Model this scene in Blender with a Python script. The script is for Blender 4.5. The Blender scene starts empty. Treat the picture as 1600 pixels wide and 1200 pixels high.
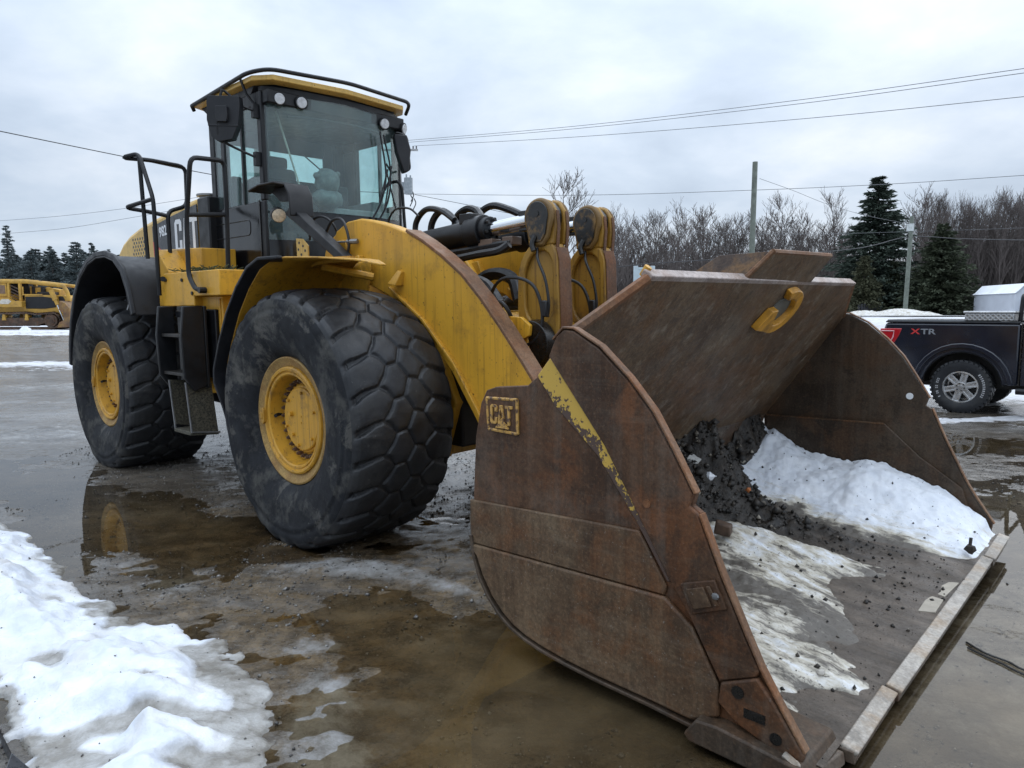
import bpy, math, random
import numpy as np
from mathutils import Vector, Matrix

random.seed(7)
R = math.radians
scene = bpy.context.scene
COL = scene.collection

# ------------------------------------------------------------------ camera
FOCAL, PITCH, EYE = 1115.6, R(5.807), 1.65
cam_data = bpy.data.cameras.new("camera")
cam_data.sensor_width = 36.0
cam_data.lens = 36.0 * FOCAL / 1600.0
cam_data.clip_start, cam_data.clip_end = 0.05, 3000
cam = bpy.data.objects.new("camera", cam_data)
cam.location = (0, 0, EYE)
cam.rotation_euler = (R(90) - PITCH, 0, 0)
COL.objects.link(cam)
scene.camera = cam

# ------------------------------------------------------------------ sky and sun
SUN_EL, SUN_AZ = R(38), R(35)          # azimuth from straight ahead (+Y) towards the right
world = bpy.data.worlds.new("World")
scene.world = world
world.use_nodes = True
wt = world.node_tree
wt.nodes.clear()
def wn(kind, **kw):
    n = wt.nodes.new(kind)
    for k, v in kw.items(): setattr(n, k, v)
    return n
w_out = wn("ShaderNodeOutputWorld")
w_bg = wn("ShaderNodeBackground"); w_bg.inputs["Strength"].default_value = 0.1
w_sky = wn("ShaderNodeTexSky", sky_type='NISHITA', sun_disc=False)
w_sky.sun_elevation = SUN_EL
w_sky.sun_rotation = SUN_AZ
w_tc = wn("ShaderNodeTexCoord")
w_sep = wn("ShaderNodeSeparateXYZ"); wt.links.new(w_tc.outputs["Generated"], w_sep.inputs[0])
w_abs = wn("ShaderNodeMath", operation='ABSOLUTE'); wt.links.new(w_sep.outputs["Z"], w_abs.inputs[0])
w_add = wn("ShaderNodeMath", operation='ADD'); wt.links.new(w_abs.outputs[0], w_add.inputs[0]); w_add.inputs[1].default_value = 0.28
def wdiv(sock):
    n = wn("ShaderNodeMath", operation='DIVIDE'); wt.links.new(sock, n.inputs[0]); wt.links.new(w_add.outputs[0], n.inputs[1]); return n.outputs[0]
w_com = wn("ShaderNodeCombineXYZ")
wt.links.new(wdiv(w_sep.outputs["X"]), w_com.inputs[0]); wt.links.new(wdiv(w_sep.outputs["Y"]), w_com.inputs[1])
def wnoise(scale, detail, rough, dist):
    n = wn("ShaderNodeTexNoise"); n.inputs["Scale"].default_value = scale; n.inputs["Detail"].default_value = detail
    n.inputs["Roughness"].default_value = rough; n.inputs["Distortion"].default_value = dist
    wt.links.new(w_com.outputs[0], n.inputs["Vector"]); return n.outputs["Fac"]
def wramp(fac, stops):
    r = wn("ShaderNodeValToRGB"); wt.links.new(fac, r.inputs[0])
    e = r.color_ramp.elements
    while len(e) < len(stops): e.new(0.5)
    for el, (p, c) in zip(e, stops): el.position = p; el.color = (*c, 1)
    return r.outputs[0]
cloud_a = wramp(wnoise(1.7, 7, 0.55, 0.15), [(0.30, (4.1, 4.85, 5.9)), (0.46, (5.05, 5.85, 6.9)), (0.58, (6.0, 6.7, 7.6)), (0.72, (7.4, 7.8, 8.4))])
cloud_b = wramp(wnoise(0.8, 4, 0.5, 0.0), [(0.35, (0.90, 0.91, 0.93)), (0.68, (1.08, 1.07, 1.06))])
w_mul = wn("ShaderNodeMixRGB", blend_type='MULTIPLY'); w_mul.inputs[0].default_value = 1
wt.links.new(cloud_a, w_mul.inputs[1]); wt.links.new(cloud_b, w_mul.inputs[2])
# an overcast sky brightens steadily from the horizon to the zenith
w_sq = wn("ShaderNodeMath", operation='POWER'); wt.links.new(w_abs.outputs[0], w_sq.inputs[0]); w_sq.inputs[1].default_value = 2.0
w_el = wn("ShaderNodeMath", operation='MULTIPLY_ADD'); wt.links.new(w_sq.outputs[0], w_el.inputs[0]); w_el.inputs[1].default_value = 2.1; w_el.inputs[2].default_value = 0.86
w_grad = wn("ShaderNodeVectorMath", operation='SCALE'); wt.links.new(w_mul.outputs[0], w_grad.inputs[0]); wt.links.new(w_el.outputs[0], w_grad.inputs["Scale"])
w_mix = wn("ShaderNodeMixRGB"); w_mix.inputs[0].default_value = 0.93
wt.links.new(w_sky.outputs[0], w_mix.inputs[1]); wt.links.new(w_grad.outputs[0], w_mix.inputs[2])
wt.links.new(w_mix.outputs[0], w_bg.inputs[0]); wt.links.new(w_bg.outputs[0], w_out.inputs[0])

sun_data = bpy.data.lights.new("sun", 'SUN')
sun_data.energy, sun_data.angle, sun_data.color = 0.6, R(85), (1.0, 0.96, 0.9)
sun = bpy.data.objects.new("sun", sun_data)
sun_dir = Vector((math.sin(SUN_AZ) * math.cos(SUN_EL), math.cos(SUN_AZ) * math.cos(SUN_EL), math.sin(SUN_EL)))
sun.rotation_euler = (-sun_dir).to_track_quat('-Z', 'Y').to_euler()
COL.objects.link(sun)

vs = scene.view_settings
vs.view_transform, vs.look, vs.exposure, vs.gamma = 'Standard', 'None', 0.50, 1.0
vs.use_curve_mapping = False
scene.render.engine = 'CYCLES'
scene.cycles.max_bounces = 8
scene.cycles.transparent_max_bounces = 12

# ------------------------------------------------------------------ helpers
def at(px, py, depth):
    """world point seen at photograph position (px, py), at ground distance depth"""
    x = (px - 800) / FOCAL; y = -(py - 600) / FOCAL
    d = Vector((x, math.cos(PITCH) + y * math.sin(PITCH), -math.sin(PITCH) + y * math.cos(PITCH)))
    return Vector((0, 0, EYE)) + d * (depth / d.y)

_rng = np.random.default_rng(3)
_TAB = _rng.random((256, 256))
def vnoise(x, y, seed=0):
    x = np.asarray(x, float) + seed * 17.31; y = np.asarray(y, float) + seed * 9.17
    xi = np.floor(x).astype(int); yi = np.floor(y).astype(int)
    fx = x - xi; fy = y - yi
    fx = fx * fx * (3 - 2 * fx); fy = fy * fy * (3 - 2 * fy)
    a = _TAB[xi % 256, yi % 256]; b = _TAB[(xi + 1) % 256, yi % 256]
    c = _TAB[xi % 256, (yi + 1) % 256]; d = _TAB[(xi + 1) % 256, (yi + 1) % 256]
    return (a + (b - a) * fx) * (1 - fy) + (c + (d - c) * fx) * fy
def fbm(x, y, octaves=4, seed=0, gain=0.5):
    s = 0; amp = 1; tot = 0
    for k in range(octaves):
        s = s + amp * (vnoise(x * 2 ** k, y * 2 ** k, seed + k) - 0.5); tot += amp; amp *= gain
    return s / tot * 2          # about -1..1
def sstep(a, b, x):
    t = np.clip((x - a) / (b - a), 0, 1); return t * t * (3 - 2 * t)
def poly_sd(px, py, poly):
    """signed distance to a polygon, positive inside"""
    px = np.asarray(px, float); py = np.asarray(py, float)
    best = np.full(px.shape, 1e9); inside = np.zeros(px.shape, bool)
    n = len(poly)
    for i in range(n):
        ax, ay = poly[i]; bx, by = poly[(i + 1) % n]
        ex, ey = bx - ax, by - ay
        t = np.clip(((px - ax) * ex + (py - ay) * ey) / (ex * ex + ey * ey + 1e-12), 0, 1)
        best = np.minimum(best, np.hypot(px - ax - t * ex, py - ay - t * ey))
        cond = ((ay > py) != (by > py))
        xin = (bx - ax) * (py - ay) / ((by - ay) if abs(by - ay) > 1e-12 else 1e-12) + ax
        inside ^= cond & (px < xin)
    return np.where(inside, best, -best)
def smooth_path(pts, n=6):
    pts = [Vector(p) for p in pts]
    P = [2 * pts[0] - pts[1]] + pts + [2 * pts[-1] - pts[-2]]
    out = []
    for i in range(1, len(P) - 2):
        for k in range(n):
            t = k / n
            out.append(0.5 * ((2 * P[i]) + (P[i + 1] - P[i - 1]) * t + (2 * P[i - 1] - 5 * P[i] + 4 * P[i + 1] - P[i + 2]) * t * t
                              + (3 * P[i] - P[i - 1] - 3 * P[i + 1] + P[i + 2]) * t ** 3))
    out.append(pts[-1])
    return out
def round_path(pts, r=0.06, n=4):
    """polyline with rounded corners"""
    pts = [Vector(p) for p in pts]; out = [pts[0]]
    for i in range(1, len(pts) - 1):
        a, b, c = pts[i - 1], pts[i], pts[i + 1]
        d1 = (a - b); d2 = (c - b); rr = min(r, d1.length * .45, d2.length * .45)
        p, q = b + d1.normalized() * rr, b + d2.normalized() * rr
        for k in range(n + 1):
            t = k / n; out.append((1 - t) ** 2 * p + 2 * t * (1 - t) * b + t * t * q)
    out.append(pts[-1]); return out

class MB:
    """collects shapes; build() links them as one mesh object"""
    def __init__(s): s.v = []; s.f = []; s.m = []
    def add(s, verts, faces, m=0):
        o = len(s.v); s.v += [tuple(p) for p in verts]
        s.f += [tuple(i + o for i in f) for f in faces]; s.m += [m] * len(faces); return s
    def hexa(s, p, m=0):      # 4 bottom (ccw from above), 4 top
        return s.add(p, [(3, 2, 1, 0), (4, 5, 6, 7), (0, 1, 5, 4), (1, 2, 6, 5), (2, 3, 7, 6), (3, 0, 4, 7)], m)
    def box(s, x0, x1, y0, y1, z0, z1, m=0):
        return s.hexa([(x0, y0, z0), (x1, y0, z0), (x1, y1, z0), (x0, y1, z0), (x0, y0, z1), (x1, y0, z1), (x1, y1, z1), (x0, y1, z1)], m)
    def prism(s, pts, a0, a1, axis='y', m=0):
        n = len(pts)
        area = sum(pts[i][0] * pts[(i + 1) % n][1] - pts[(i + 1) % n][0] * pts[i][1] for i in range(n))
        if area < 0: pts = pts[::-1]
        def P(u, w, a): return {'y': (u, a, w), 'x': (a, u, w), 'z': (u, w, a)}[axis]
        lo, hi = [P(u, w, a0) for u, w in pts], [P(u, w, a1) for u, w in pts]
        front, back = tuple(range(n)), tuple(range(2 * n - 1, n - 1, -1))
        sides = [(i, i + n, (i + 1) % n + n, (i + 1) % n) for i in range(n)]
        f = [front, back] + sides
        if axis in ('x', 'z'): f = [t[::-1] for t in f]
        return s.add(lo + hi, f, m)
    def tube(s, path, r, n=8, m=0, caps=True, r1=None):
        path = [Vector(p) for p in path]; N = len(path); vs_ = []; up = None
        for i, p in enumerate(path):
            t = (path[min(i + 1, N - 1)] - path[max(i - 1, 0)])
            if t.length < 1e-9: t = Vector((0, 0, 1))
            t.normalize()
            if up is None:
                up = t.cross(Vector((0.3, 0.2, 1)) if abs(t.z) < .9 else Vector((1, 0, 0))).normalized()
            else:
                up = (up - t * up.dot(t))
                up = up.normalized() if up.length > 1e-6 else t.orthogonal().normalized()
            w = t.cross(up); rr = r if r1 is None else r + (r1 - r) * i / max(N - 1, 1)
            for k in range(n):
                a = 2 * math.pi * k / n; vs_.append(p + (up * math.cos(a) + w * math.sin(a)) * rr)
        f = [(i * n + k, i * n + (k + 1) % n, (i + 1) * n + (k + 1) % n, (i + 1) * n + k) for i in range(N - 1) for k in range(n)]
        if caps: f += [tuple(range(n - 1, -1, -1)), tuple((N - 1) * n + k for k in range(n))]
        return s.add(vs_, f, m)
    def cyl(s, p0, p1, r0, r1=None, n=16, m=0):
        return s.tube([p0, p1], r0, n, m, True, r0 if r1 is None else r1)
    def lathe(s, prof, c=(0, 0, 0), n=48, axis='y', m=0, closed=False):
        """prof: (radius, position along the axis)"""
        vs_ = []; c = Vector(c); P = len(prof)
        for k in range(n):
            a = 2 * math.pi * k / n; ca, sa = math.cos(a), math.sin(a)
            for r, h in prof:
                q = {'y': (r * ca, h, r * sa), 'x': (h, r * ca, r * sa), 'z': (r * ca, r * sa, h)}[axis]
                vs_.append(c + Vector(q))
        f = []
        for k in range(n):
            k2 = (k + 1) % n
            for j in range(P if closed else P - 1):
                j2 = (j + 1) % P
                f.append((k * P + j, k * P + j2, k2 * P + j2, k2 * P + j))
        return s.add(vs_, f, m)
    def ball(s, c, r, n=10, m=0, seed=None, rough=0.0):
        c = Vector(c); r = Vector(r) if not isinstance(r, (int, float)) else Vector((r, r, r)); rn = random.Random(seed)
        vs_ = [c + Vector((0, 0, r.z))]; h = n // 2
        for i in range(1, h):
            for k in range(n):
                t = math.pi * i / h; a = 2 * math.pi * k / n; q = 1 + rough * (rn.random() - .5) * 2
                vs_.append(c + Vector((r.x * math.sin(t) * math.cos(a), r.y * math.sin(t) * math.sin(a), r.z * math.cos(t))) * q if False else
                           c + Vector((r.x * math.sin(t) * math.cos(a) * q, r.y * math.sin(t) * math.sin(a) * q, r.z * math.cos(t) * q)))
        vs_.append(c - Vector((0, 0, r.z))); L = len(vs_) - 1
        f = [(0, 1 + k, 1 + (k + 1) % n) for k in range(n)]
        for i in range(h - 2):
            for k in range(n):
                a = 1 + i * n + k; b = 1 + i * n + (k + 1) % n; f.append((a, a + n, b + n, b))
        f += [(L, 1 + (h - 2) * n + (k + 1) % n, 1 + (h - 2) * n + k) for k in range(n)]
        return s.add(vs_, f, m)
    def sheet(s, prof, y0, y1, th, m=0):
        """bent plate: profile (x,z) with thickness th to the left of travel, from y0 to y1 (numbers or per-point lists)"""
        N = len(prof); P = [Vector((p[0], p[1])) for p in prof]; off = []
        for i in range(N):
            t = (P[min(i + 1, N - 1)] - P[max(i - 1, 0)]).normalized(); off.append(P[i] + Vector((-t.y, t.x)) * th)
        A = y0 if isinstance(y0, (list, tuple)) else [y0] * N
        B = y1 if isinstance(y1, (list, tuple)) else [y1] * N
        v = []
        for i in range(N):
            v += [(P[i].x, A[i], P[i].y), (P[i].x, B[i], P[i].y), (off[i].x, B[i], off[i].y), (off[i].x, A[i], off[i].y)]
        f = []
        for i in range(N - 1):
            a, b = i * 4, i * 4 + 4
            for k in range(4): f.append((a + k, a + (k + 1) % 4, b + (k + 1) % 4, b + k))
        f += [(3, 2, 1, 0), tuple(N * 4 - 4 + k for k in range(4))]
        return s.add(v, f, m)
    def mesh(s, name, mats, angle=35):
        me = bpy.data.meshes.new(name); me.from_pydata(s.v, [], s.f)
        for mt in (mats if isinstance(mats, (list, tuple)) else [mats]): me.materials.append(mt)
        if len(me.materials) > 1: me.polygons.foreach_set("material_index", s.m)
        fix_normals(me)
        me.polygons.foreach_set("use_smooth", [True] * len(me.polygons))
        me.set_sharp_from_angle(angle=R(angle)); me.update(); return me
    def build(s, name, mats, parent=None, bevel=0.0, angle=35):
        o = bpy.data.objects.new(name, s.mesh(name, mats, angle)); COL.objects.link(o)
        if parent is not None: o.parent = parent
        if bevel:
            b = o.modifiers.new("bevel", 'BEVEL'); b.width = bevel; b.segments = 2; b.limit_method = 'ANGLE'; b.angle_limit = R(40); b.use_clamp_overlap = True
        return o
def fix_normals(me):
    import bmesh
    bm = bmesh.new(); bm.from_mesh(me); bmesh.ops.recalc_face_normals(bm, faces=bm.faces); bm.to_mesh(me); bm.free()
def grid_mesh(name, X, Y, Z, mats, attrs=None, keep=None):
    """quad sheet from 2-d arrays"""
    ny, nx = X.shape
    co = np.stack([X, Y, Z], -1).reshape(-1, 3)
    i = np.arange(ny * nx).reshape(ny, nx)
    q = np.stack([i[:-1, :-1], i[:-1, 1:], i[1:, 1:], i[1:, :-1]], -1).reshape(-1, 4)
    if keep is not None:
        k = keep.reshape(-1); q = q[k[q].any(1)]
        used = np.unique(q); remap = np.full(len(co), -1); remap[used] = np.arange(len(used)); co = co[used]; q = remap[q]
        attrs = {n: np.asarray(a).reshape(-1)[used] for n, a in (attrs or {}).items()}
    me = bpy.data.meshes.new(name)
    me.vertices.add(len(co)); me.vertices.foreach_set("co", co.astype(np.float32).ravel())
    me.loops.add(q.size); me.loops.foreach_set("vertex_index", q.astype(np.int32).ravel())
    me.polygons.add(len(q)); me.polygons.foreach_set("loop_start", (np.arange(len(q)) * 4).astype(np.int32))
    me.polygons.foreach_set("use_smooth", np.ones(len(q), bool))
    me.update(calc_edges=True)
    for mt in (mats if isinstance(mats, (list, tuple)) else [mats]): me.materials.append(mt)
    for n, a in (attrs or {}).items():
        at_ = me.attributes.new(n, 'FLOAT', 'POINT'); at_.data.foreach_set("value", np.asarray(a, np.float32).ravel())
    o = bpy.data.objects.new(name, me); COL.objects.link(o); return o
def tag(o, label=None, category=None, group=None, kind=None):
    for k, v in (("label", label), ("category", category), ("group", group), ("kind", kind)):
        if v: o[k] = v
    return o
def empty(name, loc=(0, 0, 0), rot=(0, 0, 0)):
    o = bpy.data.objects.new(name, None); o.location = loc; o.rotation_euler = rot; o.empty_display_size = .2; COL.objects.link(o); return o
def copy_tree(o, parent=None):
    c = o.copy(); COL.objects.link(c)
    if parent is not None: c.parent = parent
    for ch in list(o.children): copy_tree(ch, c)
    return c
def text_mesh(name, body, size, mat, parent, depth=0.004, bold=0.0, sx=1.0):
    """flat lettering as a mesh; local x right, y up"""
    cu = bpy.data.curves.new(name, 'FONT'); cu.body = body; cu.size = size; cu.extrude = depth; cu.offset = bold; cu.resolution_u = 3
    tmp = bpy.data.objects.new(name, cu); COL.objects.link(tmp)
    me = bpy.data.meshes.new_from_object(tmp.evaluated_get(bpy.context.evaluated_depsgraph_get()))
    bpy.data.objects.remove(tmp); bpy.data.curves.remove(cu)
    for v in me.vertices: v.co.x *= sx
    me.materials.clear(); me.materials.append(mat); me.name = name
    o = bpy.data.objects.new(name, me); COL.objects.link(o); o.parent = parent; return o

# ------------------------------------------------------------------ materials
class NT:
    def __init__(s, name):
        s.mat = bpy.data.materials.new(name); s.mat.use_nodes = True; s.t = s.mat.node_tree
        s.b = s.t.nodes["Principled BSDF"]; s.out = s.t.nodes["Material Output"]; s._c = {}
    def n(s, kind, **kw):
        x = s.t.nodes.new(kind)
        for k, v in kw.items(): setattr(x, k, v)
        return x
    def link(s, a, b): s.t.links.new(a, b)
    def val(s, sock, v):
        if isinstance(v, bpy.types.NodeSocket): s.link(v, sock)
        elif isinstance(v, tuple) and len(v) == 3 and sock.type == 'RGBA': sock.default_value = (*v, 1)
        elif isinstance(v, (int, float)) and sock.type == 'RGBA': sock.default_value = (v, v, v, 1)
        else: sock.default_value = v
    def coord(s, stretch=(1, 1, 1), which="Object", rot=(0, 0, 0)):
        key = (stretch, which, rot)
        if key not in s._c:
            tc = s.n("ShaderNodeTexCoord"); mp = s.n("ShaderNodeMapping"); mp.inputs["Scale"].default_value = stretch; mp.inputs["Rotation"].default_value = rot
            if which == "World":
                g = s.n("ShaderNodeNewGeometry"); s.link(g.outputs["Position"], mp.inputs[0])
            else: s.link(tc.outputs[which], mp.inputs[0])
            s._c[key] = mp.outputs[0]
        return s._c[key]
    def noise(s, scale, detail=4, rough=.55, stretch=(1, 1, 1), dist=0.0, which="Object", rot=(0, 0, 0)):
        x = s.n("ShaderNodeTexNoise"); x.inputs["Scale"].default_value = scale; x.inputs["Detail"].default_value = detail
        x.inputs["Roughness"].default_value = rough; x.inputs["Distortion"].default_value = dist
        s.link(s.coord(stretch, which, rot), x.inputs["Vector"]); return x.outputs["Fac"]
    def voronoi(s, scale, feature='F1', stretch=(1, 1, 1), which="Object", out="Distance"):
        x = s.n("ShaderNodeTexVoronoi", feature=feature); x.inputs["Scale"].default_value = scale
        s.link(s.coord(stretch, which), x.inputs["Vector"]); return x.outputs[out]
    def ramp(s, fac, stops, interp='LINEAR'):
        r = s.n("ShaderNodeValToRGB"); r.color_ramp.interpolation = interp; s.link(fac, r.inputs[0]); e = r.color_ramp.elements
        while len(e) < len(stops): e.new(.5)
        for el, (p, c) in zip(e, stops):
            el.position = p; el.color = (*c, 1) if isinstance(c, tuple) else (c, c, c, 1)
        return r.outputs[0]
    def mix(s, fac, a, b, mode='MIX'):
        x = s.n("ShaderNodeMixRGB", blend_type=mode); s.val(x.inputs[0], fac); s.val(x.inputs[1], a); s.val(x.inputs[2], b); return x.outputs[0]
    def math(s, op, a, b=None, clamp=False):
        x = s.n("ShaderNodeMath", operation=op, use_clamp=clamp); s.val(x.inputs[0], a)
        if b is not None: s.val(x.inputs[1], b)
        return x.outputs[0]
    def attr(s, name):
        x = s.n("ShaderNodeAttribute"); x.attribute_name = name; return x.outputs["Fac"]
    def pos(s, axis):
        x = s.n("ShaderNodeSeparateXYZ"); s.link(s.coord(), x.inputs[0]); return x.outputs[axis]
    def up(s):
        g = s.n("ShaderNodeNewGeometry"); x = s.n("ShaderNodeSeparateXYZ"); s.link(g.outputs["Normal"], x.inputs[0]); return x.outputs["Z"]
    def bump(s, h, strength=.3, dist=.01, prev=None):
        x = s.n("ShaderNodeBump"); x.inputs["Strength"].default_value = strength; x.inputs["Distance"].default_value = dist; s.link(h, x.inputs["Height"])
        if prev is not None: s.link(prev, x.inputs["Normal"])
        return x.outputs[0]
    def set(s, **kw):
        for k, v in kw.items(): s.val(s.b.inputs[k.replace("_", " ")], v)
        return s.mat
def plain(name, col, rough=.5, metal=0.0, vary=.25, scale=6, bump=.05, dirt=None, dirt_amt=.4, spec=.5):
    k = NT(name); n = k.noise(scale, 6, .6)
    c = k.mix(k.ramp(n, [(.3, 0.0), (.7, 1.0)]), tuple(x * (1 - vary) for x in col), tuple(min(1, x * (1 + vary)) for x in col))
    if dirt:
        d = k.noise(scale * .45, 8, .7)
        c = k.mix(k.math('MULTIPLY', k.ramp(d, [(.48, 0.0), (.72, 1.0)]), dirt_amt), c, dirt)
    r = k.ramp(k.noise(scale * 2, 4), [(.3, max(rough - .1, .02)), (.7, min(rough + .12, 1))])
    k.set(Base_Color=c, Roughness=r, Metallic=metal, Normal=k.bump(k.noise(scale * 9, 5), bump, .004), Specular_IOR_Level=spec)
    return k.mat

def yellow(name, col, dirt_amt):
    k = NT(name)
    big = k.noise(1.3, 6, .62); fine = k.noise(30, 6, .7)
    streak = k.noise(7, 5, .65, stretch=(1, 1, .07))
    c = k.mix(k.ramp(big, [(.35, 0.0), (.65, 1.0)]), tuple(x * .86 for x in col), col)
    c = k.mix(k.math('MULTIPLY', k.ramp(streak, [(.52, 0.0), (.72, 1.0)]), dirt_amt), c, (.20, .105, .022))
    grime = k.math('MULTIPLY', k.ramp(k.noise(4.5, 9, .75), [(.53, 0.0), (.68, 1.0)]), dirt_amt * .9)
    c = k.mix(grime, c, (.11, .062, .026))
    drip = k.noise(38, 4, .6, stretch=(1, 1, .025)); c = k.mix(k.math('MULTIPLY', k.ramp(drip, [(.57, 0.0), (.66, 1.0)]), dirt_amt * .8), c, (.15, .075, .018))
    chips = k.ramp(k.noise(42, 4, .6), [(.665, 0.0), (.69, 1.0)])
    c = k.mix(k.math('MULTIPLY', chips, .8), c, (.05, .03, .02))
    k.set(Base_Color=c, Roughness=k.ramp(fine, [(.3, .34), (.7, .52)]), Normal=k.bump(k.noise(18, 6, .6), .08, .004), Specular_IOR_Level=.4)
    return k.mat
YELLOW = yellow("yellow_paint", (.66, .345, .030), .40)
YELLOW_DIRTY = yellow("dirty_yellow_paint", (.56, .290, .028), .75)
YELLOW_PALE = yellow("faded_yellow_paint", (.66, .42, .11), .30)

def rust(name, dark, mid, red, streak_amt=.6, rough=(.42, .72), scratch=0.0, pale=(.16, .14, .115), pale_amt=.35, sdir=(1, 1, 1), srot=(0, 0, 0), speck=0.0):
    k = NT(name)
    a = k.noise(1.15, 8, .62); b = k.noise(3.6, 9, .7, dist=.4)
    c = k.mix(k.ramp(a, [(.40, 0.0), (.58, 1.0)]), dark, mid)
    blot = k.noise(5.5, 10, .8); c = k.mix(k.math('MULTIPLY', k.ramp(blot, [(.50, 0.0), (.60, 1.0)]), .55), c, tuple(x * .42 for x in dark))
    c = k.mix(k.math('MULTIPLY', k.ramp(b, [(.47, 0.0), (.60, 1.0)]), .8), c, red)
    st = k.noise(26, 5, .6, stretch=(1, 1, .035))
    c = k.mix(k.math('MULTIPLY', k.ramp(st, [(.42, 0.0), (.62, 1.0)]), streak_amt * .55), c, tuple(x * .45 for x in dark))
    st2 = k.noise(17, 6, .65, stretch=(1, 1, .05))
    c = k.mix(k.math('MULTIPLY', k.ramp(st2, [(.5, 0.0), (.75, 1.0)]), streak_amt * .5), c, pale)
    p = k.noise(2.2, 10, .75)
    c = k.mix(k.math('MULTIPLY', k.ramp(p, [(.50, 0.0), (.62, 1.0)]), pale_amt), c, pale)
    gr = k.noise(70, 6, .75); c = k.mix(k.math('MULTIPLY', k.ramp(gr, [(.46, 0.0), (.62, 1.0)]), .38), c, tuple(x * .35 for x in dark))
    c = k.mix(k.math('MULTIPLY', k.ramp(gr, [(.36, 1.0), (.45, 0.0)]), .30), c, tuple(min(1, x * 1.7) for x in mid))
    if scratch:
        s1 = k.noise(9, 8, .75, stretch=sdir, rot=srot)
        c = k.mix(k.math('MULTIPLY', k.ramp(s1, [(.54, 0.0), (.74, 1.0)]), scratch), c, (.30, .25, .19))
        s2 = k.noise(21, 6, .7, stretch=sdir, rot=srot)
        c = k.mix(k.math('MULTIPLY', k.ramp(s2, [(.3, 1.0), (.46, 0.0)]), scratch * .8), c, (.035, .026, .02))
    if speck:
        sp = k.ramp(k.noise(90, 3, .5), [(.66, 0.0), (.74, 1.0)])
        c = k.mix(k.math('MULTIPLY', sp, speck), c, (.35, .32, .28))
    rr = k.ramp(k.noise(8, 7, .7), [(.3, rough[0]), (.7, rough[1])])
    nb = k.bump(k.noise(38, 7, .7), .25, .006); nb = k.bump(k.noise(2.2, 4, .5), .25, .03, nb)
    k.set(Base_Color=c, Roughness=rr, Normal=nb, Specular_IOR_Level=.28)
    return k.mat
RUST_OUT = rust("rusted_bucket_steel", (.054, .027, .014), (.112, .057, .029), (.155, .057, .019), .55, pale_amt=.20, speck=.15, scratch=.16, sdir=(.10, 1, 1), srot=(0, R(35), 0))
RUST_WEAR = rust("worn_bucket_steel", (.074, .043, .024), (.132, .082, .046), (.135, .057, .022), .6, pale=(.21, .155, .095), pale_amt=.35, speck=.30, scratch=.20, sdir=(.08, 1, 1), srot=(0, R(12), 0))
RUST_IN = rust("scraped_bucket_steel", (.088, .053, .030), (.168, .110, .063), (.130, .064, .027), .25, scratch=.8, sdir=(.06, 1, 1), srot=(0, R(-54), R(12)), pale_amt=.4)
RUST_FLOOR = rust("muddy_bucket_floor", (.065, .047, .034), (.120, .090, .066), (.09, .048, .028), .1, rough=(.15, .55), scratch=.5, sdir=(.08, 1, 1), pale_amt=.35)
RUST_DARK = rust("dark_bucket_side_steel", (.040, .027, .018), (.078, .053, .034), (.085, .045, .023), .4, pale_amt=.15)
RUST_EDGE = rust("rusty_edge_steel", (.13, .070, .040), (.20, .100, .048), (.20, .075, .025), .3, pale=(.30, .19, .115), pale_amt=.4)
WORN_LIP = rust("bare_worn_steel", (.28, .22, .19), (.42, .35, .32), (.25, .17, .13), .2, rough=(.35, .6), pale=(.55, .50, .48), pale_amt=.5)
POLISHED = rust("polished_cutting_edge", (.26, .23, .195), (.40, .36, .31), (.30, .21, .13), .2, rough=(.3, .5), pale=(.54, .50, .45), pale_amt=.5)
RUST_RED = rust("rust_brown_casting", (.085, .040, .021), (.150, .072, .036), (.17, .062, .020), .5, pale=(.18, .10, .055), pale_amt=.2)

BLACK = plain("black_paint", (.006, .0065, .008), .45, vary=.3, dirt=(.035, .032, .03), dirt_amt=.3, spec=.35)
BLACK_GLOSS = plain("glossy_black_panel", (.005, .0055, .007), .14, vary=.2, scale=3, bump=.02, dirt=(.04, .036, .03), dirt_amt=.3)
PLASTIC = plain("black_plastic", (.010, .011, .014), .5, vary=.3, dirt=(.045, .043, .04), dirt_amt=.35, spec=.4)
HOSE = plain("black_rubber_hose", (.007, .007, .008), .45, vary=.3, scale=14)
DARK_FRAME = plain("dark_greasy_frame", (.009, .008, .007), .55, vary=.5, dirt=(.04, .03, .022), dirt_amt=.6)
GREASE = plain("black_grease", (.009, .008, .007), .28, vary=.4, scale=12, bump=.2)
CHROME = plain("chrome_rod", (.62, .64, .66), .12, metal=1.0, vary=.05, bump=.0)
STEEL = plain("grey_steel", (.22, .22, .22), .4, metal=.6, vary=.3)
LENS = plain("lamp_lens", (.55, .56, .57), .15, vary=.25, scale=30, bump=.1)
CABIN = plain("grey_cabin_trim", (.28, .29, .29), .7, vary=.2)
CABIN_DARK = plain("dark_cabin_trim", (.035, .037, .038), .7, vary=.2)
SEATCLOTH = plain("dark_seat_fabric", (.03, .032, .035), .85, vary=.3, scale=30)
PLUSH = plain("grey_plush_cover", (.20, .21, .21), .8, vary=.4, scale=14, bump=.5)
WHITE_DECAL = plain("white_decal", (.72, .73, .74), .4, vary=.08)
BLACK_DECAL = plain("black_decal", (.014, .015, .018), .35, vary=.2)
RED_DECAL = plain("red_decal", (.55, .035, .035), .4, vary=.15)
ALUMINIUM = plain("alloy_metal", (.58, .59, .60), .25, metal=.85, vary=.15, dirt=(.10, .09, .08), dirt_amt=.3)

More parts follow.
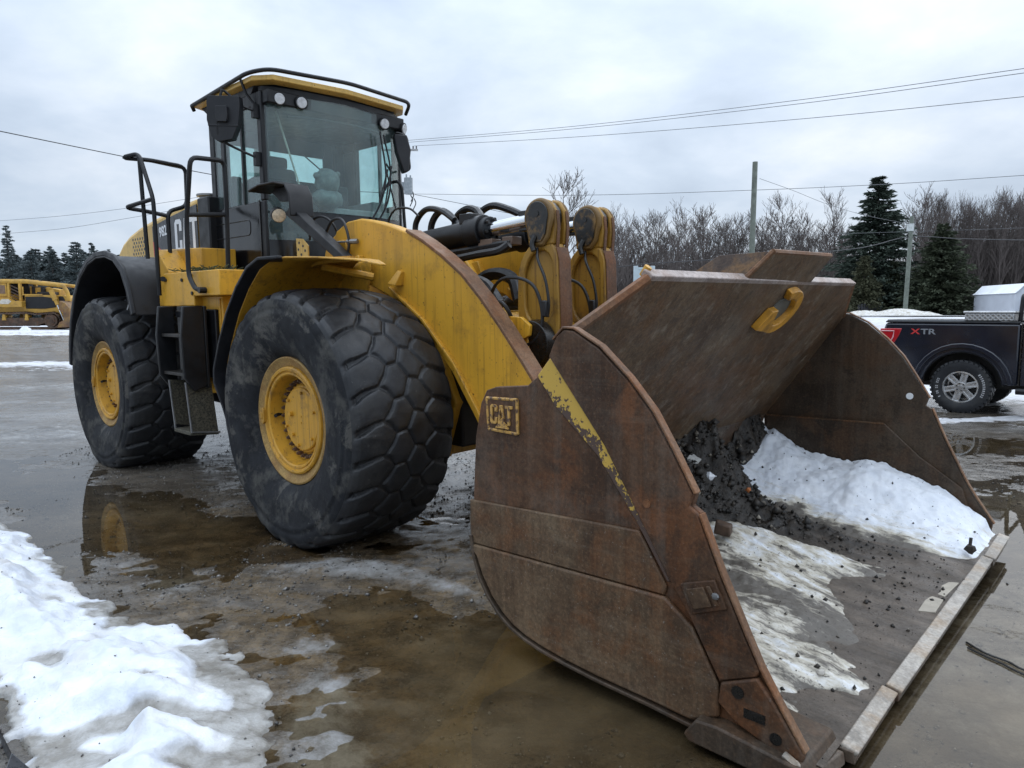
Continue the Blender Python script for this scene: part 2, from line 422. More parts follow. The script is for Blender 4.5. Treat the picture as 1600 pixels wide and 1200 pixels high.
def rubber(name, side):
    k = NT(name); n = k.noise(7, 8, .7); base = k.mix(k.ramp(n, [(.3, 0.0), (.7, 1.0)]), (.006, .0065, .008), (.019, .021, .025))
    d = k.noise(2.6, 9, .7)
    base = k.mix(k.math('MULTIPLY', k.ramp(d, [(.50, 0.0), (.60, 1.0)]), .8 if side else .35), base, (.070, .068, .062) if side else (.045, .044, .041))
    stn = k.noise(3.2, 6, .7, stretch=(1, .2, 1), dist=.6)
    base = k.mix(k.math('MULTIPLY', k.ramp(stn, [(.54, 0.0), (.60, 1.0)]), .55 if side else .1), base, (.115, .108, .095))
    sc = k.noise(40, 4, .6); base = k.mix(k.math('MULTIPLY', k.ramp(sc, [(.66, 0.0), (.74, 1.0)]), .5), base, (.14, .135, .125))
    k.set(Base_Color=base, Roughness=k.ramp(k.noise(5, 6, .6), [(.35, .58 if side else .34), (.65, .85 if side else .62)]), Normal=k.bump(k.noise(45, 6, .65), .3, .006), Specular_IOR_Level=.22 if side else .42)
    return k.mat
TREAD = rubber("tyre_tread_rubber", False)
SIDEWALL = rubber("muddy_tyre_sidewall", True)

def glass(name, tint, gloss_tint=(1, 1, 1), grime=.06, streaks=True):
    k = NT(name); k.t.nodes.remove(k.b)
    tr = k.n("ShaderNodeBsdfTransparent"); tr.inputs[0].default_value = (*tint, 1)
    gl = k.n("ShaderNodeBsdfGlossy"); gl.inputs["Roughness"].default_value = .03
    df = k.n("ShaderNodeBsdfDiffuse"); df.inputs[0].default_value = (.35, .42, .42, 1)
    lw_ = k.n("ShaderNodeLayerWeight"); lw_.inputs["Blend"].default_value = .5
    fr_ = k.math('ADD', k.math('MULTIPLY', k.math('POWER', lw_.outputs["Facing"], 4.0), .75), .05)
    m0 = k.n("ShaderNodeMixShader"); d = k.noise(3, 6, .7)
    k.link(k.ramp(d, [(.3, grime * .4), (.75, grime * 1.8)]), m0.inputs[0]); k.link(tr.outputs[0], m0.inputs[1]); k.link(df.outputs[0], m0.inputs[2])
    m1 = k.n("ShaderNodeMixShader"); k.link(fr_, m1.inputs[0]); k.link(m0.outputs[0], m1.inputs[1]); k.link(gl.outputs[0], m1.inputs[2])
    k.link(m1.outputs[0], k.out.inputs[0]); return k.mat
GLASS = glass("tinted_cab_glass", (.86, .97, .955), grime=.085)
GLASS_CAR = glass("dark_vehicle_glass", (.12, .14, .15), grime=.03)

# ------------------------------------------------------------------ loader frame (shared by the ground under it)
YAW, TILT = R(-43.0), 0.017
LO = Vector((-.48, 6.176, 1.3 * TILT))
LROT = Matrix.Rotation(YAW, 3, 'Z') @ Matrix.Rotation(TILT, 3, 'X')
def lw(x, y, z): return LO + LROT @ Vector((x, y, z))

# ------------------------------------------------------------------ ground
BANK = [(-5.6, 6.6), (-4.59, 5.96), (-4.08, 5.55), (-3.38, 4.95), (-2.77, 4.33), (-2.27, 3.85), (-2.0, 3.62), (-1.8, 3.56), (-1.62, 3.45), (-1.40, 3.36),
        (-1.2, 3.08), (-1.06, 2.88), (-.86, 2.51), (-.71, 2.1), (-.6, 1.2), (-1.3, 1.2), (-1.62, 2.1), (-1.80, 2.47), (-2.10, 2.78), (-2.60, 3.20), (-3.6, 4.1), (-6.2, 5.6)]
def blobs(x, y, items):
    h = 0
    for cx, cy, rx, ry, ang, amp in items:
        c, s = math.cos(R(ang)), math.sin(R(ang)); dx, dy = x - cx, y - cy
        h = h + amp * np.exp(-(((dx * c + dy * s) / rx) ** 2 + ((-dx * s + dy * c) / ry) ** 2))
    return h
HOLLOWS = [(-5.2, 7.1, 1.8, .75, -30, -.040), (-3.1, 5.6, 1.3, .85, -42, -.034), (-1.9, 4.9, .9, .7, -35, -.020), (-.50, 3.35, 1.0, .6, -25, -.034), (.25, 2.7, .8, .8, 0, -.040), (-1.0, 4.2, .8, .4, -20, -.012),
           (2.9, 3.6, 1.2, 2.0, -40, -.040), (4.6, 5.9, 1.3, .9, 20, -.034), (2.2, 2.3, .9, .9, 0, -.036), (-.5, 2.4, .6, .5, 0, -.025), (-.4, 8.6, .5, 1.6, 10, -.016), (1.4, 5.2, 1.3, 1.2, 0, -.018),
           (6.0, 8.6, 1.6, .8, 0, -.035), (-7.5, 9.6, 1.6, .9, 0, -.020)]
RISES = [(-3.1, 7.15, .75, .5, -40, .045), (-2.25, 6.15, .65, .45, -50, .040), (-4.0, 7.95, .6, .5, 0, .02), (-1.2, 5.35, .55, .4, -40, .015), (-1.3, 4.35, .55, .28, 10, .03), (.35, 7.07, .8, .7, 0, .05),
         (-2.41, 9.65, .8, .7, 0, .05), (-.1, 4.3, .5, .3, -20, .030), (.05, 5.0, .5, .35, 0, .02), (-7.0, 11.5, 2.0, 1.0, 0, .03)]
ICES = [(-6.2, 9.5, 2.6, 1.1, -10, .75), (-9.5, 15.5, 4, 1.2, 5, .8), (-12, 18.0, 5, .8, 5, .7), (-7.8, 12.6, 2.2, .5, 0, .8), (-1.25, 4.45, .55, .20, 12, 1.0), (-.75, 4.32, .40, .13, -20, 1.0), (-.35, 4.05, .35, .10, -40, .8), (-2.0, 4.15, .35, .22, -35, .9), (-.80, 2.85, .22, .40, 15, 1.1), (-.62, 2.35, .2, .35, 10, .9),
        (-1.0, 3.4, .22, .16, 0, .8), (3.0, 3.7, 1.2, 1.6, -40, .95), (4.6, 6.1, 1.3, .5, 25, .8), (-.6, 7.4, .25, .8, 8, .7), (-.45, 9.2, .3, 1.6, 0, .7), (-2.5, 4.55, .3, .2, -40, .7), (2.3, 2.3, .9, .8, 0, .7),
        (-5.2, 7.3, 1.3, .5, -35, .55), (.1, 3.95, .3, .12, -30, .7)]
def terrain(x, y):
    a = x / np.maximum(y, 4.0); w = sstep(.02, .38, a); r = np.hypot(x, y)
    return 1.35 * w * sstep(17, 33, r) + .32 * (1 - w) * sstep(28, 58, r) * (y > 0)
def ground_z(x, y):
    x = np.asarray(x, float); y = np.asarray(y, float)
    near = 1 - sstep(18, 40, np.hypot(x, y))
    h = .016 * fbm(x * .55, y * .55, 3, 1) + .016 * fbm(x * 1.9, y * 1.9, 4, 5) + (.016 * fbm(x * 6, y * 9, 4, 9) + .006 * fbm(x * 22, y * 28, 2, 12)) * near
    h = h * (.55 + .45 * near) + .0145 + blobs(x, y, HOLLOWS) + blobs(x, y, RISES)
    ice = np.clip(blobs(x, y, ICES), 0, 1)
    h = h + .026 * ice * (.35 + .65 * fbm(x * 5, y * 5, 3, 31)) * near
    fx, fy = x - LO.x, y - LO.y                       # keep the contact patches of the tyres level
    for wx in (0.0, -3.78):
        for wy in (-1.22, 1.22):
            c = lw(wx, wy, 0); g = np.exp(-(((x - c.x) ** 2 + (y - c.y) ** 2) / .16)); h = h * (1 - g) + (c.z + .004) * g
    # nothing may poke through the bucket floor
    c, s = math.cos(YAW), math.sin(YAW); bx, by = fx * c + fy * s, -fx * s + fy * c
    under = sstep(2.0, 2.3, bx) * (1 - sstep(3.75, 3.95, bx)) * sstep(-1.95, -1.8, by) * (1 - sstep(1.65, 1.8, by))
    h = np.where(under > 0, np.minimum(h, .02 + .2 * (1 - under)), h)
    return h + terrain(x, y)

def spaced(a, b, step, far, growth):
    core = list(np.arange(a, b, step)); d = step; hi = []; v = core[-1]
    while v < far: d *= growth; v += d; hi.append(v)
    return core, hi
xc, xh = spaced(-6.2, 6.0, .03, 700, 1.062)
xl = [-6.2 - (v - 6.0) - .03 for v in xh]
yc, yh = spaced(1.7, 10.5, .03, 900, 1.062)
yl = []; d = .03; v = 1.7
while v > -90: d *= 1.12; v -= d; yl.append(v)
gx = np.array(sorted(xl + xc + xh)); gy = np.array(sorted(yl + yc + yh))
GX, GY = np.meshgrid(gx, gy)
GZ = ground_z(GX, GY)
a_ = GX / np.maximum(GY, 4.0); r_ = np.hypot(GX, GY)
snowmask = sstep(.16, .3, a_) * sstep(14, 17, r_) * (.9 + .25 * fbm(GX * .7, GY * .7, 3, 40))
snowmask = np.maximum(snowmask, (GX < -5.5) * (1.0 * np.exp(-((GY - 21.8) / 2.1) ** 2) + .30 * np.exp(-((GY - 15.6) / .8) ** 2) + .85 * sstep(36, 44, GY)) * (.72 + .9 * fbm(GX * .25, GY * .9, 4, 44)))
snowmask = np.maximum(snowmask, .95 * np.exp(-((GY - (10.75 + .12 * (GX - 6.6) + .15 * fbm(GX * 1.2, GY * 0, 2, 3))) / .28) ** 2) * sstep(5.2, 5.9, GX))
snowmask = np.maximum(snowmask, .95 * np.exp(-(((GX - 6.35) / .35) ** 2 + ((GY - 11.9) / .5) ** 2)) + .9 * np.exp(-(((GX - 8.3) / .5) ** 2 + ((GY - 12.7) / .6) ** 2)))
snowmask = np.maximum(snowmask, .8 * sstep(40, 60, r_))
icemask = np.clip(blobs(GX, GY, ICES), 0, 1)
wetmask = sstep(.045, -.005, GZ - terrain(GX, GY)) * (1 - sstep(25, 45, r_))
mudmask = np.clip(blobs(GX, GY, [(-.2, 3.4, 1.7, 1.2, -20, 1.0), (-1.2, 4.6, 1.4, .8, -30, .7), (-2.8, 5.6, 1.6, 1.0, -40, .45), (1.2, 6.5, 2, 2, 0, .4)]), 0, 1)
k = NT("wet_gravel_ground")
peb = k.voronoi(62, which="World"); peb2 = k.voronoi(23, which="World"); pebc = k.voronoi(62, which="World", out="Color")
big = k.noise(.9, 7, .62, which="World"); mid = k.noise(6, 8, .7, which="World")
c = k.mix(k.ramp(big, [(.3, 0.0), (.7, 1.0)]), (.044, .039, .034), (.130, .110, .088))
c = k.mix(k.ramp(mid, [(.45, 0.0), (.7, .7)]), c, (.150, .128, .100))
sepc = k.n("ShaderNodeSeparateColor"); k.link(pebc, sepc.inputs[0])
mudn = k.noise(2.2, 8, .7, which="World")
mudf = k.ramp(k.math('ADD', k.attr("mud"), k.math('MULTIPLY', k.math('SUBTRACT', mudn, .5), 1.2)), [(.30, 0.0), (.75, 1.0)])
c = k.mix(k.math('MULTIPLY', mudf, .8), c, k.mix(k.ramp(mid, [(.4, 0.0), (.62, 1.0)]), (.045, .032, .018), (.215, .152, .084)))
gs1 = k.noise(110, 3, .6, which="World"); gs2 = k.noise(45, 5, .7, which="World")
c = k.mix(k.math('MULTIPLY', k.ramp(gs2, [(.36, 1.0), (.47, 0.0)]), .65), c, (.012, .010, .008))
c = k.mix(k.math('MULTIPLY', k.ramp(gs1, [(.62, 0.0), (.70, 1.0)]), .75), c, (.22, .205, .18))
c = k.mix(k.math('MULTIPLY', k.ramp(sepc.outputs[0], [(.75, 0.0), (.98, 1.0)]), .45), c, (.17, .155, .135))
snow_n = k.noise(2.6, 9, .72, which="World", stretch=(1, 1.6, 1)); ice_n = k.noise(7, 9, .75, which="World")
sn = k.ramp(k.math('ADD', k.attr("snow"), k.math('MULTIPLY', k.math('SUBTRACT', snow_n, .5), 1.7)), [(.50, 0.0), (.62, 1.0)])
ice_m = k.noise(2.6, 8, .75, which="World", dist=.6)
ic = k.math('MULTIPLY', k.ramp(k.math('ADD', k.math('MULTIPLY', k.attr("ice"), .75), k.math('ADD', k.math('MULTIPLY', k.math('SUBTRACT', ice_n, .5), 1.4), k.math('MULTIPLY', k.math('SUBTRACT', ice_m, .5), 1.5))), [(.45, 0.0), (.85, 1.0)]), .85)
thin = k.ramp(k.noise(.55, 9, .78, which="World", stretch=(.45, 1.6, 1)), [(.50, 0.0), (.62, .75)])
icec = k.mix(k.ramp(mid, [(.35, 0.0), (.65, 1.0)]), (.20, .19, .17), (.42, .43, .44))
c = k.mix(k.math('MULTIPLY', thin, .45), c, (.30, .30, .30)); c = k.mix(ic, c, icec)
c = k.mix(sn, c, k.mix(k.ramp(mid, [(.4, 0.0), (.65, 1.0)]), (.52, .52, .54), (.80, .82, .85)))
wet = k.ramp(k.noise(1.7, 6, .65, which="World"), [(.35, .10), (.65, .42)])
wv = k.attr("wet"); c = k.mix(k.math('MULTIPLY', wv, .35), c, (.050, .038, .024)); wet = k.mix(k.math('MULTIPLY', wv, .9), wet, .06)
ro = k.mix(sn, k.mix(ic, wet, .22), .65)
grit = k.noise(95, 5, .75, which="World"); grit2 = k.noise(32, 6, .7, which="World")
nb = k.bump(grit, .45, .006); nb = k.bump(grit2, .30, .012, nb); nb = k.bump(peb, .15, .004, nb)
GROUND_MAT = k.set(Base_Color=c, Roughness=ro, Normal=nb, Specular_IOR_Level=.6)
tag(grid_mesh("ground", GX, GY, GZ, GROUND_MAT, {"snow": snowmask, "ice": icemask, "wet": wetmask, "mud": mudmask}), "wet dark gravel yard with slush, ice patches and snow beyond", kind="structure")

# meltwater standing in the hollows, one level sheet
wx, wy = np.meshgrid(np.arange(-14, 10.6, .06), np.arange(1.3, 16, .06))
depth = -ground_z(wx, wy)
murk = sstep(.0, .045, depth) * (.14 + .34 * sstep(-.25, .35, fbm(wx * 1.7, wy * 1.7, 5, 77))) * (1 - .55 * np.clip(blobs(wx, wy, [(3.0, 3.7, 1.5, 2.2, -40, 1.0), (4.6, 6.0, 1.8, 1.2, 20, 1), (-4.6, 6.8, 2.2, 1.6, -30, .8)]), 0, 1))
k = NT("muddy_meltwater"); k.t.nodes.remove(k.b)
tr = k.n("ShaderNodeBsdfTransparent"); tr.inputs[0].default_value = (.90, .83, .70, 1)
df = k.n("ShaderNodeBsdfDiffuse"); mud = k.noise(1.5, 7, .65, which="World")
k.link(k.mix(k.ramp(mud, [(.35, 0.0), (.65, 1.0)]), (.120, .088, .048), (.230, .165, .088)), df.inputs[0])
gl = k.n("ShaderNodeBsdfGlossy"); gl.inputs["Roughness"].default_value = .015
fr = k.n("ShaderNodeFresnel"); fr.inputs["IOR"].default_value = 1.48
rip = k.bump(k.noise(9, 3, .5, which="World"), .02, .01); k.link(rip, gl.inputs["Normal"])
m0 = k.n("ShaderNodeMixShader"); k.link(k.math('MULTIPLY', k.attr("murk"), .92), m0.inputs[0]); k.link(tr.outputs[0], m0.inputs[1]); k.link(df.outputs[0], m0.inputs[2])
m1 = k.n("ShaderNodeMixShader"); k.link(fr.outputs[0], m1.inputs[0]); k.link(m0.outputs[0], m1.inputs[1]); k.link(gl.outputs[0], m1.inputs[2])
k.link(m1.outputs[0], k.out.inputs[0])
tag(grid_mesh("puddle_water", wx, wy, wx * 0, k.mat, {"murk": murk}, keep=depth > -.012), "shallow muddy meltwater lying over the yard", kind="structure")

# far road on the rise
rd = [];
for t in np.linspace(-.15, 2.6, 60):
    for w in (0, 1): rd.append((14 + 22 * t + w * .9, 34.5 + 4.5 * t + w * 6.0))
rx = np.array([p[0] for p in rd]).reshape(60, 2); ry = np.array([p[1] for p in rd]).reshape(60, 2)
rx = np.stack([rx[:, 0] + (rx[:, 1] - rx[:, 0]) * u for u in np.linspace(0, 1, 5)], 1); ry = np.stack([ry[:, 0] + (ry[:, 1] - ry[:, 0]) * u for u in np.linspace(0, 1, 5)], 1)
ROAD_MAT = plain("wet_grey_asphalt", (.13, .135, .14), .35, vary=.3, scale=1.2)
tag(grid_mesh("road", rx, ry, ground_z(rx, ry) + .05, ROAD_MAT), "grey wet road crossing behind the snowy slope", kind="structure")

# ------------------------------------------------------------------ snow bank at the near left
sx, sy = np.meshgrid(np.arange(-6.2, -.4, .014), np.arange(1.5, 6.7, .014))
edge = .10 * fbm(sx * 3, sy * 3, 4, 21) + .07 * fbm(sx * 10, sy * 10, 4, 25)
sd = poly_sd(sx, sy, BANK) + edge
POCKETS = [(-2.15, 3.15, .16, .07, -30, .9), (-1.62, 2.95, .10, .05, 0, .8), (-1.05, 3.08, .08, .05, 0, 1), (-2.6, 3.9, .14, .06, -35, .7), (-3.1, 4.35, .16, .07, -35, .6), (-1.52, 3.27, .16, .06, -38, 1), (-1.30, 3.02, .17, .09, -35, 1), (-1.44, 2.68, .22, .08, 10, 1), (-1.16, 2.66, .10, .06, 0, 1), (-1.02, 2.84, .13, .30, 20, .85), (-1.52, 2.42, .13, .07, 0, 1),
           (-1.12, 2.38, .14, .10, 0, .9), (-1.9, 3.35, .12, .05, -30, .8), (-1.75, 2.55, .20, .07, 15, .7), (-1.25, 3.30, .12, .06, -40, .8), (-.92, 2.45, .14, .3, 10, .8)]
pk = np.clip(blobs(sx, sy, POCKETS), 0, 1)
rise = sstep(0, .55, sd) * .55 + sstep(0, 1.4, sd) * .45
lump = .065 * fbm(sx * 1.6, sy * 1.6, 3, 33) + .055 * fbm(sx * 4.2, sy * 4.2, 3, 36) + .016 * fbm(sx * 14, sy * 14, 3, 38) + .007 * fbm(sx * 34, sy * 34, 2, 41)
back = sstep(-1.9, -3.6, sx - .0 * sy)
sz = ground_z(sx, sy) + rise * (.20 + .10 * back) + lump * sstep(0, .35, sd) - .080 * pk * sstep(0, .2, sd) + .022 * (1 - np.exp(-np.maximum(sd, 0) / .012))
sz = np.where(sd > .03, np.maximum(sz, ground_z(sx, sy) + .018 + .02 * sstep(.03, .3, sd)), sz)
sz = np.where(sd < .0, ground_z(sx, sy) - .03, sz)
ice = np.clip(pk * 1.15 + .95 * (1 - sstep(.02, .18, sd)) * sstep(-.2, .25, fbm(sx * 2.3, sy * 2.3, 3, 51)), 0, 1)
k = NT("wet_old_snow")
n1 = k.noise(5, 8, .65, which="World"); n2 = k.noise(40, 5, .65, which="World"); n3 = k.noise(1.6, 5, .6, which="World")
sc = k.mix(k.ramp(n1, [(.38, 0.0), (.62, 1.0)]), (.60, .635, .70), (.745, .765, .80))
sc = k.mix(k.math('MULTIPLY', k.ramp(n3, [(.50, 0.0), (.66, 1.0)]), .6), sc, (.55, .51, .45))
im = k.ramp(k.math('ADD', k.attr("ice"), k.math('MULTIPLY', k.math('SUBTRACT', k.noise(9, 8, .7, which="World"), .5), .55)), [(.38, 0.0), (.72, 1.0)])
sc = k.mix(im, sc, k.mix(k.ramp(n1, [(.40, 0.0), (.60, 1.0)]), (.22, .205, .18), (.43, .425, .41)))
spk = k.ramp(k.noise(120, 3, .5, which="World"), [(.72, 0.0), (.76, .7)]); sc = k.mix(spk, sc, (.25, .22, .19))
nb = k.bump(n1, .35, .03); nb = k.bump(n2, .4, .008, nb)
SNOW = k.set(Base_Color=sc, Roughness=k.mix(im, .55, .16), Normal=nb, Specular_IOR_Level=.45)
try:
    k.b.inputs["Subsurface Weight"].default_value = .12; k.b.inputs["Subsurface Radius"].default_value = (.03, .035, .045); k.b.inputs["Subsurface Scale"].default_value = .5
except Exception: pass
tag(grid_mesh("snow_bank", sx, sy, sz, SNOW, {"ice": ice}, keep=sd > -.01), "thawing white snow bank with grey ice pockets at the near left", kind="stuff")

# grit and small lumps frozen into the bank
rs = np.random.default_rng(17); NB_ = 5200
ii = rs.integers(0, sx.size, NB_); bx_, by_, bz_, bd_ = sx.ravel()[ii], sy.ravel()[ii], sz.ravel()[ii], sd.ravel()[ii]
ok = (bd_ > .01) & (rs.random(NB_) < np.where(bd_ < .16, .8, .16)); bx_, by_, bz_ = bx_[ok], by_[ok], bz_[ok]; NB_ = len(bx_)
octa = np.array([(1, 0, 0), (0, 1, 0), (-1, 0, 0), (0, -1, 0), (0, 0, 1), (0, 0, -1)], float)
tri = np.array([(0, 1, 4), (1, 2, 4), (2, 3, 4), (3, 0, 4), (1, 0, 5), (2, 1, 5), (3, 2, 5), (0, 3, 5)])
gsz = .0015 + .006 * rs.random(NB_) ** 4
V = octa[None] * gsz[:, None, None] * rs.uniform(.5, 1.5, (NB_, 6, 1)) + np.stack([bx_, by_, bz_ + gsz * .2], -1)[:, None]
BANK_GRIT = (V.reshape(-1, 3), (tri[None] + (np.arange(NB_) * 6)[:, None, None]).reshape(-1, 3))

# wet kerb along the near edge of the snow
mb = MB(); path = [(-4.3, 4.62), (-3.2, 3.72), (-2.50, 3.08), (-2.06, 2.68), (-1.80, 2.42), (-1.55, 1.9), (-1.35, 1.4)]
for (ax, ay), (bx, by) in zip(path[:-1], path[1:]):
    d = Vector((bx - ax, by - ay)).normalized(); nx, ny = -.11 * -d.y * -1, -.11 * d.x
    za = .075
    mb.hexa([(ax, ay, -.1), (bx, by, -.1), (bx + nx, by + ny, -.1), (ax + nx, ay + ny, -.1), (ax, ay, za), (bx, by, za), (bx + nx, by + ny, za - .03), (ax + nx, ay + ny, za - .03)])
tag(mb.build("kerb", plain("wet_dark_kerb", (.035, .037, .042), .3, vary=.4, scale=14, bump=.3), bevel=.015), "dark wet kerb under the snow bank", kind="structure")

# loose gravel lying on the yard near the camera
rs = np.random.default_rng(11); NG = 60000
px_ = rs.uniform(-5.2, 5.2, NG); py_ = 2.2 + (rs.random(NG) ** 1.6) * 7.5
patch = fbm(px_ * 1.3, py_ * 1.3, 4, 61) + .9 * np.clip(blobs(px_, py_, RISES) * 14, 0, 1)
pz_ = ground_z(px_, py_)
bsd = poly_sd(px_, py_, BANK)
ok = (patch > -.25 + .5 * rs.random(NG)) & (pz_ > -.034) & (bsd < -.02)
cx, cy = px_ - LO.x, py_ - LO.y; bx = cx * math.cos(YAW) + cy * math.sin(YAW); by = -cx * math.sin(YAW) + cy * math.cos(YAW)
ok &= ~((bx > 1.95) & (bx < 3.9) & (by > -1.9) & (by < 1.75))
px_, py_, pz_ = px_[ok], py_[ok], pz_[ok]; NG = len(px_)
size = .003 + .010 * rs.random(NG) ** 4 + .016 * (rs.random(NG) > .975) * rs.random(NG)
octa = np.array([(1, 0, 0), (0, 1, 0), (-1, 0, 0), (0, -1, 0), (0, 0, 1), (0, 0, -1)], float)
tri = np.array([(0, 1, 4), (1, 2, 4), (2, 3, 4), (3, 0, 4), (1, 0, 5), (2, 1, 5), (3, 2, 5), (0, 3, 5)])
V = octa[None] * size[:, None, None] * rs.uniform(.55, 1.3, (NG, 6, 1))
ang = rs.uniform(0, 6.28, NG); ca, sa = np.cos(ang)[:, None], np.sin(ang)[:, None]
V = np.stack([V[..., 0] * ca - V[..., 1] * sa, V[..., 0] * sa + V[..., 1] * ca, V[..., 2] * .75], -1) + np.stack([px_, py_, pz_ + size * .25], -1)[:, None]
def tri_mesh(name, V, F, mat, smooth=False):
    me = bpy.data.meshes.new(name); me.vertices.add(len(V)); me.vertices.foreach_set("co", V.astype(np.float32).ravel())
    me.loops.add(F.size); me.loops.foreach_set("vertex_index", F.astype(np.int32).ravel())
    me.polygons.add(len(F)); me.polygons.foreach_set("loop_start", (np.arange(len(F)) * F.shape[1]).astype(np.int32))
    if smooth: me.polygons.foreach_set("use_smooth", np.ones(len(F), bool))
    me.update(calc_edges=True)
    for m_ in (mat if isinstance(mat, (list, tuple)) else [mat]): me.materials.append(m_)
    o = bpy.data.objects.new(name, me); COL.objects.link(o); return o
k = NT("mixed_gravel"); g = k.voronoi(40, which="World", out="Color"); sp = k.n("ShaderNodeSeparateColor"); k.link(g, sp.inputs[0])
GRAVEL = k.set(Base_Color=k.ramp(sp.outputs[0], [(0, (.030, .028, .026)), (.6, (.075, .068, .06)), (1, (.24, .23, .215))]), Roughness=.35)
tag(tri_mesh("gravel", *BANK_GRIT, GRAVEL), "fine dark grit frozen into the near snow bank", kind="stuff")
tag(tri_mesh("gravel", V.reshape(-1, 3), (tri[None] + (np.arange(NG) * 6)[:, None, None]).reshape(-1, 3), GRAVEL), "loose wet gravel scattered over the yard", kind="stuff")

# ================================================================== WHEEL LOADER
loader = empty("wheel_loader", LO, (TILT, 0, YAW))
tag(loader, "big yellow wheel loader with rusty bucket lowered on the wet yard", "wheel loader")
def part(mb, name, mats, parent=None, bevel=0.0, angle=35): return mb.build(name, mats, parent or loader, bevel, angle)

# ---------------------------------------------------------------- wheels
def tyre_mesh():
    half = [(.455, -.335), (.475, -.365), (.52, -.392), (.58, -.412), (.64, -.424), (.70, -.431), (.745, -.433), (.765, -.438), (.775, -.430), (.80, -.429), (.815, -.433), (.84, -.424)]
    tread = [(.855, -.420), (.880, -.408), (.900, -.386), (.912, -.350), (.920, -.30), (.928, -.22), (.933, -.11), (.935, 0)]
    tp = [Vector((r, y)) for r, y in tread]; tp = tp + [Vector((p.x, -p.y)) for p in tp[-2::-1]]
    cum = [0]
    for a, b in zip(tp[:-1], tp[1:]): cum.append(cum[-1] + (b - a).length)
    L = cum[-1]; NS = 120; ss = np.linspace(0, L, NS)
    tr_ = np.interp(ss, cum, [p.x for p in tp]); ty = np.interp(ss, cum, [p.y for p in tp])
    left = np.array(half); right = np.array([(r, -y) for r, y in half[::-1]])
    pr = np.concatenate([left[:, 0], tr_, right[:, 0]]); pyy = np.concatenate([left[:, 1], ty, right[:, 1]])
    S = np.concatenate([np.full(len(half), -9.0), ss - L / 2, np.full(len(half), 9.0)])
    dr, dy = np.gradient(pr), np.gradient(pyy); ln = np.hypot(dr, dy); nr, ny = dy / ln, -dr / ln
    NP = 26; NT_ = NP * 30; th = np.arange(NT_) / NT_ * 2 * np.pi; pitch = 2 * np.pi * .93 / NP
    T, SS = np.meshgrid(th, S, indexing='ij'); u = T * .93
    a = np.abs(SS)
    uc = u + .115 * np.clip(a / .44, 0, 1.2) ** 1.7 + .012 * fbm(SS * 9, T * 3, 2, 73)
    # staggered six-sided blocks in four columns, the outer two drawn out into shoulder lugs
    vv = np.sign(SS) * np.where(a < .15, a, .15 + (a - .15) * (.15 / .29)); cw = .15
    cu, cv, dd = [], [], []
    for kc in (-2, -1, 0, 1):
        ph = .5 * (kc % 2)
        for dn in (-1, 0, 1):
            n0 = np.round(uc / pitch - ph) + dn; cu.append((n0 + ph) * pitch); cv.append(np.full(uc.shape, (kc + .5) * cw)); dd.append(np.hypot(uc - cu[-1], (vv - cv[-1]) * 1.15))
    dd = np.stack(dd); cu = np.stack(cu); cv = np.stack(cv); o_ = np.argsort(dd, 0)[:2]
    d1_, d2_ = np.take_along_axis(dd, o_, 0); u1, u2 = np.take_along_axis(cu, o_, 0); v1, v2 = np.take_along_axis(cv, o_, 0)
    bd = (d2_ ** 2 - d1_ ** 2) / (2 * np.hypot(u2 - u1, (v2 - v1) * 1.15) + 1e-9)
    w1 = .0065 + .017 * sstep(.17, .42, a) * (np.abs(v2 - v1) < .01)
    g1 = 1 - sstep(w1, w1 + .007, bd)
    dep = g1 * (.015 + .020 * sstep(.17, .40, a)) * (1 - sstep(L / 2 - .05, L / 2 - .005, a))
    round_ = .004 * (1 - sstep(0, .04, bd - w1)) * (1 - sstep(.43, .46, a))
    row = np.round(u1 / pitch * 2)
    wear = .005 * fbm(u * 6, SS * 6, 3, 71) * (a < 1)
    blk = .006 * (vnoise(row * 3.7, v1 * 31, 5) - .5) * (a < .42)
    off = -dep - round_ + wear + blk
    RR = pr[None] + off * nr[None]; YY = pyy[None] + off * ny[None]
    X = RR * np.cos(T); Z = RR * np.sin(T)
    bulge = np.clip((-.72 - Z) / .16, 0, 1) * .022 * np.sign(pyy)[None] * (np.abs(pyy) > .3)[None]
    Z = np.maximum(Z, -.886 + (.005 * dep / .03)); YY = YY + bulge
    V = np.stack([X, YY, Z], -1).reshape(-1, 3); n, m = NT_, len(pr)
    i = np.arange(n * m).reshape(n, m); i2 = np.roll(i, -1, 0)
    F = np.stack([i[:, :-1], i[:, 1:], i2[:, 1:], i2[:, :-1]], -1)
    mi = np.broadcast_to((np.abs(S[:-1]) > 5) | (np.abs(S[1:]) > 5), (n, m - 1)).astype(np.int32).ravel()
    o = tri_mesh("tyre", V, F.reshape(-1, 4), [TREAD, SIDEWALL], True); o.data.polygons.foreach_set("material_index", mi)
    return o
TAN = rust("dirty_tan_rim_paint", (.30, .19, .065), (.40, .25, .08), (.28, .15, .05), .3, pale=(.36, .27, .15), pale_amt=.35)
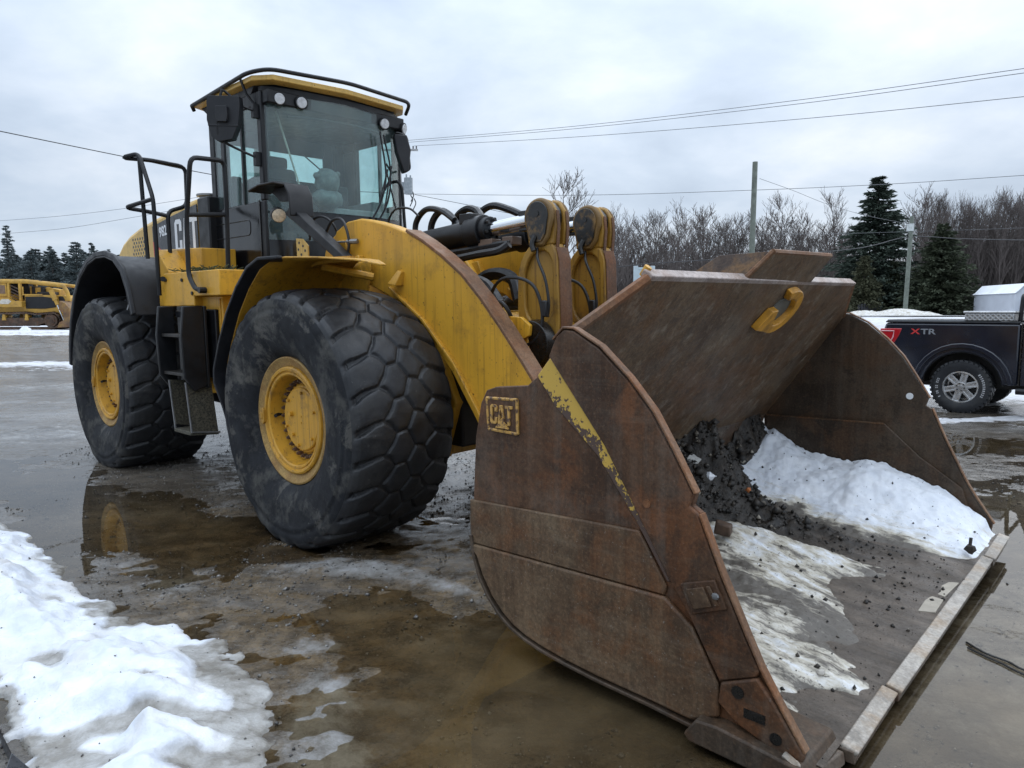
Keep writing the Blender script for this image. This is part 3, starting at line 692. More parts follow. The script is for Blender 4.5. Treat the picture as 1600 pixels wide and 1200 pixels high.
def make_wheel():
    rim = MB()
    rim.lathe([(.405, -.30), (.452, -.322), (.4575, -.335), (.456, -.350), (.445, -.354), (.432, -.346), (.395, -.330), (.386, -.326)], n=72, m=1)
    rim.lathe([(.386, -.327), (.384, -.342), (.372, -.349), (.357, -.347), (.352, -.334), (.346, -.332), (.342, -.338), (.330, -.338), (.322, -.330), (.314, -.28), (.306, -.228), (.296, -.215), (.225, -.215)], n=72, m=0)
    w = rim.build("wheel", [YELLOW_DIRTY, TAN], None, angle=28)
    t = tyre_mesh(); t.parent = w
    h = MB(); h.lathe([(.252, -.21), (.248, -.238), (.240, -.246), (.230, -.248), (.228, -.262), (.220, -.268), (.0, -.270)], n=56)
    for k_ in range(6):
        a = k_ * math.pi / 3 + .35; h.cyl((.195 * math.cos(a), -.268, .195 * math.sin(a)), (.195 * math.cos(a), -.286, .195 * math.sin(a)), .011, n=6)
    h.cyl((-.115, -.268, .03), (-.115, -.294, .03), .019, n=8); h.cyl((-.10, -.268, -.12), (-.10, -.288, -.12), .014, n=6)
    h.cyl((.01, -.268, .02), (.01, -.274, .02), .008, n=8); h.cyl((.01, -.268, -.025), (.01, -.274, -.025), .008, n=8)
    h.build("hub_cover", YELLOW_DIRTY, w, angle=30)
    nuts = MB()
    for k_ in range(30):
        a = k_ * 2 * math.pi / 30; p = Vector((.275 * math.cos(a), -.215, .275 * math.sin(a)))
        nuts.cyl(p, p + Vector((0, -.032, 0)), .0155, n=6); nuts.cyl(p + Vector((0, -.03, 0)), p + Vector((0, -.046, 0)), .009, n=6)
    o = nuts.build("lug_nuts", rust("rusty_brown_nuts", (.10, .06, .04), (.16, .10, .065), (.15, .07, .04)), w); tag(o, kind="stuff")
    b = MB(); b.prism([(-.402, .05), (-.372, .062), (-.352, .045), (-.352, -.045), (-.372, -.062), (-.402, -.05)], -.366, -.335, 'y'); b.box(-.393, -.371, -.372, -.364, -.022, .026)
    b.build("lock_block", YELLOW_DIRTY, w, .004)
    v = MB(); v.tube(round_path([(-.318, -.24, .005), (-.315, -.275, .005), (-.295, -.30, .0)], .02), .013, 8); v.build("valve_stem", DARK_FRAME, w)
    return w
wheel = make_wheel(); wheel.parent = loader; wheel.location = (0, -1.235, .884)
for x_, y_, rz, ry in ((-3.78, -1.235, 0, 0), (0, 1.235, math.pi, 0), (-3.78, 1.235, math.pi, 0)):
    w_ = copy_tree(wheel, loader); w_.location = (x_, y_, .884); w_.rotation_euler = (0, 0, rz)
for x_ in (0, -3.78): part(MB().cyl((x_, -.95, .884), (x_, .95, .884), .19, n=20).ball((x_, 0, .88), (.34, .34, .36), 16), "axle", DARK_FRAME)

# ---------------------------------------------------------------- frames
f = MB()
f.prism([(-5.2, .95), (-5.3, 1.4), (-5.2, 1.75), (-2.2, 1.75), (-1.9, 1.5), (-1.9, .75), (-2.3, .6), (-4.9, .65)], -.62, .62, 'y')
f.prism([(-1.95, .6), (-1.95, 1.5), (-1.5, 1.6), (-1.2, 1.3), (-1.2, .6)], -.3, .3, 'y')
part(f, "rear_frame", DARK_FRAME, None, .02)
f = MB()
f.prism([(-1.25, .45), (-1.25, 1.75), (-1.05, 2.22), (-.85, 2.34), (-.62, 2.36), (-.45, 2.30), (-.10, 1.9), (.42, 1.35), (.62, .95), (.45, .5)], -.56, -.46, 'y')
f.prism([(-1.25, .45), (-1.25, 1.75), (-1.05, 2.22), (-.85, 2.34), (-.62, 2.36), (-.45, 2.30), (-.10, 1.9), (.42, 1.35), (.62, .95), (.45, .5)], .40, .50, 'y')
f.box(-1.2, .4, -.46, .40, .5, 1.15); f.box(-.9, -.5, -.46, .40, 1.6, 1.9)
part(f, "front_frame", YELLOW, None, .015)
f = MB(); f.box(.28, .62, -.5, .46, .6, 1.5); f.cyl((.55, -.45, 1.1), (.55, .4, 1.1), .2)
part(f, "frame_underside", DARK_FRAME, None, .02)

# ---------------------------------------------------------------- boom arms with rusty upper edge
UP = [(-.62, 2.16), (-.52, 2.29), (-.36, 2.355), (-.18, 2.365), (-.02, 2.335), (.18, 2.285), (.38, 2.22), (.56, 2.135), (.76, 2.02), (.96, 1.885), (1.14, 1.72), (1.31, 1.54), (1.46, 1.37), (1.61, 1.19), (1.80, .95), (1.98, .72), (2.10, .52)]
DOWN = [(2.06, .22), (1.80, .15), (1.50, .28), (1.28, .58), (1.08, .90), (.84, 1.22), (.52, 1.52), (.14, 1.76), (-.30, 1.92), (-.55, 2.0)]
for y0, y1 in ((-.80, -.68), (.50, .62)):
    arm = part(MB().prism(UP + DOWN, y0, y1), "boom_arm", YELLOW, None, .012)
    e = MB(); e.sheet(UP[6:], y0 - .010, y1 + .010, .022)
    e.build("edge_flange", RUST_EDGE, arm, .004)
    e = MB(); e.sheet([(p[0] + .055, p[1] + .07) for p in DOWN[2:8]], y0 - .035, y0, .022); e.build("edge_rib", YELLOW_DIRTY, arm, .004)
    b = MB(); b.cyl((-.40, y0 - .04, 2.14), (-.40, y1 + .04, 2.14), .075, n=20); b.hexa([(-.36, y0 - .06, 1.98), (-.10, y0 - .06, 1.95), (-.10, y0, 1.95), (-.36, y0, 1.98), (-.30, y0 - .05, 2.06), (-.16, y0 - .05, 2.08), (-.16, y0, 2.08), (-.30, y0, 2.06)])
    b.build("pin_boss", YELLOW_DIRTY, arm, .006)
b = MB(); b.hexa([(.235, -.88, 1.845), (.33, -.88, 1.83), (.33, -.79, 1.83), (.235, -.79, 1.845), (.30, -.83, 1.945), (.345, -.83, 1.935), (.345, -.79, 1.935), (.30, -.79, 1.945)]); part(b, "lug_bracket", YELLOW_DIRTY, None, .006)
ct = MB(); ct.cyl((.98, -.68, 1.42), (.98, .50, 1.42), .21, n=28)
ct.prism([(.82, 1.64), (1.10, 1.64), (1.34, 1.50), (1.36, 1.36), (1.22, 1.28), (.80, 1.30)], -.56, -.47); ct.prism([(.82, 1.64), (1.10, 1.64), (1.34, 1.50), (1.36, 1.36), (1.22, 1.28), (.80, 1.30)], -.20, -.11)
ct.prism([(.82, 1.64), (1.10, 1.64), (1.34, 1.50), (1.36, 1.36), (1.22, 1.28), (.80, 1.30)], -.02, .06); ct.prism([(.82, 1.64), (1.10, 1.64), (1.34, 1.50), (1.36, 1.36), (1.22, 1.28), (.80, 1.30)], .32, .40)
part(ct, "boom_cross_tube", YELLOW_DIRTY, None, .01)
p_ = MB(); p_.cyl((1.215, -.61, 1.555), (1.215, -.575, 1.555), .028, n=6); p_.prism([(1.165, 1.52), (1.20, 1.605), (1.31, 1.60), (1.39, 1.545), (1.38, 1.475), (1.31, 1.44), (1.20, 1.455)], -.585, -.555)
part(p_, "pin_retainer", YELLOW, None, .006)
g_ = MB(); g_.cyl((1.36, -.552, 1.42), (1.36, -.47, 1.42), .155, n=24, r1=.165)
part(g_, "greasy_pivot_seal", GREASE, None, .004)

# ---------------------------------------------------------------- tilt levers, cylinders, links
LEVER_Y = yellow("rust_stained_yellow_paint", (.36, .195, .030), .95)
FORK = yellow("greasy_brown_yellow_paint", (.19, .110, .034), 1.0)
k = NT("grease_stained_cover"); gm = k.ramp(k.noise(5, 7, .7), [(.36, 0.0), (.50, 1.0)])
k.set(Base_Color=k.mix(gm, k.mix(k.ramp(k.noise(14, 6, .7), [(.4, 0.0), (.6, 1.0)]), (.30, .17, .045), (.13, .075, .035)), (.010, .009, .008)), Roughness=k.mix(gm, .6, .3), Normal=k.bump(k.noise(20, 5, .6), .3, .01)); COVER = k.mat
def ray_ring(poly, c, n=28):
    """points where rays from c leave the polygon, evenly spaced by angle"""
    out = []
    for k_ in range(n):
        a = 2 * math.pi * k_ / n; dx, dy = math.cos(a), math.sin(a); best = 0
        for q in range(len(poly)):
            (x1, y1), (x2, y2) = poly[q], poly[(q + 1) % len(poly)]; ex, ey = x2 - x1, y2 - y1; den = dx * ey - dy * ex
            if abs(den) < 1e-9: continue
            t = ((x1 - c[0]) * ey - (y1 - c[1]) * ex) / den; u = ((x1 - c[0]) * dy - (y1 - c[1]) * dx) / den
            if t > 0 and -1e-6 <= u <= 1 + 1e-6: best = max(best, t)
        out.append((c[0] + dx * best, c[1] + dy * best))
    return out
def ring_slab(mb, outer, inner, y0, y1):
    n = len(outer); v_ = [(x, y0, z) for x, z in outer] + [(x, y1, z) for x, z in outer] + [(x, y1, z) for x, z in inner] + [(x, y0, z) for x, z in inner]
    mb.add(v_, [(b * n + i, b * n + (i + 1) % n, ((b + 1) % 4) * n + (i + 1) % n, ((b + 1) % 4) * n + i) for b in range(4) for i in range(n)])
def lever(yc):
    # cast lever: a web sunk between thick rims, boss and fork at the top
    hw = .066; m_ = MB()
    BODY = [(1.165, 1.90), (1.20, 2.00), (1.265, 2.085), (1.50, 2.085), (1.525, 1.98), (1.54, 1.55), (1.525, 1.40), (1.18, 1.40), (1.16, 1.66)]
    POCK = [(1.225, 1.90), (1.27, 2.0), (1.33, 2.045), (1.42, 2.045), (1.475, 1.98), (1.485, 1.75), (1.475, 1.62), (1.40, 1.555), (1.30, 1.555), (1.235, 1.63)]
    m_.prism(BODY, yc - .032, yc + .032)
    o1, i1 = ray_ring(BODY, (1.345, 1.80)), ray_ring(POCK, (1.345, 1.80))
    ring_slab(m_, o1, i1, yc - hw, yc - .031); ring_slab(m_, o1, i1, yc + .031, yc + hw)
    m_.prism([(1.18, 1.405), (1.525, 1.405), (1.52, 1.20), (1.58, 1.0), (1.50, .92), (1.38, 1.05), (1.20, 1.24)], yc - hw, yc + hw)
    for a, b in ((yc - hw, yc - .030), (yc + .030, yc + hw)):
        m_.prism([(1.265, 2.08), (1.262, 2.20), (1.285, 2.30), (1.34, 2.365), (1.40, 2.385), (1.46, 2.365), (1.505, 2.30), (1.515, 2.20), (1.50, 2.08)], a, b)
    o = part(m_, "tilt_lever", LEVER_Y, None, .012)
    fk = MB()
    for a, b in ((yc - hw - .028, yc - hw + .002), (yc + hw - .002, yc + hw + .028)):
        fk.prism([(1.378 + .128 * math.cos(t), 2.262 + .128 * math.sin(t)) for t in np.linspace(-.5, math.pi + .55, 22)] + [(1.285, 2.12), (1.335, 2.07), (1.42, 2.07), (1.47, 2.13)], a, b)
    tag(fk.build("lever_boss", FORK, o, .016), kind="stuff")
    e = MB(); e.sheet([(1.506, 2.06), (1.528, 1.98), (1.544, 1.55), (1.529, 1.40), (1.526, 1.20), (1.584, 1.0)], yc - hw + .004, yc + hw - .004, .008); e.build("rusty_front_face", RUST_RED, o, .004)
    for a, b in ((yc - hw, yc - .030), (yc + .030, yc + hw)):
        e = MB(); e.sheet([(1.508, 2.30), (1.520, 2.20), (1.508, 2.06)], a + .003, b - .003, .006); e.build("rusty_fork_edge", RUST_RED, o, .002)
    c_ = MB(); yy = yc - hw - .029
    c_.prism([(1.372 + .098 * math.cos(t), 2.268 + .098 * math.sin(t)) for t in np.linspace(-.35, math.pi + .3, 20)] + [(1.305, 2.14), (1.35, 2.095), (1.41, 2.10), (1.45, 2.15)], yy - .008, yy)
    c_.build("pin_cover", COVER, o, .005)
    h_ = MB(); h_.cyl((1.375, yy - .012, 2.285), (1.375, yy - .006, 2.285), .020, n=14); h_.build("pin_hole", GREASE, o)
    g_ = MB(); g_.tube(smooth_path([(1.36, yy - .004, 2.14), (1.345, yy - .02, 2.09), (1.36, yy - .02, 2.04)], 4), .020, 8); g_.build("grease_fitting", GREASE, o)
    r_ = MB(); r_.cyl((1.378, yc - .029, 2.262), (1.378, yc + .029, 2.262), .112, n=24); r_.box(1.14, 1.36, yc - .028, yc + .028, 2.19, 2.33); r_.build("rod_eye", GREASE, o, .006)
    n_ = MB(); n_.prism([(1.43, 1.42), (1.455, 1.34), (1.485, 1.30), (1.50, 1.38), (1.49, 1.46), (1.46, 1.48)], yc - hw - .002, yc - hw + .001); n_.build("cast_recess", GREASE, o)
    return o
LEV = (-.39, .14)
for yc in LEV:
    lever(yc)
    cyl = MB(); A, B = Vector((-.78, yc, 2.105)), Vector((1.30, yc, 2.262)); d = (B - A).normalized()
    cyl.cyl(A, A + d * 1.48, .098, n=28); cyl.cyl(A + d * 1.43, A + d * 1.58, .118, n=28); cyl.cyl(A + d * 1.58, A + d * 1.64, .095, n=24)
    cyl.box(.58, .70, yc - .07, yc + .07, 2.28, 2.355); cyl.cyl((-.80, yc - .09, 2.10), (-.80, yc + .09, 2.10), .11, n=20)
    c_ = part(cyl, "tilt_cylinder", BLACK, None, .006)
    MB().cyl(A + d * 1.6, B - d * .02, .052, n=24).build("piston_rod", CHROME, c_)
    bl = MB()
    for a in range(6):
        t = a * math.pi / 3 + .3; q = A + d * 1.642 + Vector((-.06 * 0, .072 * math.cos(t), .072 * math.sin(t))); bl.cyl(q, q + d * .02, .014, n=6)
    tag(bl.build("gland_bolts", DARK_FRAME, c_), kind="stuff")
    lk = MB(); lk.prism([(1.52, 1.05), (1.60, .93), (2.02, .82), (2.06, .74), (1.98, .66), (1.55, .82), (1.47, .92)], yc - .05, yc + .05); part(lk, "tilt_link", YELLOW_DIRTY, None, .01)
# position sensor box and switch under the near cylinder
s_ = MB(); s_.box(.78, .92, -.46, -.36, 2.085, 2.155); s_.box(1.02, 1.12, -.46, -.36, 2.10, 2.16); part(s_, "kickout_sensor", plain("brown_metal", (.12, .075, .05), .5), None, .006)
def hose(name, pts, r, mat=None, n=7): return part(MB().tube(smooth_path(pts, n), r, 8), name, mat or HOSE)
hose("hydraulic_pipe", [(.20, -.52, 2.015), (.55, -.52, 2.02), (.85, -.52, 2.045), (1.05, -.52, 2.06), (1.13, -.50, 2.10)], .030)
hose("hydraulic_pipe", [(.20, -.44, 2.075), (.55, -.44, 2.08), (.90, -.44, 2.105), (1.10, -.44, 2.12)], .026)
hose("hydraulic_hose", [(-.12, -.30, 2.20), (-.11, -.30, 2.36), (.02, -.30, 2.455), (.20, -.30, 2.43), (.38, -.32, 2.34)], .024)
hose("hydraulic_hose", [(.02, -.26, 2.18), (.04, -.26, 2.34), (.14, -.26, 2.43), (.27, -.28, 2.40), (.42, -.30, 2.28)], .027)
hose("hydraulic_hose", [(.14, -.1, 2.2), (.16, -.1, 2.38), (.28, -.1, 2.45), (.45, -.15, 2.42), (.62, -.25, 2.33)], .030)
hose("hydraulic_hose", [(.10, .18, 2.2), (.10, .18, 2.40), (.28, .18, 2.50), (.50, .18, 2.45), (.75, .18, 2.34)], .030)
hose("thin_cable", [(-.34, -.40, 2.2), (-.36, -.40, 2.36), (-.26, -.40, 2.47), (-.10, -.38, 2.47), (.0, -.36, 2.40)], .009)
for yc in LEV:
    y_ = yc - .10
    hose("grease_line", [(1.36, y_ + .02, 2.06), (1.40, y_ - .02, 1.98), (1.47, y_ - .03, 1.85), (1.50, y_ - .03, 1.70), (1.49, y_ - .03, 1.60)], .010)
    hose("grease_line", [(.92, y_ - .02, 1.60), (1.0, y_ - .05, 1.78), (1.12, y_ - .07, 1.86), (1.28, y_ - .07, 1.86), (1.40, y_ - .06, 1.80), (1.455, y_ - .05, 1.66), (1.45, y_ - .05, 1.52), (1.38, y_ - .06, 1.43), (1.27, y_ - .08, 1.41), (1.18, y_ - .08, 1.47), (1.15, y_ - .06, 1.60)], .012)
    part(MB().box(1.45, 1.50, y_ - .06, y_ - .02, 1.60, 1.71), "hose_clamp", HOSE, None, .008)
hose("grease_line", [(.80, -.45, 1.68), (.95, -.50, 1.66), (1.08, -.54, 1.70), (1.16, -.55, 1.64), (1.18, -.52, 1.56)], .014)
hose("hose_bundle", [(.35, -.35, 1.75), (.55, -.35, 1.86), (.78, -.38, 1.82), (.95, -.42, 1.68)], .05)
hose("hose_bundle", [(.30, -.1, 1.80), (.55, -.1, 1.92), (.78, -.1, 1.88), (.95, -.2, 1.70)], .05)

# ---------------------------------------------------------------- bucket
YR, YL = -1.745, 1.60          # inner faces of the two side plates
PROF = [(3.68, .077), (3.2, .100), (2.78, .13), (2.48, .175), (2.27, .24), (2.12, .345), (2.045, .49), (2.035, .62), (2.075, .74)]
shell = MB()
inn = [Vector(p) for p in PROF] + [Vector((2.69, 1.587))]
shell.sheet(PROF, YR, YL, .035, 0)
bucket = part(shell, "bucket", RUST_FLOOR, None, 0, 50)
bk = MB(); nrm = Vector((-.806, 0, .592)) * .035
def slab(quad): q = [Vector(p) for p in quad]; bk.add(q + [p + nrm for p in q], [(0, 1, 2, 3), (7, 6, 5, 4)] + [(i, i + 4, (i + 1) % 4 + 4, (i + 1) % 4) for i in range(4)])
q0, q1, q2, q3 = (2.075, YR, .74), (2.69, YR, 1.58), (2.845, -1.42, 1.79), (2.075, YL, .74)
outline = [(2.075, YR, .74), (2.675, YR, 1.56), (2.845, -1.42, 1.79), (2.845, 1.25, 1.79), (2.675, YL, 1.56), (2.075, YL, .74)]
O_ = [Vector(p) for p in outline]; bk.add(O_ + [p + nrm for p in O_], [(0, 1, 2, 3, 4, 5), (11, 10, 9, 8, 7, 6)] + [(i, i + 6, (i + 1) % 6 + 6, (i + 1) % 6) for i in range(6)])
bk.build("back_plate", RUST_IN, bucket, .004)
lip = MB(); lip.hexa([(2.838, -1.43, 1.782), (2.838, 1.26, 1.782), (2.795, 1.26, 1.815), (2.795, -1.43, 1.815), (2.862, -1.43, 1.806), (2.862, 1.26, 1.806), (2.815, 1.26, 1.842), (2.815, -1.43, 1.842)])
lip.build("top_lip", WORN_LIP, bucket, .006)
for ya, yb, ta, tb in ((YR, -1.42, 1, 0), (YL, 1.25, 1, 0)):
    mb = MB(); a, b = Vector((2.672, ya, 1.556)), Vector((2.843, yb, 1.788)); mb.tube([a + nrm * .5, b + nrm * .5], .024, 6); mb.build("corner_edge", RUST_EDGE, bucket)
# rock guard above the lip, with a gusset at each side
gd = MB()
G4 = [Vector((2.842, -.47, 1.797)), Vector((2.86, .40, 1.80)), Vector((2.965, .455, 1.955)), Vector((2.955, -.37, 1.945))]
gd.add(G4 + [p + Vector((-.028, 0, .02)) for p in G4], [(0, 1, 2, 3), (7, 6, 5, 4), (0, 4, 5, 1), (1, 5, 6, 2), (2, 6, 7, 3), (3, 7, 4, 0)])
gd.build("rock_guard", RUST_IN, bucket, .004)
gs = MB(); Q = [Vector((2.82, -.47, 1.81)), Vector((2.935, -.378, 1.955)), Vector((2.66, -.43, 1.945)), Vector((2.51, -.50, 1.835))]
gs.add(Q + [p + Vector((.0, .025, 0)) for p in Q], [(0, 1, 2, 3), (7, 6, 5, 4), (0, 4, 5, 1), (1, 5, 6, 2), (2, 6, 7, 3), (3, 7, 4, 0)])
GUS = rust("rusty_gusset", (.05, .032, .024), (.085, .052, .034), (.20, .10, .03), .2, pale_amt=.15)
gs.build("guard_gusset", GUS, bucket, .004); gs = MB()
Q = [Vector((2.82, .40, 1.81)), Vector((2.935, .44, 1.955)), Vector((2.66, .43, 1.945)), Vector((2.51, .42, 1.835))]
gs.add(Q + [p + Vector((.0, -.025, 0)) for p in Q], [(0, 1, 2, 3), (7, 6, 5, 4), (0, 4, 5, 1), (1, 5, 6, 2), (2, 6, 7, 3), (3, 7, 4, 0)])
gs.build("guard_gusset", GUS, bucket, .004)
gt = MB(); gt.tube([(2.945, -.375, 1.952), (2.952, .455, 1.963)], .016, 6); gt.tube([(2.832, -.468, 1.81), (2.945, -.372, 1.955)], .014, 6); gt.build("guard_edge", RUST_EDGE, bucket)
mb = MB(); mb.cyl((2.79, -1.40, 1.81), (2.82, -1.40, 1.85), .018, n=10); mb.build("lip_stub", YELLOW_DIRTY, bucket)
# lifting ring, a C of thick plate welded on the back plate
U, Vv, N_ = Vector((0, 1, 0)), Vector((.592, 0, .806)), Vector((.806, 0, -.592))
C0 = Vector((2.735, .215, 1.643)) + N_ * .002
def ringpt(r, t, h): return C0 + (U * (r * 1.0 * math.cos(t)) + Vv * (r * .86 * math.sin(t))) + N_ * h
ring = MB(); ts = np.linspace(R(195), R(478), 26); v_ = []
for t in ts: v_ += [ringpt(.108, t, 0), ringpt(.195, t, 0), ringpt(.187, t, .045), ringpt(.116, t, .045)]
f_ = []
for i in range(len(ts) - 1):
    for k_ in range(4): f_.append((i * 4 + k_, i * 4 + (k_ + 1) % 4, i * 4 + 4 + (k_ + 1) % 4, i * 4 + 4 + k_))
f_ += [(3, 2, 1, 0), tuple(len(ts) * 4 - 4 + k_ for k_ in range(4))]
ring.add(v_, f_)
foot = [C0 + U * a + Vv * b for a, b in ((-.17, .01), (-.10, .02), (-.06, -.06), (-.02, -.10), (-.06, -.15), (-.22, -.13), (-.21, -.09))]
ring.add(foot + [p + N_ * .046 for p in foot], [tuple(range(7)), tuple(range(13, 6, -1))] + [(i, i + 7, (i + 1) % 7 + 7, (i + 1) % 7) for i in range(7)])
ring.build("lifting_ring", plain("chipped_orange_paint", (.60, .285, .025), .45, vary=.25, scale=14, dirt=(.045, .03, .022), dirt_amt=.85, bump=.2), bucket, .006)
pl_ = MB(); v_ = [ringpt(.108, t, .010) for t in np.linspace(0, 2 * math.pi, 28, endpoint=False)]; pl_.add(v_ + [p - N_ * .009 for p in v_], [tuple(range(28))] + [(i, i + 28, (i + 1) % 28 + 28, (i + 1) % 28) for i in range(28)])
pl_.build("ring_backing", plain("grey_scuffed_plate", (.12, .12, .105), .5, vary=.4), bucket)

# side plates: outline shared by both ends
SIDE = [(2.57, 1.47), (2.615, 1.555), (2.66, 1.585), (2.71, 1.58), (2.84, 1.51), (2.98, 1.39), (3.09, 1.27), (3.18, 1.13), (3.275, .975), (3.26, .925), (3.295, .905), (3.39, .69), (3.49, .49), (3.545, .38), (3.60, .29), (3.71, .13), (3.70, .065),
        (3.3, .070), (3.09, .082), (2.83, .090), (2.66, .102), (2.52, .118), (2.42, .138), (2.33, .168), (2.26, .21), (2.19, .275), (2.13, .36), (2.095, .45), (2.075, .56), (2.065, .72), (2.09, 1.05), (2.13, 1.22), (2.17, 1.285), (2.23, 1.305), (2.43, 1.325), (2.49, 1.37)]
def side(y_out, y_in, s):
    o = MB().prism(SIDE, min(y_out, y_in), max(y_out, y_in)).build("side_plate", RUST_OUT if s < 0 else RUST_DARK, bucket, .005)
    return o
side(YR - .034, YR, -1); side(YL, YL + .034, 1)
yo = YR - .034
FRONT = [(2.575, 1.465), (2.617, 1.552), (2.66, 1.582), (2.71, 1.577), (2.84, 1.507), (2.98, 1.387), (3.09, 1.267), (3.18, 1.127), (3.272, .975), (3.257, .927), (3.292, .905), (3.387, .69), (3.487, .49), (3.55, .375), (3.54, .352), (3.405, .29), (3.40, .28), (3.27, .50), (3.18, .62), (3.03, .86), (2.87, 1.11)]
MB().prism(FRONT, yo - .022, yo + .001).build("side_cutter", RUST_OUT, bucket, .006)
# rusted leading edge of the near and far plates
for ya, yb in ((yo - .024, yo + .016), (YL - .002, YL + .032)):
    e = MB(); e.sheet([(2.60, 1.535), (2.655, 1.586), (2.71, 1.584), (2.845, 1.515), (2.985, 1.395), (3.097, 1.273), (3.187, 1.133), (3.28, .977)], ya, yb, .010)
    e.sheet([(3.30, .905), (3.395, .69), (3.495, .49), (3.55, .385), (3.61, .29), (3.715, .135)], ya, yb, .010); e.build("plate_edge", RUST_EDGE, bucket, .003)
MB().prism([(2.055, .735), (3.035, .785), (3.165, .585), (3.155, .548), (2.058, .515)], yo - .016, yo + .001).build("wear_plate", RUST_WEAR, bucket, .007)
MB().prism([(2.052, .512), (3.16, .545), (3.28, .46), (3.39, .275), (3.40, .145), (3.28, .085), (3.09, .094), (2.83, .100), (2.66, .112), (2.53, .128), (2.43, .148), (2.345, .178), (2.275, .22), (2.205, .285), (2.145, .37), (2.105, .455)], yo - .026, yo + .001).build("wear_plate", RUST_WEAR, bucket, .009)
st = MB(); st.prism([(2.50, 1.375), (2.575, 1.458), (2.70, 1.31), (2.885, 1.105), (3.035, .862), (3.18, .61), (3.165, .605), (3.02, .82), (2.83, 1.06), (2.60, 1.25)], yo - .012, yo + .001)
k = NT("flaking_yellow_stripe"); fl = k.noise(16, 6, .7); fl2 = k.noise(48, 4, .6)
px3 = k.math('ADD', k.math('MULTIPLY', k.pos("X"), .85), k.math('MULTIPLY', k.pos("Z"), .75))
keepm = k.ramp(k.math('ADD', k.math('MULTIPLY', k.math('ADD', k.math('SUBTRACT', px3, 3.225), k.math('MULTIPLY', k.math('SUBTRACT', k.pos("Z"), 1.02), .20)), 4.5), k.math('ADD', k.math('MULTIPLY', k.math('SUBTRACT', fl, .5), 2.6), k.math('MULTIPLY', k.math('SUBTRACT', fl2, .5), 2.0))), [(.0, 0.0), (.10, 1.0)])
k.set(Base_Color=k.mix(keepm, (.075, .045, .033), (.52, .33, .055)), Roughness=.55, Normal=k.bump(keepm, .4, .002))
st.build("painted_weld_strip", k.mat, bucket, .004)
e = MB(); e.sheet([(2.075, .56), (2.095, .45), (2.13, .36), (2.19, .275), (2.26, .21), (2.33, .168), (2.42, .138), (2.52, .118), (2.66, .102), (2.83, .090), (3.09, .082), (3.29, .070)], yo - .030, yo + .05, -.016); e.build("wrapper_edge", RUST_DARK, bucket, .004)
# corner guard casting and base edge at the near corner
MB().prism([(3.405, .285), (3.545, .352), (3.60, .29), (3.72, .13), (3.705, .075), (3.47, .15), (3.395, .205)], yo - .030, yo + .001).build("corner_guard", RUST_OUT, bucket, .008)
m_ = MB(); m_.cyl((3.475, yo - .034, .275), (3.475, yo - .028, .275), .024, n=16); m_.cyl((3.62, yo - .034, .155), (3.62, yo - .028, .155), .022, n=16); m_.box(3.50, 3.58, yo - .0335, yo - .028, .19, .225)
tag(m_.build("guard_hole", GREASE, bucket), kind="stuff")
bf = MB(); bf.prism([(3.28, .325 - .27), (3.33, .128), (3.42, .135), (3.72, .108), (3.745, .06), (3.72, .022), (3.30, .03)], yo - .075, yo + .25, 'y'); bf.build("heel_block", RUST_DARK, bucket, .008)
m_ = MB(); m_.tube([(3.655, yo - .045, .12), (3.70, yo - .05, .105), (3.735, yo - .05, .075)], .014, 6); m_.build("bright_weld", POLISHED, bucket)
# raised plate with worn insert on the lower cutter
pb = MB(); zc, xc_ = .595, 3.315
pb.prism([(3.235, .625), (3.375, .675), (3.425, .575), (3.285, .515)], yo - .036, yo - .021); pb.build("badge_plate", RUST_OUT, bucket, .004)
pb = MB(); pb.prism([(3.262, .612), (3.335, .640), (3.372, .575), (3.300, .543)], yo - .046, yo - .035); pb.prism([(3.345, .645), (3.36, .650), (3.398, .585), (3.383, .578)], yo - .044, yo - .035); pb.build("worn_insert", RUST_WEAR, bucket, .003)
pb = MB(); pb.ball((3.384, yo - .042, .618), (.016, .008, .014), 8); pb.build("pebble_plug", STEEL, bucket)
pb = MB(); pb.cyl((3.075, yo - .024, .905), (3.075, yo - .020, .905), .018, n=14); pb.build("drilled_hole", RUST_EDGE, bucket)
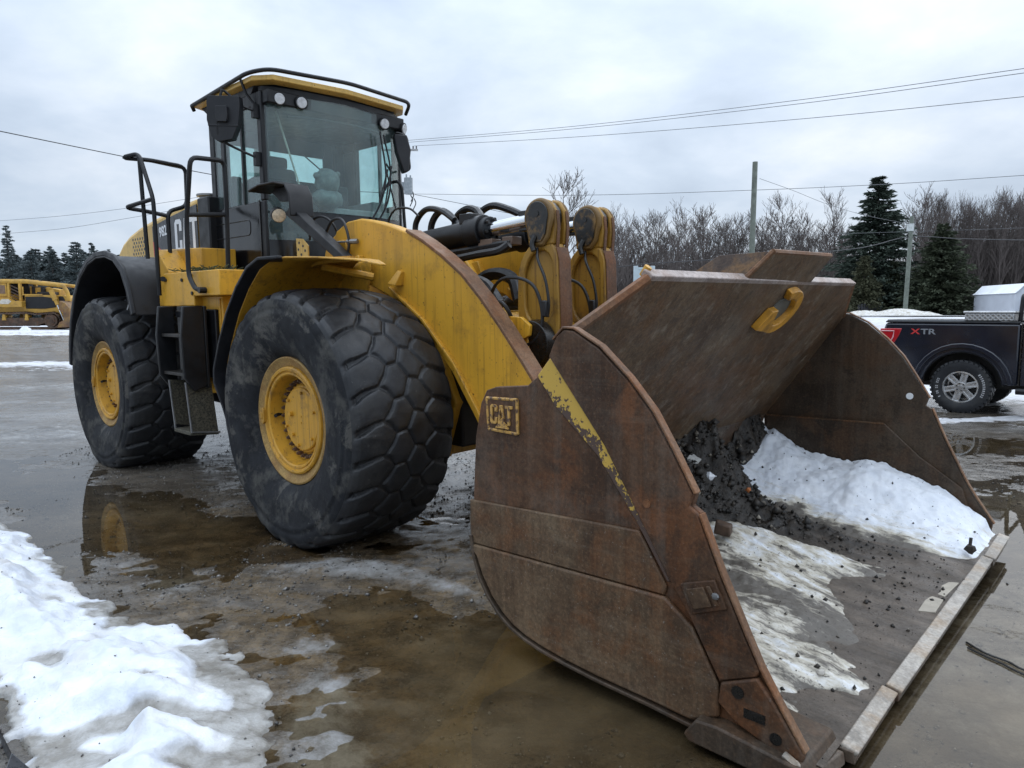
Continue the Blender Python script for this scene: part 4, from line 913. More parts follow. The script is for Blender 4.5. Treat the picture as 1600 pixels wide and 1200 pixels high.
# embossed badge
bd = MB(); bd.prism([(2.185, 1.245), (2.365, 1.25), (2.368, 1.105), (2.195, 1.11)], yo - .010, yo + .001)
badge = bd.build("cast_badge", RUST_OUT, bucket, .004)
k = NT("rubbed_yellow_letters"); fl = k.ramp(k.noise(40, 5, .65), [(.40, 0.0), (.52, 1.0)]); k.set(Base_Color=k.mix(fl, (.10, .055, .035), (.50, .285, .07)), Roughness=.6); RUBBED = k.mat
m_ = MB()
for a, b in (((2.178, 1.25), (2.372, 1.256)), ((2.178, 1.25), (2.188, 1.104)), ((2.188, 1.102), (2.374, 1.098)), ((2.372, 1.256), (2.374, 1.098))): m_.tube([(a[0], yo - .006, a[1]), (b[0], yo - .006, b[1])], .008, 6)
m_.build("badge_border", RUBBED, bucket)
def block_letters(name, x0, z0, w, h, mat, parent, y0, y1):
    """heavy condensed C A T as solid shapes"""
    m_ = MB(); t = w * .33; g = w * .10; c = h * .10
    x = x0; m_.prism([(x + c, z0), (x + w - c, z0), (x + w, z0 + c), (x + w, z0 + h * .36), (x + w - t, z0 + h * .36), (x + w - t, z0 + h * .14), (x + t, z0 + h * .14), (x + t, z0 + h * .86), (x + w - t, z0 + h * .86), (x + w - t, z0 + h * .64), (x + w, z0 + h * .64), (x + w, z0 + h - c), (x + w - c, z0 + h), (x + c, z0 + h), (x, z0 + h - c), (x, z0 + c)], y0, y1)
    x = x0 + w + g; m_.prism([(x, z0), (x + t * .9, z0), (x + w * .40, z0 + h * .62), (x + w * .5, z0 + h * .80), (x + w * .60, z0 + h * .62), (x + w - t * .9, z0), (x + w, z0), (x + w * .68, z0 + h), (x + w * .32, z0 + h)], y0, y1)
    x = x0 + 2 * (w + g); m_.prism([(x + w / 2 - t / 2, z0), (x + w / 2 + t / 2, z0), (x + w / 2 + t / 2, z0 + h * .85), (x + w, z0 + h * .85), (x + w, z0 + h), (x, z0 + h), (x, z0 + h * .85), (x + w / 2 - t / 2, z0 + h * .85)], y0, y1)
    return tag(m_.build(name, mat, parent, .0015 if y1 - y0 > .006 else 0), kind="stuff")
block_letters("badge_letters", 2.208, 1.132, .044, .092, RUBBED, bucket, yo - .018, yo - .009)
m_ = MB(); m_.prism([(2.243, 1.116), (2.325, 1.116), (2.284, 1.165)], yo - .020, yo - .008); m_.build("badge_triangle", RUBBED, bucket)
# far plate: inner liner, white disc coloured as daylight in a hole
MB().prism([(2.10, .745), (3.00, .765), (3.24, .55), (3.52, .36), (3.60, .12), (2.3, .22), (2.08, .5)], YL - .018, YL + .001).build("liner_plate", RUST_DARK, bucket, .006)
MB().prism([(2.09, .752), (3.0, .772), (3.0, .758), (2.09, .738)], YL - .021, YL - .016).build("weld_bead", RUST_WEAR, bucket, .003)
sp_ = MB(); sp_.cyl((3.155, YL - .006, .985), (3.155, YL + .001, .985), .024, n=18); sp_.build("daylight_disc", plain("white_daylight_plug", (.75, .76, .76), .6), bucket)
ES = -.042
# bolt-on cutting edge, worn bright along its top bevel
def edge_segment(y0, y1, mats):
    e = MB(); e.hexa([(3.66 + ES, y0, .02), (3.855 + ES, y0, .022), (3.845 + ES, y1, .022), (3.66 + ES, y1, .02), (3.715 + ES, y0, .073), (3.850 + ES, y0, .070), (3.840 + ES, y1, .070), (3.715 + ES, y1, .073)], 0)
    o = e.build("cutting_edge", RUST_FLOOR, bucket, .004)
    t = MB(); t.hexa([(3.80 + ES, y0 + .004, .068), (3.858 + ES, y0 + .004, .052), (3.848 + ES, y1 - .004, .052), (3.79 + ES, y1 - .004, .068), (3.802 + ES, y0 + .004, .086), (3.868 + ES, y0 + .004, .072), (3.858 + ES, y1 - .004, .072), (3.792 + ES, y1 - .004, .086)])
    return t.build("polished_bevel", POLISHED, bucket, .006)
edge_segment(-1.57, -1.03, None); edge_segment(-1.02, 1.02, None); edge_segment(1.03, 1.60, None)
e = MB(); e.hexa([(3.60 + ES, yo - .07, .02), (3.80 + ES, yo - .05, .022), (3.83 + ES, -1.585, .022), (3.66 + ES, -1.585, .02), (3.62 + ES, yo - .07, .080), (3.775 + ES, yo - .05, .070), (3.822 + ES, -1.585, .070), (3.715 + ES, -1.585, .073)]); e.build("cutting_edge", RUST_FLOOR, bucket, .006)
for q in ([(3.655, .18), (3.73, .15), (3.745, .42), (3.70, .40)], [(3.67, -.14), (3.742, -.10), (3.735, .10), (3.66, .12)]):
    MB().prism(q, .076, .085, 'z').build("pale_mud_patch", plain("pale_dry_mud", (.36, .32, .26), .75, vary=.2, scale=20), bucket, .002)
# hinge ears behind the bucket
for y0, y1 in ((-.88, -.83), (-.66, -.60), (.44, .49), (.64, .70)):
    MB().prism([(2.06, .60), (2.12, .30), (2.0, .16), (1.88, .26), (1.90, .45)], y0, y1).build("hinge_ear", YELLOW_DIRTY, bucket, .01)
MB().prism([(2.03, .5), (2.10, .8), (2.40, 1.22), (2.20, 1.20), (1.95, .85), (1.93, .62)], LEV[0] - .2, LEV[0] - .14).build("link_ear", RUST_OUT, bucket, .01)
MB().prism([(2.03, .5), (2.10, .8), (2.40, 1.22), (2.20, 1.20), (1.95, .85), (1.93, .62)], LEV[1] + .14, LEV[1] + .2).build("link_ear", RUST_OUT, bucket, .01)

# ---------------------------------------------------------------- engine hood
HY = .90
hd = MB()
HOODTOP = [(-5.22, 1.70), (-5.25, 2.20), (-5.18, 2.37), (-5.02, 2.47), (-4.78, 2.555), (-4.45, 2.625), (-4.05, 2.68), (-3.50, 2.745), (-3.02, 2.79), (-2.86, 2.80), (-2.86, 1.70)]
hd.prism(HOODTOP, -HY, HY)
hood = part(hd, "engine_hood", YELLOW_PALE, None, .05)
MB().prism([(-4.04, 2.26), (-4.05, 2.60), (-3.5, 2.668), (-2.87, 2.735), (-2.87, 2.26)], -HY - .003, -HY + .004).build("black_decal_panel", BLACK_DECAL, hood)
MB().prism([(-4.035, 2.265), (-4.04, 2.43), (-3.70, 2.265)], -HY - .006, -HY - .002).build("red_decal_corner", RED_DECAL, hood)
tx = text_mesh("model_number", "982M", .150, WHITE_DECAL, hood, .001, .004, .90); tx.location = (-3.845, -HY - .006, 2.468); tx.rotation_euler = (R(90), R(-5), 0)
block_letters("brand_letters", -3.43, 2.275, .175, .345, WHITE_DECAL, hood, -HY - .006, -HY - .002)
hl = MB()
for i in range(5):
    for j in range(7):
        x, z = -4.66 + i * .075 + (j % 2) * .035, 2.24 + j * .042
        if z < 2.60 - (i - 4) ** 2 * .006: hl.cyl((x, -HY - .002, z), (x, -HY + .004, z), .017, n=10)
tag(hl.build("vent_holes", GREASE, hood), kind="stuff")
gr = MB(); gr.prism([(-5.262, 1.72), (-5.268, 2.18), (-5.2, 2.37), (-5.13, 2.42), (-5.13, 1.72)], -.86, .86); gr.build("rear_grille", BLACK, hood, .01)
# dark service deck behind the cab, intake stack and exhaust
b = MB(); b.prism([(-2.98, 2.78), (-2.96, 2.90), (-2.30, 2.99), (-2.30, 2.70), (-2.98, 2.70)], -.55, .55); b.box(-2.86, -2.78, -.74, -.66, 2.5, 2.86); b.box(-2.55, -2.42, -.72, -.62, 2.6, 2.98)
b.box(-2.858, -2.60, -.90, .90, 1.72, 2.79); part(b, "service_deck", BLACK, None, .015)
b = MB(); b.cyl((-3.02, -.70, 2.72), (-3.02, -.70, 2.84), .09, n=18); b.cyl((-3.02, -.70, 2.84), (-3.02, -.70, 2.865), .12, n=18); part(b, "filler_cap", STEEL, None, .004)
b = MB(); b.cyl((-3.05, -.05, 2.75), (-3.05, -.05, 3.35), .10, n=20); b.tube(smooth_path([(-3.05, -.05, 3.30), (-3.06, -.05, 3.48), (-3.16, -.05, 3.58), (-3.25, -.05, 3.60)], 4), .085, 14); part(b, "exhaust_stack", plain("grey_muffler", (.22, .21, .20), .5, metal=.5, vary=.3))

# ---------------------------------------------------------------- cab
CR, CL = -.82, .76            # outer side faces
XF, XB = -1.62, -2.72
ZF, ZS, ZT = 1.95, 2.655, 3.62
cab = MB()
# lower walls
cab.box(-2.90, XF, CR, CR + .03, ZF, ZS); cab.box(-2.90, XF, CL - .03, CL, ZF, ZS); cab.box(-2.90, -2.86, CR, CL, ZF, ZS); cab.box(-2.90, -1.5, CR, CL, ZF - .03, ZF)
# pillars
def pillar(x0, x1, y0, y1, z0=ZS, z1=ZT): cab.box(x0, x1, y0, y1, z0, z1)
pillar(-1.70, XF, CR, CR + .07); pillar(-1.70, XF, CL - .07, CL)
pillar(-2.44, -2.36, CR, CR + .06); pillar(-2.40, -2.36, CL - .06, CL)
pillar(XB, XB + .10, CR + .02, CR + .14); pillar(XB, XB + .10, CL - .14, CL - .02)
# rear wall with a window, left wall with a window
cab.box(XB, XB + .04, CR + .14, -.62, ZS, ZT); cab.box(XB, XB + .04, .50, CL - .14, ZS, ZT); cab.box(XB, XB + .04, -.62, .50, 3.34, ZT); cab.box(XB, XB + .04, -.62, .50, ZS, 2.78)
cab.box(-2.72, -1.70, CL - .04, CL, 3.42, ZT); cab.box(-2.36, -1.70, CL - .04, CL, ZS, 2.74); cab.box(-2.62, -2.36, CL - .04, CL, ZS, 3.42)
cab.box(-2.44, -1.70, CR, CR + .04, 3.50, ZT)
# headliner
cab.box(XB, XF + .10, CR + .02, CL - .02, 3.50, 3.62)
cabo = part(cab, "cab", BLACK, None, .012)
# curved front: cowl below, glass, header band
ARC = [(-1.63, CR + .02), (-1.585, -.72), (-1.545, -.58), (-1.515, -.40), (-1.50, -.20), (-1.495, 0), (-1.50, .18), (-1.515, .36), (-1.545, .52), (-1.585, .66), (-1.63, CL - .02)]
def arc_band(z0, z1, th, dz=(0, 0), i0=0, i1=None):
    a = ARC[i0:i1]; v_ = []; n = len(a)
    for i, (x, y) in enumerate(a):
        d0 = dz[0] * (1 - abs(y + .03) / .8); d1 = dz[1] * (1 - abs(y + .03) / .8)
        v_ += [(x, y, z0 + d0), (x - th, y, z0 + d0), (x - th, y, z1 + d1), (x, y, z1 + d1)]
    f_ = [(i * 4 + k_, i * 4 + (k_ + 1) % 4, i * 4 + 4 + (k_ + 1) % 4, i * 4 + 4 + k_) for i in range(n - 1) for k_ in range(4)]
    f_ += [(0, 1, 2, 3), tuple(n * 4 - 4 + k_ for k_ in (3, 2, 1, 0))]
    return MB().add(v_, f_)
arc_band(2.0, 2.30, .03).build("front_cowl", BLACK_GLOSS, cabo)
arc_band(2.30, 2.575, .03, (0, .0), 3).build("front_cowl", BLACK_GLOSS, cabo)
arc_band(2.30, 2.54, .008, (0, 0), 0, 4).build("lower_window", GLASS, cabo)
arc_band(2.56, 3.59, .008, (0, .03)).build("windshield", GLASS, cabo)
arc_band(3.575, 3.66, .05, (.045, .0)).build("header_band", BLACK, cabo)
w_ = MB(); w_.tube([Vector((x - .03, y, 3.40 + .045 * (1 - (y / .8) ** 2))) for x, y in ARC[2:-2]], .014, 6); w_.build("sunshade_edge", CABIN_DARK, cabo)
MB().box(-2.36, -1.70, CR + .012, CR + .020, ZS, 3.50).build("side_window", GLASS, cabo)
MB().box(-2.02, -1.985, CR - .004, CR + .03, ZS, 3.50).build("window_mullion", BLACK, cabo, .004)
MB().box(-2.64, -2.44, CR + .03, CR + .038, ZS, 3.50).build("quarter_window", GLASS, cabo)
MB().box(-2.36, -1.70, CL - .022, CL - .014, 2.74, 3.42).build("left_window", GLASS, cabo)
MB().box(XB + .016, XB + .024, -.62, .50, 2.78, 3.34).build("rear_window", GLASS, cabo)
MB().box(-1.985, -1.955, CL - .03, CL + .002, 2.74, 3.42).build("window_mullion", BLACK, cabo)
# glossy side panel with a pressed groove
MB().box(-2.88, -1.725, CR - .006, CR + .001, 2.02, 2.64).build("side_panel", BLACK_GLOSS, cabo, .01)
gv = MB(); gv.tube(round_path([(-2.70, CR - .006, 2.50), (-1.90, CR - .006, 2.50), (-1.90, CR - .006, 2.36), (-2.70, CR - .006, 2.36), (-2.70, CR - .006, 2.50)], .05), .006, 6); gv.build("panel_groove", BLACK, cabo)
MB().box(-1.725, -1.705, CR - .009, CR + .001, 2.0, 2.66).build("door_seam", GREASE, cabo)
# interior
st = MB(); st.box(-2.25, -1.85, -.46, -.02, 2.28, 2.42); st.hexa([(-2.36, -.44, 2.40), (-2.22, -.44, 2.38), (-2.22, -.04, 2.38), (-2.36, -.04, 2.40), (-2.44, -.40, 3.12), (-2.34, -.42, 3.10), (-2.34, -.06, 3.10), (-2.44, -.08, 3.12)]); st.box(-2.45, -2.35, -.34, -.14, 3.10, 3.22); st.box(-2.2, -1.9, -.55, -.47, 2.55, 2.62)
st.build("operator_seat", SEATCLOTH, cabo, .03)
ds = MB(); ds.hexa([(-1.95, -.10, 2.1), (-1.64, -.10, 2.1), (-1.64, .66, 2.1), (-1.95, .66, 2.1), (-1.92, -.05, 2.62), (-1.66, -.05, 2.66), (-1.66, .66, 2.66), (-1.92, .66, 2.62)]); ds.box(-2.30, -1.80, .52, .70, 2.4, 2.78)
ds.build("dashboard", plain("pale_grey_dash", (.26, .27, .27), .7), cabo, .02)
sw = MB(); sw.tube([Vector((-1.93 + .06 * math.sin(t), -.24 + .17 * math.cos(t), 2.66 + .14 * math.sin(t))) for t in np.linspace(0, 2 * math.pi, 25)], .013, 6); sw.tube([(-1.93, -.24, 2.66), (-1.75, -.24, 2.35)], .03, 8); sw.build("steering_wheel", CABIN_DARK, cabo)
ic = MB(); ic.tube([(-1.74, -.60, 3.50), (-1.60, -.40, 2.60)], .010, 6); ic.build("antenna_rod", plain("pale_rod", (.50, .48, .42), .5), cabo)
mo = MB(); mo.tube([(-2.0, -.18, 3.20), (-1.82, .02, 2.96)], .007, 5); mo.build("monitor_arm", CABIN_DARK, cabo)

# roof
rf = MB()
def roof_ring(z, gx, gy): return [(-2.93 - gx, -.70 - gy, z), (-2.86 - gx, -.86 - gy, z), (-1.66 + gx, -.86 - gy, z), (-1.50 + gx, -.74 - gy, z), (-1.42 + gx, -.03, z), (-1.50 + gx, .68 + gy, z), (-1.66 + gx, .80 + gy, z), (-2.86 - gx, .80 + gy, z), (-2.93 - gx, .64 + gy, z)]
L1, L2, L3, L4 = roof_ring(3.675, -.04, -.03), roof_ring(3.692, .02, .02), roof_ring(3.735, .02, .02), roof_ring(3.775, -.10, -.10)
v_ = L1 + L2 + L3 + L4; n = 9; f_ = [tuple(range(8, -1, -1)), tuple(27 + i for i in range(9))]
for a in range(3): f_ += [(a * n + i, a * n + (i + 1) % n, (a + 1) * n + (i + 1) % n, (a + 1) * n + i) for i in range(n)]
rf.add(v_, f_); part(rf, "cab_roof", YELLOW_PALE, None, .006)
b = MB(); b.add(roof_ring(3.60, -.16, -.05) + roof_ring(3.68, -.05, -.04), [tuple(range(8, -1, -1)), tuple(9 + i for i in range(9))] + [(i, (i + 1) % 9, 9 + (i + 1) % 9, 9 + i) for i in range(9)]); part(b, "roof_underside", BLACK)
b = MB(); rp = [(-2.86, -.890, 3.700), (-1.66, -.905, 3.758), (-1.47, -.80, 3.772), (-1.37, -.03, 3.785), (-1.46, .78, 3.775), (-1.62, .845, 3.70)]
b.tube(round_path(rp, .12, 5), .019, 8); b.tube([(-2.86, -.890, 3.700), (-2.88, -.86, 3.66)], .019, 8)
b.tube([(-1.82, -.898, 3.75), (-1.78, -.86, 3.60), (-1.70, CR - .01, 3.50)], .014, 6)
part(b, "roof_rail", BLACK)
def roof_lamp(p, d):
    o = part(MB().cyl(Vector(p), Vector(p) + Vector(d) * .09, .058, n=18, r1=.062).cyl(Vector(p) - Vector((0, 0, .06)), Vector(p) + Vector((0, 0, .09)), .015, n=6), "work_lamp", BLACK, None, .004)
    q = Vector(p) + Vector(d) * .088
    MB().cyl(q, q + Vector(d) * .012, .050, n=18, r1=.044).build("lamp_lens", LENS, o)
D_ = Vector((.95, -.22, -.2)).normalized()
for p in ((-1.60, -.665, 3.565), (-1.575, -.455, 3.565), (-1.575, .485, 3.535)): roof_lamp(p, D_)
roof_lamp((-1.60, .70, 3.535), Vector((.80, .42, -.2)).normalized())

# wipers
def wiper(pts, blade):
    o = part(MB().tube(smooth_path(pts, 4), .010, 6), "wiper", PLASTIC); MB().tube(blade, .009, 6).build("wiper_blade", HOSE, o)
wiper([(-1.50, .24, 2.50), (-1.46, .36, 2.72), (-1.45, .43, 3.0), (-1.45, .37, 3.42)], [(-1.45, .505, 3.10), (-1.45, .40, 2.66)])
wiper([(-1.50, .33, 2.50), (-1.46, .45, 2.74), (-1.45, .49, 3.05), (-1.46, .42, 3.40)], [(-1.455, .43, 3.08), (-1.455, .55, 2.66)])
wiper([(-1.47, .45, 3.12), (-1.46, .50, 3.02), (-1.46, .42, 2.85)], [(-1.455, .46, 3.06), (-1.455, .34, 2.72)])

# mirrors
mr = MB(); MP = [(-2.02, 3.58), (-1.60, 3.49), (-1.58, 3.42), (-1.62, 3.26), (-1.80, 3.165), (-1.98, 3.25), (-2.05, 3.40)]
MC = Vector((-1.80, -1.06, 3.355))
# built in its own plane, facing forward-right, then turned
mm = MB(); W_ = [(-.165, .20), (.155, .20), (.165, .12), (.15, -.05), (.09, -.19), (-.05, -.215), (-.12, -.17), (-.165, -.02)]
mm.prism(W_, -.05, .03); mm.prism([(-.06, .10), (.05, .10), (.06, .02), (.05, -.04), (-.05, -.04), (-.06, .02)], -.085, -.05); mm.prism([(-.15, -.06), (.155, -.06), (.155, -.075), (-.15, -.075)], -.056, -.05)
mro = part(mm, "mirror", PLASTIC, None, .018); mro.location = MC; mro.scale = (.92, 1, .95); mro.rotation_euler = (0, R(3), R(38))
MB().prism([(x * .9, z * .9) for x, z in W_], .030, .034).build("mirror_glass", CHROME, mro)
bk_ = MB(); bk_.tube(round_path([(-1.665, CR - .03, 3.44), (-1.72, -.93, 3.47), (-1.80, -1.06, 3.60), (-1.80, -1.09, 3.60)], .05), .013, 6); bk_.tube(round_path([(-1.80, -1.08, 3.60), (-1.82, -1.13, 3.45), (-1.82, -1.13, 3.20), (-1.80, -1.06, 3.14), (-1.73, -.95, 3.08), (-1.67, CR - .03, 3.03)], .05), .012, 6)
bk_.box(-1.70, -1.65, CR - .05, CR, 3.38, 3.50); bk_.box(-1.70, -1.65, CR - .05, CR, 2.96, 3.08)
part(bk_, "mirror_bracket", BLACK)
mm = MB(); mm.prism([(-.09, .17), (.05, .17), (.09, .02), (.06, -.20), (-.0, -.22), (-.07, 0)], -.05, .04)
mro = part(mm, "mirror", PLASTIC, None, .015); mro.location = (-1.50, .68, 3.27); mro.rotation_euler = (0, 0, R(68))
bk_ = MB(); bk_.tube(round_path([(-1.60, CL, 3.42), (-1.50, .60, 3.46), (-1.48, .74, 3.44), (-1.48, .77, 3.10), (-1.50, .70, 3.07), (-1.60, CL, 3.10)], .05), .012, 6); part(bk_, "mirror_bracket", BLACK)
bk_ = MB(); bk_.tube(round_path([(-1.60, .60, 2.96), (-1.50, .62, 2.97), (-1.48, .655, 2.90), (-1.47, .675, 2.45)], .05), .017, 8); part(bk_, "grab_handle", BLACK)

# front lamp shroud on the right with its arm and round lamp
sh = MB(); sh.sheet([(-1.55, 2.695), (-1.36, 2.725), (-1.10, 2.72), (-.93, 2.685), (-.87, 2.60), (-.86, 2.43)], -1.02, -.80, .018)
sh.prism([(-1.10, 2.72), (-.93, 2.685), (-.87, 2.60), (-.86, 2.43), (-1.00, 2.44), (-1.06, 2.58), (-1.28, 2.60), (-1.42, 2.69), (-1.36, 2.725)], -.86, -.84)
part(sh, "lamp_shroud", BLACK, None, .006)
sh = MB(); sh.hexa([(-1.02, -.97, 2.46), (-.25, -.97, 2.03), (-.25, -.87, 2.03), (-1.02, -.87, 2.46), (-.94, -.97, 2.52), (-.17, -.97, 2.06), (-.17, -.87, 2.06), (-.94, -.87, 2.52)]); part(sh, "lamp_arm", BLACK, None, .008)
hl_ = MB().cyl((-1.16, -.96, 2.475), (-1.09, -.985, 2.455), .062, n=20); o = part(hl_, "turn_lamp", BLACK, None, .004)
l_ = MB(); q = Vector((-1.09, -.985, 2.455)); dd = Vector((.9, -.4, -.15)).normalized(); l_.lathe([(.0, .012), (.03, .012), (.052, .008), (.058, .0)], n=20, axis='x'); lo_ = l_.build("lamp_lens", plain("cream_lamp_lens", (.60, .50, .36), .25, vary=.3, scale=40), o); lo_.location = q; lo_.rotation_euler = dd.to_track_quat('X', 'Z').to_euler()
b = MB(); b.prism([(-.97, 2.02), (-.98, 2.26), (-.88, 2.25), (-.80, 2.19), (-.80, 2.02)], -.90, -.885); o = part(b, "bracket_plate", YELLOW_PALE, None, .004)
hl = MB()
for x, z in ((-.93, 2.22), (-.87, 2.19), (-.945, 2.165), (-.90, 2.12), (-.90, 2.08), (-.84, 2.15)): hl.cyl((x, -.902, z), (x, -.899, z), .012, n=8)
tag(hl.build("bolt_holes", GREASE, o), kind="stuff")
hose("thin_cable", [(-.60, -.70, 2.16), (-.55, -.80, 2.34), (-.66, -.84, 2.42), (-.82, -.85, 2.38), (-.86, -.84, 2.24)], .010)
hose("thin_cable", [(-.30, -.86, 2.04), (-.26, -.86, 2.20), (-.34, -.86, 2.36), (-.48, -.86, 2.37), (-.60, -.85, 2.28)], .011)
b = MB(); b.tube([(-.56, -.86, 2.20), (-.28, -.86, 2.19)], .008, 6); b.tube([(-.28, -.86, 2.19), (-.20, -.82, 2.19)], .020, 8); part(b, "sensor_link", STEEL)

# ---------------------------------------------------------------- fenders
FP = [(1.04, 1.938), (.85, 1.975), (.45, 2.010), (.05, 2.030), (-.14, 2.022), (-.30, 1.965), (-.48, 1.83), (-.66, 1.64), (-.82, 1.40), (-.92, 1.20), (-.93, .95)]
fe = MB()
oy = [-1.53, -1.58, -1.60, -1.60] + [-1.60] * 7; iy = [-1.49, -1.40, -1.18, -.98] + [-.88] + [-.84] * 6
fe.sheet(FP, oy, iy, .012)
fe.prism([(.02, 2.025), (-.14, 2.02), (-.30, 1.962), (-.48, 1.828), (-.66, 1.638), (-.82, 1.398), (-.91, 1.20), (-.72, 1.16), (-.55, 1.5), (-.30, 1.76), (-.05, 1.80)], -.855, -.835)
part(fe, "front_fender", YELLOW_DIRTY, None, .004)
b = MB(); b.tube([(-.12, -1.2, 1.98), (.10, -.9, 1.90)], .03, 8); b.sheet([(.30, 1.995), (.0, 2.0), (-.2, 1.98)], -1.24, -1.19, -.04); part(b, "fender_brace", YELLOW_DIRTY)
fl = MB(); FL = [(.02, 2.036), (-.14, 2.032), (-.31, 1.975), (-.49, 1.84), (-.67, 1.65), (-.83, 1.41), (-.935, 1.21), (-.945, 1.10), (-.90, .90), (-.88, .60), (-.88, .32)]
fl.sheet(FL, [-1.64] + [-1.70] * 7 + [-1.66, -1.60, -1.56], [-1.60] + [-1.50] * 5 + [-1.35, -1.30, -1.26, -1.22, -1.20], .022)
part(fl, "fender_flap", PLASTIC, None, .006)
RP = [(-2.64, 1.62), (-2.72, 1.86), (-2.84, 2.04), (-3.02, 2.155), (-3.25, 2.205), (-3.50, 2.205), (-3.78, 2.15), (-4.05, 2.02), (-4.28, 1.82), (-4.46, 1.55), (-4.57, 1.28), (-4.61, 1.05)]
fe = MB(); fe.sheet(RP, -1.68, -.86, .020); fe.sheet(RP, -1.68, -1.645, -.05)
part(fe, "rear_fender", PLASTIC, None, .008)
b = MB(); b.box(-4.62, -4.52, -1.62, -1.45, .97, 1.06); part(b, "fender_bracket", YELLOW_DIRTY, None, .01)
b = MB(); b.sheet([(p[0], p[1]) for p in RP], .86, 1.68, .020); part(b, "rear_fender", PLASTIC)
b = MB(); b.sheet(FP[3:], [1.0] * 8, [1.60] * 8, .012); part(b, "front_fender", YELLOW_DIRTY)
b = MB(); b.tube([(-3.3, -1.50, 1.60), (-3.32, -1.30, 2.19)], .012, 6); part(b, "fender_strut", STEEL)

# ---------------------------------------------------------------- platform, lower side body, steps
b = MB(); b.box(-1.72, -1.16, -1.50, -.86, 1.785, 1.995); o1 = part(b, "platform_box", YELLOW, None, .008)
b = MB(); b.box(-2.36, -1.722, -1.47, -.86, 1.70, 2.00); b.prism([(-2.36, 1.70), (-2.36, 2.02), (-2.62, 2.24), (-2.62, 1.70)], -1.42, -.86); part(b, "platform_box", YELLOW, None, .008)
b = MB(); b.prism([(-3.20, 2.0), (-3.20, 2.275), (-2.10, 2.235), (-2.10, 2.0)], -1.22, -.885); part(b, "rear_deck", YELLOW, None, .008)
b = MB(); b.box(-2.1, -1.2, -1.15, -.83, 1.96, 2.006); part(b, "walkway", DARK_FRAME)
bo = MB()
for x, z in ((-1.68, 1.96), (-1.68, 1.81), (-2.30, 1.94), (-1.95, 1.93)): bo.cyl((x, -1.50 if x > -1.72 else -1.47, z), (x, -1.512 if x > -1.72 else -1.482, z), .016, n=6)
tag(part(bo, "box_bolts", DARK_FRAME), kind="stuff")
b = MB(); b.prism([(-1.70, .93), (-1.42, .95), (-1.35, 1.02), (-1.35, 1.784), (-1.95, 1.784), (-1.95, 1.15)], -1.40, -.70); part(b, "side_tank", YELLOW, None, .01)
b = MB(); b.prism([(-1.70, .93), (-1.95, 1.15), (-1.95, 1.70), (-1.70, 1.70)], -1.418, -1.395); b.box(-1.40, -1.37, -1.412, -1.398, .98, 1.76)
for z in (1.0, 1.15, 1.3, 1.45, 1.6): b.cyl((-1.345, -1.2, z), (-1.335, -1.2, z), .013, n=6)
part(b, "tank_trim", YELLOW_DIRTY, None, .004)
b = MB(); b.prism([(-1.80, 1.05), (-1.42, 1.10), (-1.42, 1.67), (-1.80, 1.67)], -1.435, -1.40); part(b, "black_side_cover", BLACK, None, .008)
def step_side(w, y0):
    return [(y0, 1.70), (y0 + w, 1.70), (y0 + w, 1.02), (y0 + .06, .98), (y0 - .02, 1.10), (y0 - .03, 1.45)]
ld = MB(); ld.prism(step_side(.13, -1.67), -2.04, -2.0, 'x'); ld.prism(step_side(.17, -1.67), -1.53, -1.49, 'x'); ld.box(-2.04, -1.49, -1.50, -1.47, 1.0, 1.70); ld.box(-2.0, -1.53, -1.53, -1.50, 1.60, 1.66)
ladder = part(ld, "ladder", BLACK, None, .008)
for z, y in ((1.45, -1.66), (1.12, -1.66)):
    MB().box(-2.0, -1.53, y, y + .16, z - .015, z + .012).build("step_tread", DARK_FRAME, ladder, .004)
lo = MB(); lo.prism([(-1.67, 1.06), (-1.45, 1.04), (-1.41, .62), (-1.63, .66)], -1.90, -1.87, 'x'); lo.prism([(-1.67, 1.06), (-1.45, 1.04), (-1.41, .58), (-1.63, .60)], -1.56, -1.53, 'x')
k = NT("gritty_step_rubber"); k.set(Base_Color=k.ramp(k.noise(60, 4, .7), [(.35, (.012, .012, .011)), (.62, (.10, .09, .06))]), Roughness=.7, Normal=k.bump(k.noise(60, 4, .7), .6, .01)); GRIT = k.mat
lo.build("hanging_step_side", GRIT, ladder, .004)
MB().box(-1.88, -1.54, -1.65, -1.42, .60, .63).build("step_tread", GRIT, ladder, .004)
ew = MB()
for x in (-1.865, -1.527): ew.tube([(x, -1.672, 1.06), (x, -1.645, .63), (x, -1.40, .60)], .009, 6)
ew.build("worn_step_edge", STEEL, ladder)

# ---------------------------------------------------------------- handrails
def rail(paths, r=.020):
    m_ = MB()
    for p in paths: m_.tube(round_path(p, .07), r, 8)
    return part(m_, "handrail", BLACK)
y = -1.50
rail([[(-2.40, y, 1.80), (-2.40, y, 2.68), (-2.64, y, 3.08), (-2.69, y - .01, 3.12), (-2.79, -1.62, 3.085), (-2.69, -1.40, 3.08), (-2.65, -1.08, 3.05), (-2.67, -1.08, 2.68), (-2.60, -1.30, 2.60), (-2.60, -1.30, 2.15)],
      [(-2.665, y, 3.10), (-2.62, y, 2.15)], [(-2.40, y, 2.68), (-2.80, -1.61, 2.63), (-2.70, -1.45, 2.60), (-2.60, -1.30, 2.56)]])
rail([[(-1.42, y - .03, 1.83), (-1.50, y - .05, 1.84), (-1.62, y - .05, 1.95), (-1.60, y - .05, 2.40), (-1.45, y - .05, 2.91), (-1.585, -1.2, 2.945), (-1.58, -1.2, 2.70), (-1.62, -1.2, 2.0)], [(-1.585, y - .05, 2.46), (-1.60, -1.2, 2.49)]])
b = MB(); b.cyl((-1.42, y + .02, 1.83), (-1.42, y - .06, 1.83), .026, n=10); b.cyl((-2.395, y + .05, 1.95), (-2.30, y - .0, 1.95), .024, n=10); part(b, "rail_foot", BLACK)
